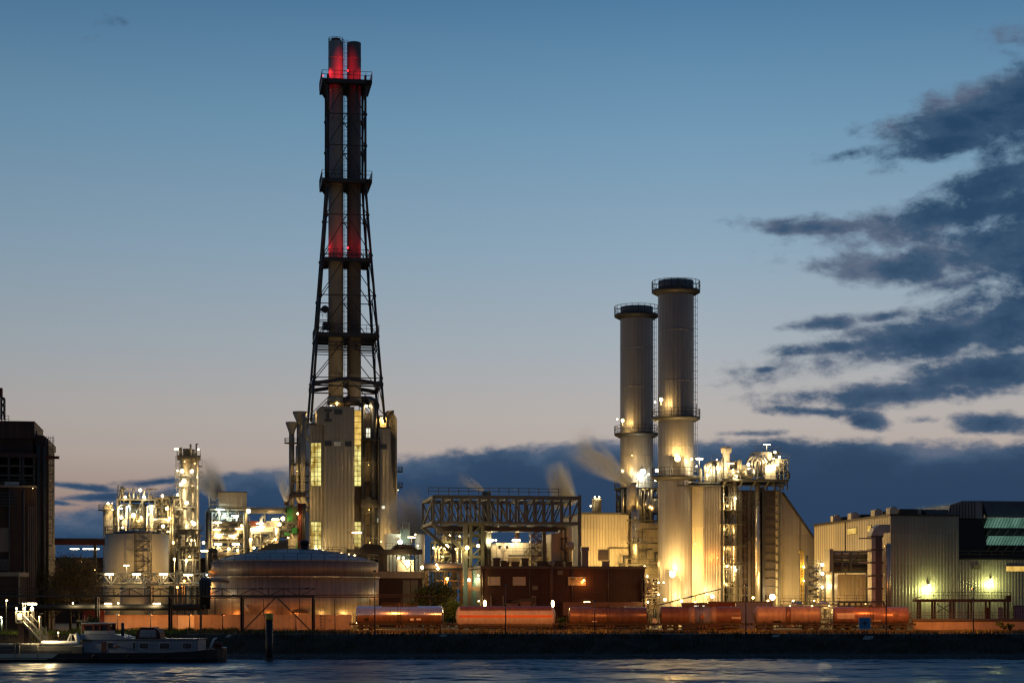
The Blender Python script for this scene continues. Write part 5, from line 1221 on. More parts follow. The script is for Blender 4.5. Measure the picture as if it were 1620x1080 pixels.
# unit B: open rack with a pale box on top
f = Fr(328, 402)
ub = thing('process_unit', 'open pipe rack with a big pale box house on top, behind the oil tank', 'process plant', f)
rack(ub, f, 329, 393, 0, 9, (888,875,857,842,826), .4, 'steel_mid', 4, pipes=9, seed=21, gear=5, pm=('steel_pale','alu','alu_rough','white','steel_grey'))
rack(ub, f, 333, 388, 1, 8, (806,), .25, 'steel_pale', 4, base=f.h(826), pipes=10, seed=23, gear=4, pm=('steel_pale','white','alu'))
mb = MB().box(f.u(345.5), f.u(391), 1.5, 8, f.h(803.5), f.h(777.5)); bx = part(mb, 'box_house', M['clad_warm'], ub)
part(MB().ribs(f.u(345.5), f.u(391), 1.497, f.h(803), f.h(778), 1.5, .05), 'wall_ribs', M['clad_warm'], bx); part(MB().box(f.u(345)-.1, f.u(391.5), 1.3, 8.1, f.h(777.5)+.003, f.h(776.3)), 'roof_edge', M['steel_mid'], bx)
part(MB().box(f.u(330), f.u(346), .8, 6, f.h(804), f.h(802)), 'platform', M['steel_dark'], ub)
part(MB().frame([f.u(331),f.u(337),f.u(343)], [1,4], [f.h(797),f.h(792)], .16, base=f.h(802)), 'valve_frame', M['steel_pale'], ub)
part(MB().pipe([(f.u(331),1,f.h(802)),(f.u(331),1,f.h(788)),(f.u(329.5),1,f.h(786)),(f.u(331),1,f.h(784.5))], .12, 6), 'vent_pipe', M['white'], ub)
for px, r in ((329,.55),(333.5,.4),(388,.45)): part(MB().pipe([(f.u(px,-1),-1,0),(f.u(px,-1),-1,f.h(814)),(f.u(px,-1),1,f.h(810)),(f.u(px,-1),6,f.h(810))], r, 10), 'riser_pipe', M['steel_mid'], ub)
part(MB().drum((f.u(336,-.8),-.8,f.h(848)),(f.u(376,-.8),-.8,f.h(848)),.6,14,.5), 'drum', M['alu'], ub)
mb = MB().pipe([(f.u(335,-.5),-.5,f.h(896)),(f.u(335,-.5),-.5,f.h(872)),(f.u(339,-.5),-.5,f.h(871)),(f.u(340,-.5),-.5,f.h(895))], .4, 10); part(mb, 'pipe_loop', M['steel_dark'], ub)
LB = [(355,815,.2,2.4,'cool',.45,'ball'),(348,805.5,.2,2.0,'cool',.2,'tube'),(372,816,.6,1.6,'cool',.2,'tube'),(344,826,-.6,1.3,'white',.28,'tube'),(343,837.5,-.6,1.5,'warm',.28,'tube'),(345,847,-1.6,1.8,'warm',.3,'tube'),(368,847,-1.6,1.6,'warm',.25,'tube'),(345,860.5,-.6,1.6,'white',.3,'tube'),(373,860.5,-.6,1.6,'white',.3,'tube'),(378,836,-.5,1.5,'warm',.3,'tube'),(382,831,-.5,.9,'warm',.3,'ball'),(393,808,-1.5,2.6,'warm',.62,'ball'),(362,868,-1,1.8,'warm',.4,'ball'),(376,870,-1,1.6,'warm',.3,'ball'),(338,866,-1,1.4,'sodium',.2,'ball'),(323.5,871,-3,1.3,'white',.3,'tube')]
for px,py,d,k,c,r,kd in LB: lamp(ub, f.p(px,py,d), c, 620*k, r, (0,-.3,-.45), kd, 1.5)
# unit C: between rack and boiler house
f = Fr(392, 415)
uu = thing('process_unit', 'white lit pipe racks and ducts just left of the boiler house', 'process plant', f)
rack(uu, f, 396, 428, 0, 7, (862,843), .3, 'steel_pale', 2, pipes=8, seed=31, gear=4, pm=('steel_pale','alu_rough','alu'))
part(MB().box(f.u(396,1), f.u(436,1), .6, 5, f.h(840.5), f.h(832)), 'long_duct', M['duct'], uu)
rack(uu, f, 428, 482, 2, 9, (848,838,826), .3, 'steel_mid', 4, pipes=7, seed=37, gear=4)
part(MB().pipe([(f.u(390,2),2,f.h(806)),(f.u(452,2),2,f.h(806))], .75, 12), 'header_pipe', M['duct'], uu); part(MB().box(f.u(390,4), f.u(455,4), 3.6, 5, f.h(803.5), f.h(802)), 'cable_tray', M['steel_mid'], uu)
part(MB().bar((f.u(419,2),2,f.h(809)),(f.u(419,2),2,f.h(826)),.3), 'post', M['steel_pale'], uu)
part(MB().pipe([(f.u(397,-.5),-.5,f.h(890)),(f.u(397,-.5),-.5,f.h(835)),(f.u(394.5,-.5),-.5,f.h(831)),(f.u(392.5,-.5),-.5,f.h(834))], .35, 10), 'riser_pipe', M['steel_pale'], uu)
part(MB().pipe([(f.u(412,1),1,f.h(870)),(f.u(424,1),1,f.h(858)),(f.u(435,1),1,f.h(851)),(f.u(438,1),1,f.h(834))], .9, 14), 'flue_bend', M['alu'], uu)
part(MB().box(f.u(433,.5), f.u(440,.5), .5, 2.5, f.h(862), f.h(833)), 'duct_box', M['duct'], uu)
for px, py in ((402,826),(420,829),(428,826),(436,823)): part(MB().box(f.u(px,1)-.9, f.u(px,1)+.9, 1, 3, f.h(py)-1.2, f.h(py)+.4), 'fan_box', M['red_steel'] if px in (402,) else M['steel_pale'], uu)
part(MB().pipe([(f.u(413,.5),.5,f.h(832)),(f.u(413,.5),.5,f.h(819)),(f.u(415,.5),.5,f.h(816.5)),(f.u(417,.5),.5,f.h(819))], .3, 10), 'vent_bend', M['white'], uu)
vg = part(MB().ball((f.u(467,3),3,f.h(857,f.u(467),3)), (f.u(482,3)-f.u(452,3))/2, 22, 2.3), 'round_vessel', M['tank_pale'], uu)
part(MB().lathe(f.u(476,2), 1.6, [(.9,f.h(872)),(1.25,f.h(866)),(1.25,f.h(858)),(.7,f.h(853))], 18), 'vessel', M['green'], uu)
for a, b, c, d in ((454.5,462.5,803,811),(454.5,463,814,823.5),(462,470,834,843),(450,458,842,846)):
    part(MB().box(f.u(a,-.3), f.u(b,-.3), -.3, 1.4, f.h(d), f.h(c)), 'machine_box', M['green'], uu)
part(MB().box(f.u(452,2), f.u(470,2), 2, 6, f.h(826), f.h(798.5)), 'machine_house', mat('dark_green_grey_panel', (.10,.14,.07), .6), uu)
for px, mm in ((473,'red_steel'),(475.5,'red_steel'),(479,'rust'),(482,'steel_dark')): part(MB().pipe([(f.u(px,.4),.4,f.h(870)),(f.u(px,.4),.4,f.h(795))], .3, 8), 'riser_pipe', M[mm], uu)
part(MB().pipe([(f.u(453,1),1,f.h(798)),(f.u(453,1),1,f.h(793)),(f.u(456,1),1,f.h(786)),(f.u(464,1),3,f.h(780)),(f.u(484,1),4,f.h(779))], .55, 10), 'vent_pipe', M['rust'], uu)
LC = [(447.5,820,-1,3,'warm',.6,'ball'),(442,829,-1.4,2,'white',.5,'ball'),(402,837,-1,2.4,'white',.35,'tube'),(412,833,-1,2.2,'white',.35,'tube'),(396,853,-1.2,2.2,'white',.5,'ball'),(388,855,-1.2,2,'white',.4,'ball'),(391,870,-1.5,2,'white',.5,'ball'),(411,827.5,-.4,1.2,'white',.2,'tube'),(435.5,821,-.4,1.2,'white',.2,'tube'),(402,866,-1.5,1.6,'warm',.4,'ball'),(471,812,-.8,1.6,'warm',.3,'ball'),(436,853,-1.5,1.5,'gold',.3,'ball'),(456,850,-2,1.2,'warm',.2,'ball')]
for px,py,d,k,c,r,kd in LC: lamp(uu, f.p(px,py,d), c, 480*k, r, (0,-.3,-.45), kd, 1.5)

# unit D: behind the tree, between boiler house and portal
f = Fr(684, 430)
ud = thing('process_unit', 'small greenish lit process unit seen behind the portal girder', 'process plant', f)
rack(ud, f, 688, 728, 0, 7, (896,879,857), .4, 'steel_green', 3, pipes=7, seed=41, gear=4)
rack(ud, f, 694, 740, 2, 9, (842,835), .25, 'steel_mid', 3, base=f.h(857), pipes=6, seed=43, gear=4)
column_vessel(ud, f, 713, 720, 3, 835, 858, 'alu', ladder=False, name='condenser'); column_vessel(ud, f, 700, 706, 3, 842, 858, 'alu', ladder=False, name='condenser')
for px,py,k,r in ((686,866,1.4,.3),(706,865,3,.9),(711,847,2,.35),(720,868,1.5,.3),(727,848,1,.2),(700,880,1.2,.2)): lamp(ud, f.p(px,py,-.6), 'warm', 520*k, r, (0,-.9,-.2))
risers(ud, f, (689,694,724,731), -.3, 930, 868, .25)
f = Fr(672, 372)
hp = thing('header_pipe', 'thick horizontal insulated pipe above the leafy tree', 'pipe', f)
part(MB().pipe([(0,2,f.h(895)),(f.u(736),2,f.h(895))], .75, 14), 'pipe', M['duct'], hp); part(MB().pipe([(0,1,f.h(902)),(f.u(736),1,f.h(902))], .3, 8), 'pipe', M['steel_mid'], hp)
for px in (676,706,733): part(MB().frame([f.u(px)-.25,f.u(px)+.25],[.6,3],[f.h(903)],.25), 'support', M['steel_mid'], hp)
for k in range(4): part(MB().bar((f.u(690),1,f.h(918+k*11)),(f.u(734),1,f.h(918+k*11)),.2), 'rack_beam', M['steel_mid'], hp)
lamp(hp, f.p(707.5,915,-1), 'sodium', 3800, .42, (0,-.8,-.5), post=3); lamp(hp, f.p(691,893,-.5), 'white', 500, .3); lamp(hp, f.p(693,899,-.6), 'warm', 700, .35)

# ================================================================== low brown building, conveyor deck
f = Fr(600, 368)
lb = thing('low_building', 'low dark brown building with a pale fascia beside the oil tank', 'building', f)
xw = f.u(668.5)
part(MB().box(f.u(592), xw, 0, 14, 0, f.h(914)), 'wall', M['brick'], lb); part(MB().box(f.u(591), xw+.15, -.35, 14.2, f.h(914)+.003, f.h(903.5)), 'fascia', M['concrete'], lb)
for a, b in ((637,649),(650,661)): part(MB().box(f.u(a), f.u(b), -.1, -.004, .2, f.h(917)), 'garage_door', M['clad_dark'], lb)
f = Fr(548, 398)
dk = thing('conveyor_deck', 'dark elevated conveyor deck with railing beside the boiler house', 'conveyor', f)
z = f.h(868); part(MB().box(f.u(550), f.u(668), 0, 6, f.h(876), z), 'deck', M['roof_dark'], dk)
for px in (588,640): part(MB().prism([(f.u(px-20),z+.003),(f.u(px+20),z+.003),(f.u(px+14),z+.9),(f.u(px-10),z+1.2)], .5, 5.5), 'cover', M['roof_dark'], dk)
part(MB().rail([(f.u(550),0,z),(f.u(572),0,z)], 1.3, 1.2, .07), 'railing', M['steel_pale'], dk); part(MB().rail([(f.u(610),0,z),(f.u(664),0,z)], 1.3, 1.4, .07), 'railing', M['steel_mid'], dk)
for px in (600,616,622,628,650,656,662): part(MB().bar((f.u(px),.5,0),(f.u(px),.5,f.h(876)),.22), 'post', M['steel_dark'], dk)
for a, b in ((628,645),(662,645),(600,612)): part(MB().bar((f.u(a),.4,f.h(878)),(f.u(b),.4,f.h(900)),.16), 'diagonal_brace', M['steel_dark'], dk)
part(MB().box(f.u(600,3), f.u(612,3), 2, 5, 0, f.h(876)-.004), 'chute', M['steel_dark'], dk)
for px in (630.5,638): lamp(dk, f.p(px,882,-.4), 'warm', 900, .34, (0,-.8,-.5))
lamp(dk, f.p(651,849.5,1), 'white', 900, .18, (0,-.6,-.2), 'tube', 1.5, post=2.6); lamp(dk, f.p(661,863,1), 'white', 500, .2); lamp(dk, f.p(563,842,.5), 'white', 350, .12, (0,-.6,-.2), 'tube', 1.6, post=3)
for px,py in ((552,876.5),(561,878)): lamp(dk, f.p(px,py,-.4), 'warm', 350, .2)
f = Fr(612, 420)
gb = thing('pump_house', 'pale pump house with a brilliant white lit side, behind the conveyor deck', 'building', f)
part(MB().box(f.u(612), f.u(634), 0, 8, 0, f.h(844)), 'wall', M['clad_warm'], gb); part(MB().box(f.u(634)+.004, f.u(650), 2, 9, 0, f.h(836)), 'wall', M['steel_green'], gb)
part(MB().lathe(f.u(664,3),3,[(1.1,0),(1.1,f.h(846)),(.9,f.h(843)),(.1,f.h(842))],16), 'silo', M['clad_grey'], gb)
part(MB().box(f.u(629,-1), f.u(655,-1), -1, -.8, 0, f.h(885)), 'wall_panel', M['clad_warm'], gb)
part(MB().frame([f.u(637,1),f.u(648,1)],[1,3],[f.h(835),f.h(826)],.15,base=f.h(845)), 'roof_frame', M['steel_mid'], gb)
lamp(gb, f.p(633,857,-1.2), 'cool', 2600, .7, (.8,-.7,0)); lamp(gb, f.p(646,893,-2.5), 'white', 2600, .3, (0,.5,.4)); lamp(gb, f.p(668,897,-3), 'white', 900, .5); lamp(gb, f.p(672,905,-3), 'white', 700, .35)
lamp(gb, f.p(657,845,0), 'white', 300, .2)
# ================================================================== portal girder
f = Fr(686, 362)
pg = thing('portal_girder', 'large grey steel box girder on legs beside the brick hall', 'girder', f)
xa, xb = 0, f.u(916); dd = 18.5; n = 16
zT, zB = f.h(785.5), f.h(826)
for y in (0, dd):
    for z, w_ in ((zT,.7),(zB,.55)): part(MB().bar((xa,y,z),(xb,y,z),.5,w_), 'chord', M['steel_girder'], pg)
    for k in range(n+1):
        x = xa+(xb-xa)*k/n; part(MB().bar((x,y,zB+.3),(x,y,zT-.3),.40,.36), 'upright', M['steel_girder'], pg)
    for k in range(n):
        a = xa+(xb-xa)*k/n; b = xa+(xb-xa)*(k+1)/n
        if k < 10: part(MB().bar((a,y,zT-.3),(b,y,zB+.3),.28,.26), 'diagonal_brace', M['steel_girder'], pg)
        else: part(MB().bar((a,y,zB+.3),(b,y,zT-.3),.28,.26), 'diagonal_brace', M['steel_girder'], pg)
for k in range(0, n+1, 2):
    x = xa+(xb-xa)*k/n
    for z in (zT, zB): part(MB().bar((x,0,z),(x,dd,z),.4,.55), 'cross_beam', M['steel_girder'], pg)
part(MB().bar((xa,0,zT),(xa,dd,zB),.35), 'diagonal_brace', M['steel_girder'], pg)
part(MB().rail([(xa-1,0,zT+.45),(xb-4,0,zT+.45)], 1.3, 1.9, .12), 'railing', M['steel_girder'], pg)
part(MB().bar((xb,-.4,0),(xb,-.4,f.h(781)),.62,.62), 'leg', M['steel_girder'], pg)
part(MB().bar((xb,dd,0),(xb,dd,zT),.6,.6), 'leg', M['steel_girder'], pg)
xl = f.u(736)
part(MB().bar((xl,0,0),(xl,0,zB),.85,.7), 'leg', M['steel_girder'], pg); part(MB().bar((xl,dd,0),(xl,dd,zB),.8,.7), 'leg', M['steel_girder'], pg)
for y, q in ((0,0),(dd,0)): part(MB().bar((xa-.3,y,zB),(xl,y,f.h(868,xl,0)-.4),.7,.6), 'raking_strut', M['steel_girder'], pg)
xs_ = [f.u(747),f.u(766)]; mb = MB().frame(xs_, [2,6], [f.h(p) for p in (900,880,862,845,828)], .55, True); part(mb, 'tower_leg', M['steel_green'], pg)
# long box duct hung below the girder
part(MB().box(f.u(690,10), f.u(880,10), 8, 10.5, zB-1.3, zB-.4), 'cable_tray', M['steel_dark'], pg)
for px in (768,774): part(MB().cyl(f.u(px,20), 20, f.h(900,0,20), f.h(776,0,20), .8 if px == 768 else .4, 12), 'vent_stack', M['steel_girder'], pg)
lamp(pg, f.p(739,866,-.8), 'warm', 1300, .55, (0,-.8,-.5)); lamp(pg, f.p(756.5,863,-.8), 'warm', 900, .42, (0,-.8,-.5))

# ================================================================== brick hall
f = Fr(761, 350)
bk = thing('brick_hall', 'long flat dark red brick hall behind the striped wagon', 'building', f)
xw = f.u(1020.5); H = f.h(897.5)
part(MB().box(0, xw, 0, 22, 0, H), 'wall', M['brick'], bk)
part(MB().box(-.12, xw+.12, -.12, 22.1, H+.003, H+.35), 'roof_edge', M['steel_dark'], bk)
sd_ = MB(); sd_.box(-.1, -.004, .3, 21, 0, H-.3); part(sd_, 'green_lit_side', M['steel_green'], bk)  # greenish light on this side is put into the sheet's colour
for a, b, m_ in ((772.5,790.5,'glass_pale'),(812,830.5,'glass_pale'),(899,925.5,'win_dim')):
    z0, z1 = f.h(924.5), f.h(912.5); x0_, x1_ = f.u(a), f.u(b); wf = MB()
    for z in (z0,z1): wf.box(x0_-.1,x1_+.1,-.16,-.03,z-.1,z+.1)
    for x in (x0_,(x0_+x1_)/2,x1_) if b > 900 else (x0_,x1_): wf.box(x-.09,x+.09,-.17,-.031,z0+.101,z1-.101)
    wo = part(wf, 'window', M['steel_pale'], bk); part(MB().box(x0_,x1_,-.06,-.004,z0,z1), 'pane', M['glass_dark' if b > 900 else m_], wo)
for px in (758.5+5,838,905,962,1014):
    x = f.u(px); part(MB().pipe([(x,-.13,f.h(952)),(x,-.13,H-.1)], .08, 6), 'downpipe', M['steel_mid'], bk)
jt_ = MB()
for k in range(1,5): jt_.box(.02,xw-.02,-.02,-.004,H*k/5-.03,H*k/5+.03)
for k in range(1,16): jt_.box(xw*k/16-.03,xw*k/16+.03,-.025,-.003,.1,H-.05)
part(jt_, 'panel_joints', M['black'], bk)
part(MB().box(-.1,xw+.1,-.3,-.125,H-.12,H+.06), 'gutter', M['steel_dark'], bk)
for px, py in ((846,929),(886,905)): part(MB().box(f.u(px)-.5,f.u(px)+.5,-.3,-.03,f.h(py)-.4,f.h(py)+.4), 'wall_vent', M['steel_mid'], bk)
for px, w_, hh in ((785,1.3,1.5),(796,.9,1.0),(801,.8,.8),(815,1.3,.8),(830,1.2,1.5),(855,1.5,.9),(866,1.3,.8),(882,1.7,1.0),(899,1.3,.8),(925,1.2,3.6),(958,1.2,1.0)):
    x = f.u(px,2); mb = MB().box(x-w_/2,x+w_/2,1.5,2.6,H+.36,H+.36+hh*.8); mb.box(x-w_/2-.12,x+w_/2+.12,1.4,2.7,H+.36+hh*.8,H+.36+hh); part(mb, 'roof_vent', M['rust'] if px in (801,815) else (M['roof_blue'] if px > 920 else M['black']), bk)
x = f.u(871.5); mb = MB().pipe([(x,-.5,f.h(950)),(x,-.5,f.h(893))], .28, 10); part(mb, 'flue_pipe', M['rust'], bk)
mb = MB().lathe(x, -.5, [(.5,f.h(893)),(.6,f.h(891.5)),(.6,f.h(888)),(.2,f.h(886.5))], 12); part(mb, 'flue_cap', M['roof_blue'], bk)
part(MB().box(f.u(752.5,0)-.5, -.11, .6, 2.2, f.h(934), f.h(927)), 'side_window', M['steel_pale'], bk)
lamp(bk, f.p(756.5,910,-.5), 'warm', 700, .25, (-.3,-.3,-.7)); lamp(bk, f.p(757,915,-.4), 'warm', 250, .22); lamp(bk, f.p(757.5,950,-.6), 'warm', 600, .2)
lamp(bk, Vector((-1.0,9,f.h(917,0,9))), 'green', 1700, .4, (-.9,-.5,-.2))
lamp(bk, f.p(923.7,917.5,-.6), 'sodium', 900, .3, (0,-.5,-.3))
for px, py, L_, pw in ((928.5,952,1.1,500),(1005,953,1.4,1100)): lamp(bk, f.p(px,py,-.5), 'warm', pw, .2, (0,-.6,-.3), 'tube', L_)
part(MB().box(f.u(887), f.u(1020), -2.2, -.004, f.h(973), f.h(952)), 'annex', M['w_brown'], bk)
for a, b, c in ((801,818,956),(822,839,953.5)):
    mb = MB().box(f.u(a,-2.5), f.u(b,-2.5), -3.4, -1.2, 0, f.h(c)); mb.box(f.u(a,-2.5)-.15, f.u(b,-2.5)+.15, -3.55, -1.1, f.h(c)+.003, f.h(c)+.25); part(mb, 'bay', M['w_brown'], bk)
for a, b in ((776,777.5),(795,797),(841,848)): part(MB().box(f.u(a), f.u(b), -.25, -.004, 0, f.h(942)), 'pillar', M['clad_dark'], bk)
part(MB().prism([(f.u(802),f.h(953)),(f.u(845),f.h(953)),(f.u(845),f.h(944)),(f.u(815),f.h(948))], -1.5, -.05), 'canopy', M['black'], bk)
for px, lb_ in ((767,'oval lamp on a short post at the striped wagon\'s left end'),(874.5,'oval lamp on a short post at the striped wagon\'s other end')):
    g = Fr(px, 318, 0); sl = thing('yard_lamp', lb_.replace("left end", "near end") if False else ('oval yard lamp above the shaded end of the striped wagon, below the first hall window' if px < 800 else 'oval yard lamp below the tall flue pipe of the brick hall'), 'yard lamp', g)
    part(MB().bar((0,.2,0),(0,.2,g.h(960)),.1), 'mast', M['steel_dark'], sl)
    b_ = MB().ball((0,0,g.h(954.5)), .24, 12, .62); part(b_, 'bulb', M['e_warm'], sl)
    ld = bpy.data.lights.new('lamp_light','POINT'); ld.energy = 900; ld.color = EMC['warm']; lo = bpy.data.objects.new('lamp_light', ld); COL.objects.link(lo); lo.parent = sl; lo.location = (0,.9,g.h(953))

# ================================================================== mid yard plant behind the brick hall
f = Fr(770, 385)
my = thing('plant_building', 'pale plant building with ducts behind the brick hall roof', 'building', f)
part(MB().box(f.u(786), f.u(884), 0, 12, 0, f.h(858)), 'wall', M['clad'], my); part(MB().box(f.u(771), f.u(786)-.004, 1, 8, 0, f.h(862)), 'wall', M['clad'], my)
for a, b in ((787,801),(867,881)):
    mb = MB().pipe([(f.u((a+b)/2),-1.6,f.h(900)),(f.u((a+b)/2),-1.6,f.h(868)),(f.u((a+b)/2+3),-1.0,f.h(865)),(f.u((a+b)/2+3),.5,f.h(865))], .95, 4, False); part(mb, 'air_duct', M['duct'], my)
part(MB().box(f.u(787), f.u(802), -2.0, -.2, f.h(868), f.h(863)), 'duct_hood', M['roof_dark'], my); part(MB().box(f.u(867), f.u(882), -2.0, -.2, f.h(868), f.h(862)), 'duct_hood', M['roof_dark'], my)
part(MB().box(f.u(804), f.u(862), -1.2, -.4, f.h(880), f.h(877)), 'pipe_tray', M['steel_mid'], my)
for py in (868,884,895): part(MB().rail([(f.u(790),-2.4,f.h(py)-1),(f.u(880),-2.4,f.h(py)-1)], 1.1, 2.2, .08), 'railing', M['steel_grey'], my)
part(MB().stairs((f.u(829,-2),-2,f.h(884)), (f.u(842,-2),-2,f.h(868)), .8, 8), 'stairs', M['steel_grey'], my)
for px, py, r in ((793,893,.5),(806,894,.6),(818,894,.45),(852,890,.5),(862,892,.7)): part(MB().cyl(f.u(px,-3), -3, 0, f.h(py), r, 12), 'tank', M['steel_pale'] if px % 2 else M['yellow'] if px == 806 else M['alu'], my)
f2 = f
part(MB().cyl(f.u(818,2), 2, f.h(858), f.h(829), .5, 10), 'vent_pipe', M['rust'], my); part(MB().cyl(f.u(776,2), 2, f.h(862), f.h(832), .3, 10), 'vent_pipe', M['steel_mid'], my)
for px, w_ in ((775,10.8),(816.5,12)):
    lamp(my, f.p(px,854.5,-1), 'white', 3400, .42, (0,-1.2,-.4), 'tube', w_*.128, post=2.5)
lamp(my, f.p(784.5,854,-.4), 'white', 500, .25); lamp(my, f.p(830,884,-3.2), 'gold', 700, .15); lamp(my, f.p(857,889,-3), 'gold', 900, .18)
sf = thing('scaffold_tower', 'thin scaffold stair tower standing behind the brick hall roof', 'scaffold', f)
mb = MB().frame([f.u(839,-4),f.u(857,-4)], [-5,-3], [f.h(p) for p in (893,884,875,866,857,848,840,833)], .14, True); part(mb, 'frame', M['steel_grey'], sf)
for i, py in enumerate((893,884,875,866,857,848)): part(MB().stairs((f.u(840 if i%2 else 856,-4),-4,f.h(py)), (f.u(856 if i%2 else 840,-4),-4,f.h(py-9)), .7, 6), 'stair_flight', M['steel_grey'], sf)
# warm wing with crane arm
f = Fr(875, 380)
wg = thing('service_wing', 'warm lit cladding wing with pipes left of the big cream hall', 'building', f)
part(MB().prism([(0,0),(f.u(907),0),(f.u(907),f.h(826)),(f.u(897),f.h(826)),(f.u(895),f.h(841)),(0,f.h(843))], 2, 12), 'wall', M['clad'], wg)
for px in (893,901,905): part(MB().pipe([(f.u(px),1.2,f.h(905)),(f.u(px),1.2,f.h(835)),(f.u(px-3),1.2,f.h(830)),(f.u(px-16),1.2,f.h(829))], .5 if px == 901 else .3, 10), 'pipe', M['alu_rough'], wg)
mb = MB().bar((f.u(888),1,f.h(851)),(f.u(900),1,f.h(851)),.25); mb.bar((f.u(888),1,f.h(866)),(f.u(898),1,f.h(874)),.3); mb.bar((f.u(890),1,f.h(851)),(f.u(890),1,f.h(866)),.2); mb.bar((f.u(898),1,f.h(851)),(f.u(898),1,f.h(874)),.2); part(mb, 'crane_arm', M['steel_dark'], wg)
part(MB().drum((f.u(898),1,f.h(863)),(f.u(908),1,f.h(863)),.8,12,.4), 'vessel', M['clad_grey'], wg)
part(MB().bar((f.u(862),1,f.h(832)),(f.u(862),1,f.h(905)),.7), 'column', M['steel_mid'], wg); part(MB().bar((f.u(862),1,f.h(836)),(f.u(896),1,f.h(836)),.5), 'beam', M['steel_mid'], wg)

# ================================================================== cream hall left of the stacks
f = Fr(919, 412)
ch_ = thing('turbine_hall', 'tall cream ribbed hall left of the two big round stacks', 'building', f)
H = f.h(813); xw = f.u(994); xe = f.u(1046)
w1 = part(MB().box(0, xw, 0, 24, 0, H), 'wall', M['clad_warm'], ch_); part(MB().ribs(0, xw, -.003, f.h(900), H-.2, .62, .06), 'wall_ribs', M['clad_warm'], w1)
w2 = part(MB().box(xw+.004, xe, 2, 24, 0, f.h(825)), 'wall', M['clad_warm'], ch_); part(MB().ribs(xw+.3, xe, 1.997, f.h(900), f.h(825)-.2, .62, .06), 'wall_ribs', M['clad_warm'], w2)
part(MB().box(-.1, xw+.1, -.15, 24, H+.003, H+.4), 'roof_edge', M['steel_mid'], ch_)
wo = part(MB().box(f.u(947)-.1, f.u(962.5)+.1, -.2, -.07, f.h(885.5)-.1, f.h(869.5)+.1), 'window', M['steel_mid'], ch_); part(MB().box(f.u(947), f.u(962.5), -.25, -.204, f.h(885.5), f.h(869.5)), 'pane', M['glass_dark'], wo)
fr_ = MB()
for a, b, c, d in ((963,993,866.5,900),(1016,1041,835.5,857)):
    fr_ = MB()
    fr_.bar((f.u(a),-.2,f.h(c)),(f.u(b),-.2,f.h(c)),.25); fr_.bar((f.u(a),-.2,f.h(c)),(f.u(a),-.2,f.h(d)),.25)
    part(fr_, 'door_frame', M['clad_dark'], ch_)
x = f.u(1004.5,-1); mb = MB().pipe([(x,-1,f.h(900)),(x,-1,f.h(806))], .85, 16); part(mb, 'downcomer_pipe', M['alu'], ch_)
part(MB().cyl(f.u(1000,0), .2, f.h(805), f.h(762), 1.0, 14), 'steam_vent', M['duct'], ch_)
for py in (858, 892, 822):
    mb = MB().box(f.u(990,-1), f.u(1042,-1), -2.2, -1.9, f.h(py)-.25, f.h(py)+.1); mb.bar((f.u(990,-1),-2,f.h(py)+1.1),(f.u(1042,-1),-2,f.h(py)+1.1),.1); part(mb, 'walkway', M['steel_mid'], ch_)
for px in (1001,1010): part(MB().box(f.u(px)-.35, f.u(px)+.35, -2.6, -1.9, f.h(857), f.h(851)), 'valve_box', M['roof_blue'], ch_)
for px,py,r in ((985,893,.3),(1020,880,.2),(1034,886,.25)): part(MB().pipe([(f.u(px-8),-1.5,f.h(py)),(f.u(px),-1.5,f.h(py)),(f.u(px),-1.5,f.h(py-12)),(f.u(px+10),-.5,f.h(py-12))], r, 8), 'pipe', M['steel_mid'], ch_)
lamp(ch_, f.p(940,905,-7), 'gold', 6500, .3, (0,-.6,.5)); lamp(ch_, f.p(985,905,-7), 'gold', 6500, .3, (0,-.6,.5)); lamp(ch_, f.p(1020,896,-5), 'gold', 2600, .3, (0,-.6,.6))  # unseen floods behind the brick hall, added to light the cream wall
g = Fr(944, 420); rs = thing('roof_silo', 'small round silo with lamps standing on the cream hall roof', 'silo', g)
xx = g.u(944,4); part(MB().lathe(xx,4,[(1.05,g.h(812)-.6),(1.05,g.h(790)),(1.2,g.h(789.5)),(1.2,g.h(787)),(.3,g.h(785.5))],18), 'shell', M['tank_pale'], rs)
for px,py in ((941,786),(948,786),(934.5,800)): lamp(rs, g.p(px,py,2.6), 'white', 350, .2, (0,-.5,0))
mb = MB().ladder(g.u(938,2.6),2.7,g.h(813)-.6,g.h(789),.5,.6,True,.06); part(mb, 'ladder', M['steel_mid'], rs)
part(MB().box(g.u(960,4), g.u(974,4), 3, 6, g.h(813)-.6, g.h(809)), 'hatch', M['steel_mid'], rs)

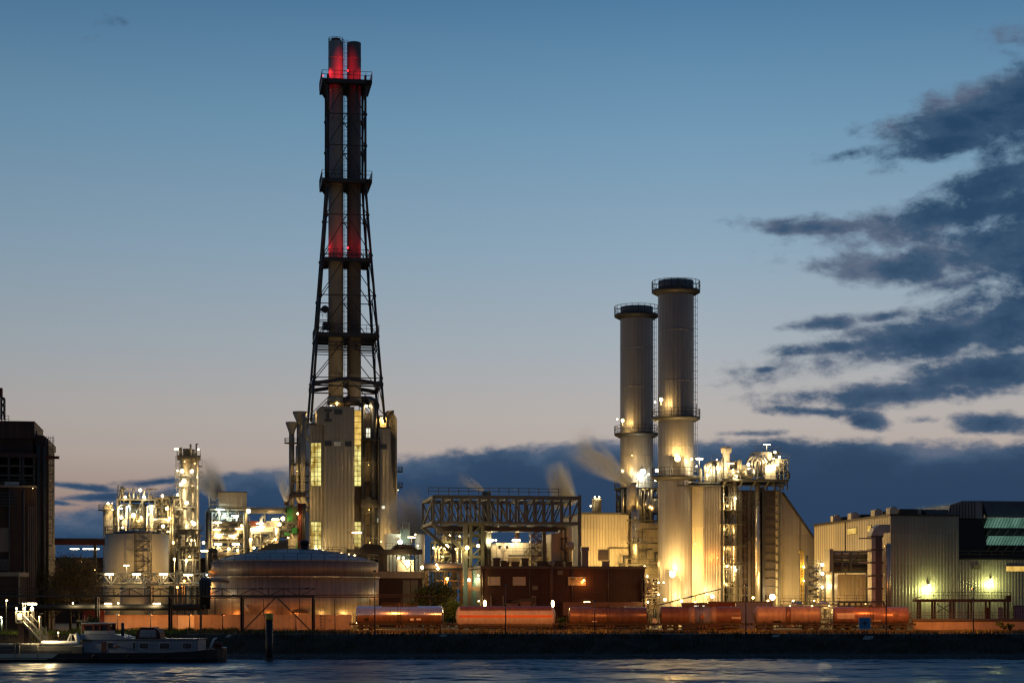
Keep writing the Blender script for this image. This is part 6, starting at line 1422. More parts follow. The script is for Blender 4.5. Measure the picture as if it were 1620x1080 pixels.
# ================================================================== big round stacks
def big_stack(name_label, px0, px1, Y0, top, plats, fr_off=0):
    f = Fr(px0, Y0); x = (f.u(px0,3.8)+f.u(px1,3.8))/2; r = (f.u(px1,3.8)-f.u(px0,3.8))/2*.995; d = 3.8
    st = thing('round_stack', name_label, 'chimney', f)
    H = f.h(top,x,d-r); pl0 = f.h(plats[0],x,d-r)
    part(MB().lathe(x, d, [(r,0),(r,pl0-.5)], 112, False, .035), 'shell', M['stack'], st)
    part(MB().lathe(x, d, [(r*.985,pl0-.5),(r*.985,H),(r*.93,H),(r*.92,H-2)], 56), 'collar', M['stack_rim'], st)
    for py in (520,600,705) if plats[0] < 470 else (548,610,720):
        z = f.h(py,x,d-r); part(MB().lathe(x,d,[(r-.05,z-.1),(r+.03,z-.08),(r+.03,z+.08),(r-.05,z+.1)],56), 'ring_seam', M['stack'], st)
    for py in plats:
        z = f.h(py,x,d-r); w_ = 1.35
        po = part(MB().lathe(x,d,[(r+.01,z-1.0),(r+.35,z-1.0),(r+w_,z-.45),(r+w_,z),(r+.01,z)],40), 'platform', M['steel_dark'], st)
        part(MB().ring_rail(x,d,z,r+w_-.05,1.9 if py == plats[0] else 1.6,22,.1), 'railing', M['steel_dark'], po)
    part(MB().ladder(x+r*.96, d-1.2, f.h(760,x,d), H-2, .7, .9, True, .07), 'ladder', M['steel_mid'], st)
    return st, f, x, d, r
s1, f1, x, d, r = big_stack('nearer and wider of the two ribbed round stacks, gold lit at the foot', 1041.5, 1097, 400, 440, (455,657,751))
H_ = [(1046,632,-.2,2600,'gold',.55,(0,-.5,-.5)),(1036.5,636,-.5,500,'white',.22,(0,-.5,-.2)),(1072,725,-2.0,24000,'gold',.9,(0,-.3,.5)),(1039,744,-1.2,1500,'white',.45,(-.4,-.6,.4)),(1094,726,-.2,1200,'gold',.3,(0,-.7,0)),(1064,908,-2.4,44000,'gold',.95,(0,-.6,.5)),(1050,921,-2.0,800,'white',.2,(0,-.8,0))]
for px,py,dd_,pw,c,rr_,of in H_: lamp(s1, f1.p(px,py,dd_), c, pw, rr_, of, post=1.2 if py in (725,632) else 0)
lamp(s1, f1.p(1052,948,-4.5), 'gold', 20000, .4, (0,-1.5,.6)); lamp(s1, f1.p(1078,950,-5), 'gold', 13000, .4, (0,-1.5,.6))  # unseen ground floods added to turn the stack's foot gold
part(MB().bar(f1.p(1102,657,-.5), f1.p(1102,638,-.5), .12), 'lamp_mast', M['steel_mid'], s1)
s2, f2, x2_, d2_, r2_ = big_stack('farther of the two ribbed round stacks, with the steaming vent before it', 981.5, 1033, 432, 482, (494,683,770))
for px,py,dd_,pw,c,rr_,of in ((1007,768,-4.5,6000,'gold',.2,(0,-.6,.4)),(985,665,-.2,3000,'gold',.5,(0,-.6,-.4)),(976.5,663,0,400,'white',.2,(0,-.5,-.2)),(985,745,-.4,4000,'gold',.45,(0,-.8,.2)),(1017,746,-1.2,5200,'cool',.9,(0,-.8,-.6)),(1016,773,-3,1800,'gold',.4,(0,-.8,-.3)),(1026,750,-1.8,1800,'gold',.3,(0,-.8,0)),(1000,720,-2.5,900,'gold',.12,(0,-1,0))):
    lamp(s2, f2.p(px,py,dd_), c, pw, rr_, of, post=1.2 if py in (665,) else 0)
# pipework at the foot of the far stack
f = Fr(975, 424)
pw_ = thing('valve_station', 'cluttered pipes and valves below the farther round stack', 'process plant', f)
rack(pw_, f, 981, 1040, 0, 4, (823,812,800,786,772), .22, 'steel_mid', 4, base=f.h(826), pipes=6, seed=51, gear=4, pm=('alu_rough','steel_mid','steel_pale','rust'))
part(MB().bar((f.u(976),0,f.h(813)),(f.u(976),0,f.h(780)),.28), 'post', M['steel_dark'], pw_); part(MB().bar((f.u(976),0,f.h(781)),(f.u(984),0,f.h(800)),.22), 'diagonal_brace', M['steel_dark'], pw_)
part(MB().lathe(f.u(1025,-1),-1,[(.3,f.h(806)),(.9,f.h(800)),(.9,f.h(796)),(.3,f.h(788)),(.3,f.h(778))],14), 'valve', M['alu'], pw_)
part(MB().lathe(f.u(1036,-1),-1,[(1.0,f.h(810)),(1.2,f.h(806)),(1.2,f.h(792)),(.4,f.h(788))],14), 'vessel', M['alu_rough'], pw_)
for px,r in ((985,.3),(993,.45),(1010,.5),(1014,.25),(1019,.3),(1030,.35)): part(MB().pipe([(f.u(px,-.8),-.8,f.h(826)),(f.u(px,-.8),-.8,f.h(776)),(f.u(px+4,-.8),.6,f.h(774))], r, 8), 'riser_pipe', M['alu_rough'], pw_)
lamp(pw_, f.p(1000,792,-1.5), 'gold', 900, .15); lamp(pw_, f.p(1030,800,-1.5), 'gold', 700, .12); lamp(pw_, f.p(1037,760,-1.2), 'white', 1100, .2, (0,-.6,-.3))

# ================================================================== heat recovery boiler right of the near stack
f = Fr(1085, 401)
hb = thing('boiler_block', 'huge gold lit boiler block with pipe bay and machinery on top', 'process plant', f)
xa, xm, xc = f.u(1085), f.u(1112.5), f.u(1141); Ht = f.h(769)
part(MB().prism([(xa,2.0),(xm,.3),(xm,16),(xa,16)], 0, Ht, 'z'), 'flue_casing', M['clad_warm'], hb)
part(MB().box(xm+.004, xc, .3, 16, 0, Ht), 'flue_casing', M['alu_rough'], hb, 'ribbed casing')
part(MB().ribs(xm+.02, xc, .297, 0, Ht-.1, .5, .12), 'casing_ribs', M['alu_rough'], hb)
part(MB().box(xa-2, xc+.1, -.1, 4, Ht+.003, Ht+.3), 'casing_cap', M['steel_mid'], hb)
# pipe bay
xp, xq = f.u(1143), f.u(1166)
part(MB().box(xc+.004, xq, 6, 16, 0, f.h(764)), 'bay_wall', M['clad_warm'], hb)
part(MB().frame([xp,(xp+xq)/2,xq], [.6,5.5], [f.h(p) for p in (940,922,900,880,862,845,828,806,785,766)], .3, True), 'bay_frame', M['steel_mid'], hb)
for px, r, dd_ in ((1145,.16,.2),(1152,.22,2.4),(1156,.42,1.2),(1162,.55,1.0),(1149,.2,3)): part(MB().pipe([(f.u(px,dd_),dd_,0),(f.u(px,dd_),dd_,f.h(758)),(f.u(px,dd_),dd_+3,f.h(755))], r, 12), 'riser_pipe', M['alu'], hb)
for py in (928,893,862,828,806): 
    mb = MB().box(xp-.2, xq+1.6, -.4, 2, f.h(py)-.12, f.h(py)); mb.rail([(xp-.2,-.4,f.h(py)),(xq+.4,-.4,f.h(py))], 1.1, 1.1, .07); part(mb, 'platform', M['steel_mid'], hb)
part(MB().ladder(f.u(1168,-.4), -.2, 0, f.h(770), .6, .6, True, .07), 'ladder', M['steel_mid'], hb)
for py in (815,865,890,925): part(MB().bar((xq,-.3,f.h(py)),(xq+1.2,-.3,f.h(py-6)),.18), 'bracket', M['steel_mid'], hb)
# dark panels with horizontal stiffeners
part(MB().box(xq+.2, f.u(1197), 2.5, 16, 0, f.h(773)), 'casing_wall', M['clad_dark'], hb)
part(MB().box(f.u(1210)+.004, f.u(1234), 1.6, 16, 0, f.h(773)), 'casing_wall', M['clad_dark'], hb)
part(MB().box(f.u(1197)+.004, f.u(1210), 3.5, 16, 0, f.h(773)), 'casing_wall', M['black'], hb)
part(MB().box(f.u(1227,1.5), f.u(1233,1.5), 1.3, 1.596, 0, f.h(775)), 'side_panel', M['clad_warm'], hb)
for a, b, dd_ in ((1167,1195,2.3),(1211,1233,1.25)):
    for py in range(785, 950, 13): part(MB().box(f.u(a,dd_), f.u(b,dd_), dd_-.16, dd_+.03, f.h(py)-.1, f.h(py)+.1), 'stiffener', M['steel_mid'], hb)
for px in (1172,1178,1185,1191): part(MB().box(f.u(px,2.3)-.3, f.u(px,2.3)+.3, 2.16, 2.46, 0, f.h(775)), 'buckstay', M['clad_dark'] if px != 1178 else M['rust'], hb)
part(MB().pipe([(f.u(1199.5,1),1.5,0),(f.u(1199.5,1),1.5,f.h(762))], .62, 14), 'downcomer_pipe', M['alu'], hb)
part(MB().box(f.u(1206,1), f.u(1210,1), .8, 3.4, 0, f.h(768)), 'girder_column', M['steel_dark'], hb)
part(MB().box(f.u(1232,.6), f.u(1234.5,.6), .5, 1.25, 0, f.h(772)), 'girder_column', M['steel_mid'], hb)
mb = MB().pipe([(f.u(1176,1.6),1.6,f.h(860)),(f.u(1180,1.6),1.6,f.h(858)),(f.u(1190,1.6),1.6,f.h(847)),(f.u(1191,1.6),1.6,f.h(790))], .16, 8); part(mb, 'pipe', M['steel_dark'], hb)
# sloping casing
poly = [(f.u(1234,3)+.004,0),(f.u(1326,3),0),(f.u(1326,3),f.h(906,0,3)),(f.u(1240,3),f.h(778,0,3)),(f.u(1234,3)+.004,f.h(775,0,3))]
part(MB().prism(poly, 3, 15), 'sloping_casing', M['clad'], hb)
part(MB().bar((f.u(1238,2.8),2.8,f.h(777,0,3)),(f.u(1327,2.8),2.8,f.h(907,0,3)),.45,.4), 'slope_beam', M['steel_mid'], hb)
part(MB().box(f.u(1265.5,3)-.06, f.u(1265.5,3)+.06, 2.9, 2.996, 0, f.h(818,0,3)), 'panel_seam', M['clad_dark'], hb)
# head platform and machinery
zh = f.h(757); xL, xR = f.u(1100,-1), f.u(1247,-1)
mb = MB().box(xL, f.u(1141,-1), 0, 8, f.h(762)-.3, f.h(762)); mb.rail([(xL,0,f.h(762)),(f.u(1141,-1),0,f.h(762))], 1.1, 1.3, .07); part(mb, 'platform', M['steel_mid'], hb)
mb = MB().box(f.u(1141,-1)+.004, xR, -1.6, 14, zh-.4, zh); part(mb, 'platform', M['steel_mid'], hb)
part(MB().rail([(f.u(1141,-1),-1.6,zh),(xR,-1.6,zh),(xR,14,zh)], 1.2, 1.3, .08), 'railing', M['steel_mid'], hb)
for px in (1146,1172,1193,1214,1240): part(MB().bar((f.u(px,0),-1.5,zh-.4),(f.u(px-3,0),1.4,f.h(772)),.25), 'bracket', M['steel_mid'], hb)
part(MB().bar((xL+4,1,f.h(766)),(xR-1,1,f.h(766)),.25), 'tie_beam', M['steel_mid'], hb)
for px, r, dd_ in ((1164,.85,-.6),(1187,1.15,-.8)):
    mb = MB().drum((f.u(px,dd_),dd_,zh+1.25),(f.u(px,dd_)-1.2,dd_+8,zh+1.25),r,18,.4); mb.box(f.u(px,dd_)-.5,f.u(px,dd_)+.5,dd_+.2,dd_+.6,zh,zh+.7); part(mb, 'steam_drum', M['alu'], hb)
part(MB().box(f.u(1174,1), f.u(1190,1), 1.4, 7, zh+.01, f.h(733)), 'machine_house', M['steel_mid'], hb)
part(MB().box(f.u(1211.5,-1), f.u(1227,-1), -.9, 6, zh+.01, f.h(732)), 'machine_house', M['duct'], hb)
mb = MB().lathe(f.u(1149,2),2,[(.75,zh),(.75,f.h(716)),(1.15,f.h(713)),(1.2,f.h(706)),(1.05,f.h(704.5))],16); part(mb, 'silencer', M['duct'], hb)
part(MB().lathe(f.u(1210,6),7,[(1.9,f.h(733)),(1.9,f.h(712)),(1.7,f.h(709.5)),(.3,f.h(708.5))],20), 'silencer', M['duct'], hb)
for k in range(3):
    x0_ = f.u(1183+k*6,2); part(MB().pipe([(x0_,2,zh+1),(x0_,2,f.h(726)),(x0_+.5,2,f.h(721)),(x0_+1.3,2,f.h(719.5)),(x0_+2.1,2,f.h(721)),(x0_+2.6,2,f.h(726)),(x0_+2.6,2,zh+1)], .32, 10), 'pipe_loop', M['alu'], hb)
for px, py, r in ((1117,735,.5),(1123,733,.55),(1129,737,.4),(1137,730,.5),(1142,726,.25),(1170,727,.5),(1108,742,.4)):
    mb = MB().lathe(f.u(px,1.5),1.5,[(r,f.h(762)),(r,f.h(py)),(r*.5,f.h(py)+.4)],12); part(mb, 'vessel', M['alu'] if px % 2 else M['steel_pale'], hb)
part(MB().box(f.u(1157,5), f.u(1171,5), 5, 9, f.h(734), f.h(725)), 'hood', M['duct'], hb)
rack(hb, f, 1196, 1232, 8, 12, (733,724,716), .2, 'steel_pale', 3, base=zh, pipes=5, seed=61, gear=2)
rack(hb, f, 1227, 1246, 0, 6, (746,736,727), .16, 'steel_pale', 3, base=zh, pipes=5, seed=63, gear=2, pm=('white','steel_pale'))
rack(hb, f, 1128, 1160, 3, 8, (742,730), .18, 'steel_mid', 3, base=f.h(762), pipes=6, seed=67, gear=3)
part(MB().drum((f.u(1246,1),1.5,f.h(749)),(f.u(1249,1),1.3,f.h(749)),.75,14,.3), 'fan_housing', M['steel_dark'], hb)
part(MB().frame([f.u(1222,0),f.u(1236,0),f.u(1243,0)], [-1.2,4], [f.h(765),zh-.45], .22, True, f.h(774)), 'head_frame', M['steel_mid'], hb)
for px,py,dd_,k,c,r,kd in ((1106.5,725.5,-1,2,'white',.35,'tube'),(1102,737,-1,.6,'white',.2,'ball'),(1184,734.5,-.6,2,'white',.5,'ball'),(1216,737,-1.6,2,'white',.45,'ball'),(1213,703,4,.5,'white',.2,'tube'),(1226,715,5,1.2,'white',.4,'ball'),(1233,723,-.8,1.4,'white',.4,'ball'),(1230,735,-1.2,1.4,'white',.3,'ball'),(1224,726,5,1.6,'white',.4,'ball'),(1135,740,-.4,1.4,'cool',.4,'ball'),(1119,752,-.4,1.3,'white',.3,'ball'),(1148,741,-.8,1.6,'warm',.35,'ball'),(1160,742,-1.4,1,'warm',.15,'ball'),(1156,733,1,.8,'warm',.15,'tube'),(1134,727,0,.5,'white',.2,'ball'),(1208,728,2,1.2,'white',.25,'ball'),(1166,753,-1.8,.8,'white',.2,'ball')):
    lamp(hb, f.p(px,py,dd_), c, 1000*k, r*.85, (0,-.3,-.45), kd, 1.4, post=1.6 if py in (725.5,703) else 0)
for px,py,dd_,pw,c,r in ((1150,895,.4,1500,'gold',.35),(1163.5,901,.2,900,'white',.3),(1163,788,.2,700,'white',.3),(1150,800,.3,1300,'gold',.12),(1149,835,.6,1300,'gold',.12),(1149,925,.6,1500,'gold',.15),(1150,868,.8,1200,'gold',.12),(1222,944,-1.2,2600,'white',.9),(1127,943,-1.4,2600,'white',.55),(1191.5,945,-2,2500,'gold',.35),(1135,882,-1.6,1500,'sodium',.1),(1100,860,-8,1500,'gold',.1)):
    lamp(hb, f.p(px,py,dd_), c, pw, r, (0,-.9,.1) if px not in (1222,1127) else (0,-1.6,1.0))
lamp(hb, f.p(1255,950,-6), 'gold', 9000, .25, (0,-1,.8)); lamp(hb, f.p(1295,952,-5), 'gold', 5000, .2, (0,-1,.8)); lamp(hb, f.p(1215,950,-6), 'gold', 1600, .3, (0,-1,.8)); lamp(hb, f.p(1120,952,-7), 'gold', 3600, .3, (0,-1.4,.8)); lamp(hb, f.p(1100,952,-8), 'gold', 3000, .3, (0,-1.4,.8))  # unseen ground floods added to light the casings

# ================================================================== stair tower
f = Fr(1269, 372)
st = thing('stair_tower', 'open steel stair tower with yellow side ladder and lamps', 'stair tower', f)
xa, xb = f.u(1273.5), f.u(1305); pys = (962,950,937,923,909.5,895)
part(MB().frame([xa,f.u(1278),f.u(1297),xb], [0,2.4], [f.h(p) for p in pys], .24, False), 'frame', M['steel_mid'], st)
for i in range(5):
    a, b = f.u(1278), f.u(1299); zu, zm_, zl_ = f.h(pys[i+1]), f.h((pys[i]+pys[i+1])/2), f.h(pys[i])
    mb = MB(); mb.bar((a,-.05,zu),(b,-.05,zm_),.12,.42); mb.bar((a,.75,zu),(b,.75,zm_),.12,.42); mb.bar((a,.35,zu),(b,.35,zm_),.7,.08); part(mb, 'stair_flight', M['black'], st)
    mb = MB(); mb.bar((b,1.5,zm_),(a,1.5,zl_),.12,.42); mb.bar((b,2.2,zm_),(a,2.2,zl_),.12,.42); mb.bar((b,1.85,zm_),(a,1.85,zl_),.6,.08); part(mb, 'stair_flight', M['steel_dark'], st)
    part(MB().box(b,f.u(1304),-.1,2.3,zm_-.12,zm_), 'landing', M['steel_dark'], st); part(MB().box(xa,a,-.1,2.3,zu-.12,zu), 'landing', M['steel_dark'], st)
for py in pys[1:]: part(MB().rail([(xa,-.1,f.h(py)),(xb,-.1,f.h(py))], 1.1, 1.2, .08), 'railing', M['steel_mid'], st)
part(MB().box(xa,f.u(1278),-.2,.5,0,f.h(878)), 'ladder_casing', M['steel_dark'], st)
part(MB().ladder(f.u(1268), -.3, 0, f.h(874), .5, .6, False, .14), 'yellow_ladder', M['yellow'], st)
part(MB().box(f.u(1264),f.u(1270),-.5,0,f.h(874),f.h(871)), 'ladder_head', M['yellow'], st)
for px,py,pw,r in ((1301,893,1900,.45),(1301,907,1300,.4),(1301,928.5,1300,.4),(1271.5,896.5,900,.25),(1271.5,918,600,.2),(1288,950,900,.2)): lamp(st, f.p(px,py,-.5), 'white' if px > 1290 else 'gold', pw, r, (0,-.4,.2) if py < 920 else (0,-.6,.2))
# cluttered low pipes at ground right of the stair
f = Fr(1236, 350)
cl = thing('pipe_rack', 'low bright rack of small pipes on the ground below the stair tower', 'pipe rack', f)
rack(cl, f, 1236, 1325, 0, 3, (962,957), .14, 'steel_pale', 7, pipes=8, seed=71, gear=5, pm=('white','steel_pale','alu'))
for px in (1250,1285,1312): lamp(cl, f.p(px,958,-1), 'warm', 420, .12)
rack(cl, f, 1326, 1398, 0, 3, (952,), .3, 'steel_mid', 4, pipes=4, seed=73, gear=3, pm=('steel_pale','steel_mid','steel_grey'))

# ================================================================== right hall
f = Fr(1409, 358)
rh = thing('works_hall', 'long silver clad works hall with lit roof lights', 'building', f)
xf = f.u(1517); H = f.h(815.5); Db = 46; xe = f.u(1780)
w1 = part(MB().prism([(0,0),(xf,0),(xf,Db),(0,Db)], 0, H, 'z'), 'wall', M['clad_hall'], rh)
part(MB().ribs(.05, xf, -.003, 0, H-.1, .62, .035), 'wall_ribs', M['clad_hall'], w1)
part(MB().ribs(.2, Db, -.003, 0, H-.3, 1.4, .05, 'y'), 'wall_ribs', M['clad_warm'], w1)
part(MB().box(-.25, xf+.1, -.25, Db, H+.003, H+.35), 'roof_edge', M['steel_dark'], rh)
def side_window(py0, py1, d0, d1, m_='win_amber'):
    wo = part(MB().box(-.13, -.055, d0-.1, d1+.1, f.h(py1,0,d0)-.1, f.h(py0,0,d0)+.1), 'window', M['steel_mid'], rh); part(MB().box(-.16, -.134, d0, d1, f.h(py1,0,d0), f.h(py0,0,d0)), 'pane', M[m_], wo)
side_window(834.5,843.5, f.dep(1356), f.dep(1342)); side_window(831,840, f.dep(1379), f.dep(1373.5))
part(MB().box(-.2,-.055,f.dep(1338)-.2,f.dep(1338)+.2,0,H-.1), 'wall_seam', M['steel_dark'], rh)
for px, w_ in ((1318,1.6),(1346,2.1),(1383,2.1),(1413,2.1)):
    d_ = max(.6, f.dep(px)); mb = MB().box(-.3, 1.2, d_-w_/2, d_+w_/2, H+.36, H+1.5); mb.drum((.4,d_,H+1.3),(1.2,d_,H+1.3),.55,10,.3); part(mb, 'roof_fan', M['tank_pale'], rh)
    part(MB().box(1.8, 5.2, d_-1, d_+1.2, H+.36, H+1.3), 'roof_unit', M['roof_dark'], rh)
# low front wing with terrace
w2 = part(MB().box(xf+.004, xe, .6, 9, 0, f.h(884)), 'wall', M['clad_hall'], rh); part(MB().ribs(xf+.1, xe, .597, 0, f.h(884)-.1, .62, .035), 'wall_ribs', M['clad_hall'], w2)
part(MB().box(xf, xe, .4, 9, f.h(884)+.003, f.h(882)), 'terrace_edge', M['roof_dark'], rh)
part(MB().rail([(xf,.6,f.h(882)),(xe,.6,f.h(882))], 1.4, 2.2, .12), 'railing', M['steel_dark'], rh)
part(MB().box(xf+.004, xe, 9.005, 40, 0, f.h(806,0,9)-.5), 'upper_wall', M['roof_dark'], rh)
wo = part(MB().box(f.u(1593)-.1, xe-8, .40, .49, f.h(902.5)-.1, f.h(894.5)+.1), 'window', M['steel_mid'], rh); part(MB().box(f.u(1593), xe-8.1, .37, .397, f.h(902.5), f.h(894.5)), 'pane', M['win_amber'], rh)
part(MB().box(f.u(1541.5), f.u(1552), .38, .49, f.h(900), f.h(892)), 'vent_panel', M['clad_dark'], rh)
# saw tooth clerestory
z0 = 8.2
def band(py0, py1, d0, d1, mm, name, px0=1553):
    xa_ = f.u(px0,d0); part(MB().prism([(d0,f.h(py1,0,d0)),(d1,f.h(py0,0,d0)),(d1+.3,f.h(py0,0,d0)),(d0+.3,f.h(py1,0,d0))], xa_, xe, 'x'), name, M[mm], rh)
band(818,834, 7.6, 5.6, 'teal_glass', 'clerestory_glass', 1557); band(847,861, 7.6, 5.6, 'teal_glass', 'clerestory_glass', 1558)
band(807,817.5, 8.4, 8.0, 'win_dim', 'clerestory_truss', 1557); band(835,846, 8.6, 8.2, 'steel_dark', 'clerestory_truss', 1560); band(862,871, 8.6, 8.2, 'steel_dark', 'clerestory_truss', 1560)
for py0, py1 in ((818,834),(847,861)):
    mb = MB(); x = f.u(1560,7); i = 0
    while x < f.u(1640,7): mb.bar((x,7.5,f.h(py1,0,7.6)),(x,5.5,f.h(py0,0,5.6)),.07); x += .62
    part(mb, 'glazing_bars', M['steel_mid'], rh)
for py in (834,846.5,861.5,871,818): part(MB().bar((f.u(1556,7),7,f.h(py,0,7)),(xe,7,f.h(py,0,7)),.18), 'gutter', M['steel_dark'], rh)
for py0, py1 in ((846,836),(871,862),(817,808)):
    for k in range(9): px = 1560+k*14; part(MB().bar((f.u(px,8),8,f.h(py0,0,8)),(f.u(px+8,8),8,f.h(py1,0,8)),.14), 'truss_brace', M['steel_pale'], rh)
part(MB().prism([(f.u(1517,5)+.05,f.h(884,0,5)),(f.u(1556,5),f.h(884,0,5)),(f.u(1561,5),f.h(860,0,5)),(f.u(1553,5),f.h(822,0,5)),(f.u(1517,5)+.05,f.h(820,0,5))], 5, 9), 'gable_wall', M['black'], rh)
# roof monitors
def monitor(pxs, pytop, pybot, d0, d1, roof_px1, name):
    xs_ = [f.u(p,d0) for p in pxs]; zt = f.h(pytop,0,d0); zb_ = f.h(pybot,0,d0)
    n = len(xs_); poly = [(xs_[0],zb_),(xs_[-1],zb_),(xs_[-1],zt),(xs_[2],zt-.1),(xs_[1],zt-.9)]
    part(MB().prism(poly, d0, d1), name, M['clad_hall'], rh)
    mb = MB()
    x = xs_[1]
    while x < xs_[-1]-1.5: mb.box(x,x+.18,d0-.1,d0-.004,zb_,zt-.15-(.7 if x < xs_[2] else 0)); x += .62
    part(mb, 'monitor_ribs', M['clad_dark'], rh)
    x1_ = f.u(roof_px1,d0); part(MB().prism([(xs_[-1]+.004,zt-.05),(x1_,zt-.05),(x1_,zb_+.3),(xs_[-1]+1.2,zb_+.3)], d0+.1, d1+2), 'monitor_roof', M['roof_blue'], rh)
monitor((1432,1434,1440,1458), 804.5, 815, 6, 26, 1500, 'roof_monitor'); monitor((1497,1503,1522,1554), 790, 818.5, 7, 30, 1760, 'roof_monitor')
lamp(rh, f.p(1470,925.5,-.6), 'lime', 5500, .35, (0,-.7,-.9)); lamp(rh, f.p(1569,916.5,0), 'lime', 4200, .25, (0,-.7,-.9))
# big square duct
f3 = Fr(1380, 350)
du = thing('square_duct', 'big square insulated duct bending into the hall wall', 'duct', f3)
xa_, xb_ = f3.u(1379), f3.u(1401); w_ = xb_-xa_; mb = MB(); zt = f3.h(829)
prof = [(xa_,0),(xb_-.9,0),(xb_-.9,zt-2.6)]
mb.prism([(xa_,.5),(xb_-.6,.5),(xb_-.6,zt-2.4),(xb_-.3,zt-1.6),(xb_+.9,zt-1.5),(xb_+.9,zt),(xa_+1.6,zt),(xa_+.5,zt-.7),(xa_,zt-2)], 0, 2.2); part(mb, 'duct_body', M['duct'], du)
part(MB().box(xa_+.75, xb_-.75, -.08, -.004, .6, zt-2.2), 'shaded_front', M['clad_dark'], du)  # darker sheet paints the shade on the duct's front
for py in (848,869,889.5,910,930.5,951): part(MB().box(xa_-.12, xb_-.45, -.16, 2.3, f3.h(py)-.16, f3.h(py)+.16), 'flange', M['steel_mid'], du)
for py in (851,871,889,911,931): part(MB().bar((f3.u(1360),.5,f3.h(py)),(xa_,.5,f3.h(py)),.25), 'bracket', M['duct'], du)
for px, r in ((1403.5,.28),(1407,.2)): part(MB().pipe([(f3.u(px),-.2,.2),(f3.u(px),-.2,f3.h(862)),(f3.u(px)+.5,1,f3.h(860))], r, 8), 'drain_pipe', M['alu'], du)
# bridge of pipes and low wing
f4 = Fr(1312, 362)
pb4 = thing('pipe_bridge', 'enclosed grey pipe bridge joining boiler block and works hall', 'pipe bridge', f4)
xa_, xb_ = f4.u(1318), f4.u(1379); zb_, zt = f4.h(904), f4.h(872)
part(MB().frame([xa_,f4.u(1332),f4.u(1346),xb_], [0,3], [zb_,f4.h(888),zt], .3, True, zb_), 'steel_frame', M['steel_green'], pb4)
for k, (py, r, mm) in enumerate(((875,.2,'alu'),(879,.22,'steel_pale'),(884,.2,'alu'),(892,.26,'alu'),(897,.9,'steel_mid'),(877,.15,'steel_grey'))): part(MB().pipe([(xa_-.5,.6+.35*k,f4.h(py)),(xb_+.4,.6+.35*k,f4.h(py))], r, 8), 'pipe', M[mm], pb4)
part(MB().box(xa_, xb_, 2.4, 3, zb_, f4.h(880)), 'back_panel', M['steel_green'], pb4)
part(MB().box(xa_-.8, xa_-.1, -.3, 3, zb_, zt+.5), 'end_panel', M['steel_grey'], pb4)
for px in (1322,1376): part(MB().bar((f4.u(px),1.5,0),(f4.u(px),1.5,zb_),.4), 'leg', M['steel_mid'], pb4)
f5 = Fr(1325, 366)
lw = thing('low_wing', 'low ribbed cream wing below the pipe bridge', 'building', f5)
wv = part(MB().box(0, f5.u(1380), 0, 9, 0, f5.h(908)), 'wall', M['clad_warm'], lw); part(MB().ribs(.3, f5.u(1380), -.003, 0, f5.h(908)-.1, .8, .09), 'wall_ribs', M['clad_warm'], wv)
lamp(lw, f5.p(1345,952,-3.5), 'gold', 1100, .2, (0,-.8,.6)); lamp(lw, f5.p(1370,955,-8), 'gold', 1500, .2, (0,-.8,.6))  # low floods added to light the ribbed wall
# gantry in front of the hall
f = Fr(1449, 336, 0)
gt = thing('loading_gantry', 'dark red steel loading gantry with railing before the yellow lit wall', 'gantry', f)
z = f.h(950); xa_, xb_ = f.u(1448), f.u(1600)
mb = MB().box(xa_, xb_, 0, 2.4, f.h(951.5), f.h(947)); part(mb, 'deck', M['rust'], gt); part(MB().rail([(f.u(1462),.1,f.h(947)),(xb_,.1,f.h(947))], 1.2, 1.7, .07), 'railing', M['steel_dark'], gt)
for px in (1453,1457,1476,1480,1505,1510,1533,1538,1561,1567,1591,1596): part(MB().box(f.u(px)-.16, f.u(px)+.16, .5, .85, 0, f.h(951.5)-.004), 'post', M['rust'], gt)
part(MB().bar((f.u(1483),.4,f.h(955)),(f.u(1504),.4,f.h(968)),.14), 'diagonal_brace', M['rust'], gt); part(MB().bar((f.u(1504),.3,f.h(955)),(f.u(1483),.3,f.h(968)),.14), 'diagonal_brace', M['rust'], gt)
part(MB().box(f.u(1593), f.u(1600), .2, 1.6, f.h(947)+.003, f.h(941)), 'pump_cabinet', M['rust'], gt); part(MB().bar((xa_,1,f.h(946)),(f.u(1460),1,f.h(943)),.14), 'arm', M['steel_pale'], gt)
for px in (1558,1578): part(MB().box(f.u(px,1.5), f.u(px+8,1.5), 1.2, 2.6, 0, f.h(960)), 'cabinet', M['w_blue'] if px > 1570 else M['red_steel'], gt)
f = Fr(1603, 338, 0); cn = thing('shipping_container', 'dark blue shipping container at the end of the loading gantry', 'container', f)
part(MB().box(0, 9, 0, 2.6, 0, f.h(957)), 'body', mat('dark_blue_container_paint', (.02,.025,.06), .6), cn); part(MB().ribs(.1, 8.9, -.003, .15, f.h(957)-.15, .3, .05), 'side_ribs', M['w_blue'], cn)
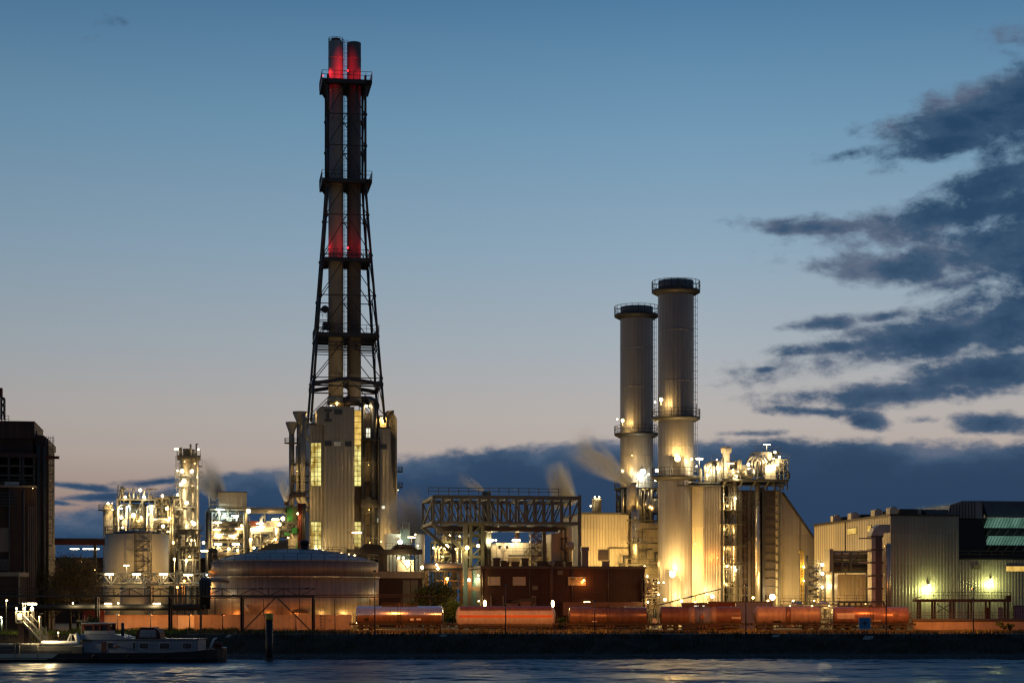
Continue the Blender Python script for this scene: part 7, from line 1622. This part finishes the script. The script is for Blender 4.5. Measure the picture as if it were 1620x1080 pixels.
# containers and cabins before the boiler block
for px0, px1, py, mm, lb_, win in ((1080,1121,954.5,'rust','brown site cabin with lit windows before the near stack',True),(1121.5,1163,952.5,'red_steel','plain red brown container between site cabin and blue grey container',False),(1165,1223,952.5,'w_blue','long blue grey container before the boiler block',False)):
    f = Fr(px0, 330, 0); cn = thing('site_cabin' if win else 'shipping_container', lb_, 'site cabin' if win else 'container', f); xw = f.u(px1); zt = f.h(py)
    part(MB().box(0, xw, 0, 2.5, 0, zt), 'body', M[mm], cn); part(MB().box(-.08, xw+.08, -.08, 2.55, zt+.003, zt+.2), 'roof', M['steel_dark'], cn)
    if not win: part(MB().ribs(.1, xw-.1, -.003, .2, zt-.2, .3, .05), 'side_ribs', M[mm], cn)
    else:
        for a in (1098,1104,1110): wo = part(MB().box(f.u(a)-.05, f.u(a+5), -.06, -.004, f.h(962)-.05, f.h(957)+.05), 'window', M['steel_mid'], cn); part(MB().box(f.u(a), f.u(a+4.6), -.09, -.064, f.h(962), f.h(957)), 'pane', M['win_white'], wo)
f = Fr(1046, 352)
rk = thing('pipe_rack', 'small rack of white lit pipes between brick hall and near stack', 'pipe rack', f)
rack(rk, f, 1022, 1041, 0, 3, (957,946,936,926,915), .16, 'steel_pale', 2, pipes=5, seed=81, gear=2, pm=('steel_pale','alu','steel_mid'))
for px,py in ((1024,911),(1025,952),(1042,940),(1042,921)): lamp(rk, f.p(px,py,-.6), 'warm', 700, .22, (0,-.6,.1))
f = Fr(1050, 362); gl = thing('sloping_pipe', 'long thin sloping pipe rising past the foot of the near stack', 'pipe', f)
part(MB().pipe([f.p(1040,957,0),f.p(1140,931,0)], .12, 6), 'pipe', M['steel_dark'], gl)
for px in (1060,1100,1136): q = f.p(px,957-26*(px-1040)/100,0.1); part(MB().bar(q,(q.x,q.y,0),.12), 'post', M['steel_dark'], gl)

# ================================================================== steam
def steam(px0, py0, px1, py1, Y, r0, r1, dens_, label, col=(.9,.9,.9), bend=0.0):
    dens = dens_*6.0
    p0 = Vector(((px0-CX)/F*Y, Y, CZ+(HY-py0)/F*Y)); p1 = Vector(((px1-CX)/F*Y, Y-2, CZ+(HY-py1)/F*Y)); L_ = (p1-p0).length
    m, N, Lk = nodes('steam_vapour'); N.remove(N['Principled BSDF']); v = N.new('ShaderNodeVolumePrincipled'); v.inputs['Color'].default_value = (*col,1); v.inputs['Anisotropy'].default_value = .2
    def mt(op, a, b=None, clamp=False):
        n = N.new('ShaderNodeMath'); n.operation = op; n.use_clamp = clamp
        for i, x in enumerate((a,b)):
            if x is None: continue
            if isinstance(x,(int,float)): n.inputs[i].default_value = x
            else: Lk.new(x, n.inputs[i])
        return n.outputs[0]
    tc = N.new('ShaderNodeTexCoord'); sp = N.new('ShaderNodeSeparateXYZ'); Lk.new(tc.outputs['Object'], sp.inputs[0])
    t = mt('DIVIDE', sp.outputs[0], L_)
    mp = N.new('ShaderNodeMapping'); mp.inputs['Scale'].default_value = (.10,.35,.35); n1 = N.new('ShaderNodeTexNoise'); n1.inputs['Scale'].default_value = 1.3; n1.inputs['Detail'].default_value = 5; n1.inputs['Roughness'].default_value = .65; n1.inputs['Distortion'].default_value = .5; Lk.new(tc.outputs['Object'], mp.inputs[0]); Lk.new(mp.outputs[0], n1.inputs['Vector'])
    yy = mt('ADD', sp.outputs[2], mt('MULTIPLY', mt('MULTIPLY', t, t), -bend))
    rad = mt('SQRT', mt('ADD', mt('MULTIPLY', sp.outputs[1], sp.outputs[1]), mt('MULTIPLY', yy, yy)))
    R_ = mt('ADD', mt('MULTIPLY', t, (r1-r0)), r0)
    q2 = mt('DIVIDE', rad, R_); edge = mt('SUBTRACT', 1.0, mt('MULTIPLY', q2, q2), True)
    edge = mt('MULTIPLY', edge, edge)
    fade = mt('MULTIPLY', mt('POWER', mt('SUBTRACT', 1.0, t, True), 1.5), mt('MULTIPLY', mt('ADD', t, .03), 14.0, True))
    nn = mt('MULTIPLY', mt('SUBTRACT', n1.outputs['Fac'], .40, True), 5.5)
    dn = mt('MULTIPLY', mt('MULTIPLY', mt('MULTIPLY', edge, fade), nn), mt('DIVIDE', dens*r0*2.2, R_))
    Lk.new(dn, v.inputs['Density']); Lk.new(v.outputs[0], N['Material Output'].inputs['Volume'])
    k = 9; prof_ = []; n = 14; mb = MB()
    for i in range(k+1):
        tt = i/k; r = (r0+(r1-r0)*tt)*1.04
        for j in range(n):
            a = 2*math.pi*j/n; mb.v.append((L_*tt, r*math.cos(a), r*math.sin(a)+bend*tt*tt))
    for i in range(k):
        for j in range(n): mb.f.append((i*n+j,i*n+(j+1)%n,(i+1)*n+(j+1)%n,(i+1)*n+j)); mb.sm.append(True)
    mb.f.append(tuple(range(n-1,-1,-1))); mb.sm.append(True); mb.f.append(tuple(k*n+j for j in range(n))); mb.sm.append(True)
    o = part(mb, 'steam', m); o.location = p0; d_ = (p1-p0).normalized()
    up = Vector((0,1,0)); zz = d_.cross(up).normalized(); yv = zz.cross(d_)
    if zz.z < 0: zz = -zz; yv = -yv
    o.rotation_euler = Matrix((d_, yv, zz)).transposed().to_euler()
    tag(o, label, 'steam', None, 'stuff'); return o
steam(999,763,895,700,412,1.1,7.0,.55,'broad plume of steam drifting off the vent before the far stack', bend=1.5)
steam(895,800,876,730,415,3.2,3.6,.40,'upright plume of steam above the end of the portal girder')
steam(765,775,722,752,392,.5,2.4,.6,'small wisp of steam above the middle of the portal girder')
steam(348,786,312,725,410,2.0,6.5,.36,'plume of steam rising behind the pale box house', bend=-1)
steam(453,793,447,738,414,.5,3.3,.75,'white jet of steam beside the boiler house flank')
steam(665,850,622,785,455,4.0,8.5,.42,'pinkish cloud of steam right of the boiler house')
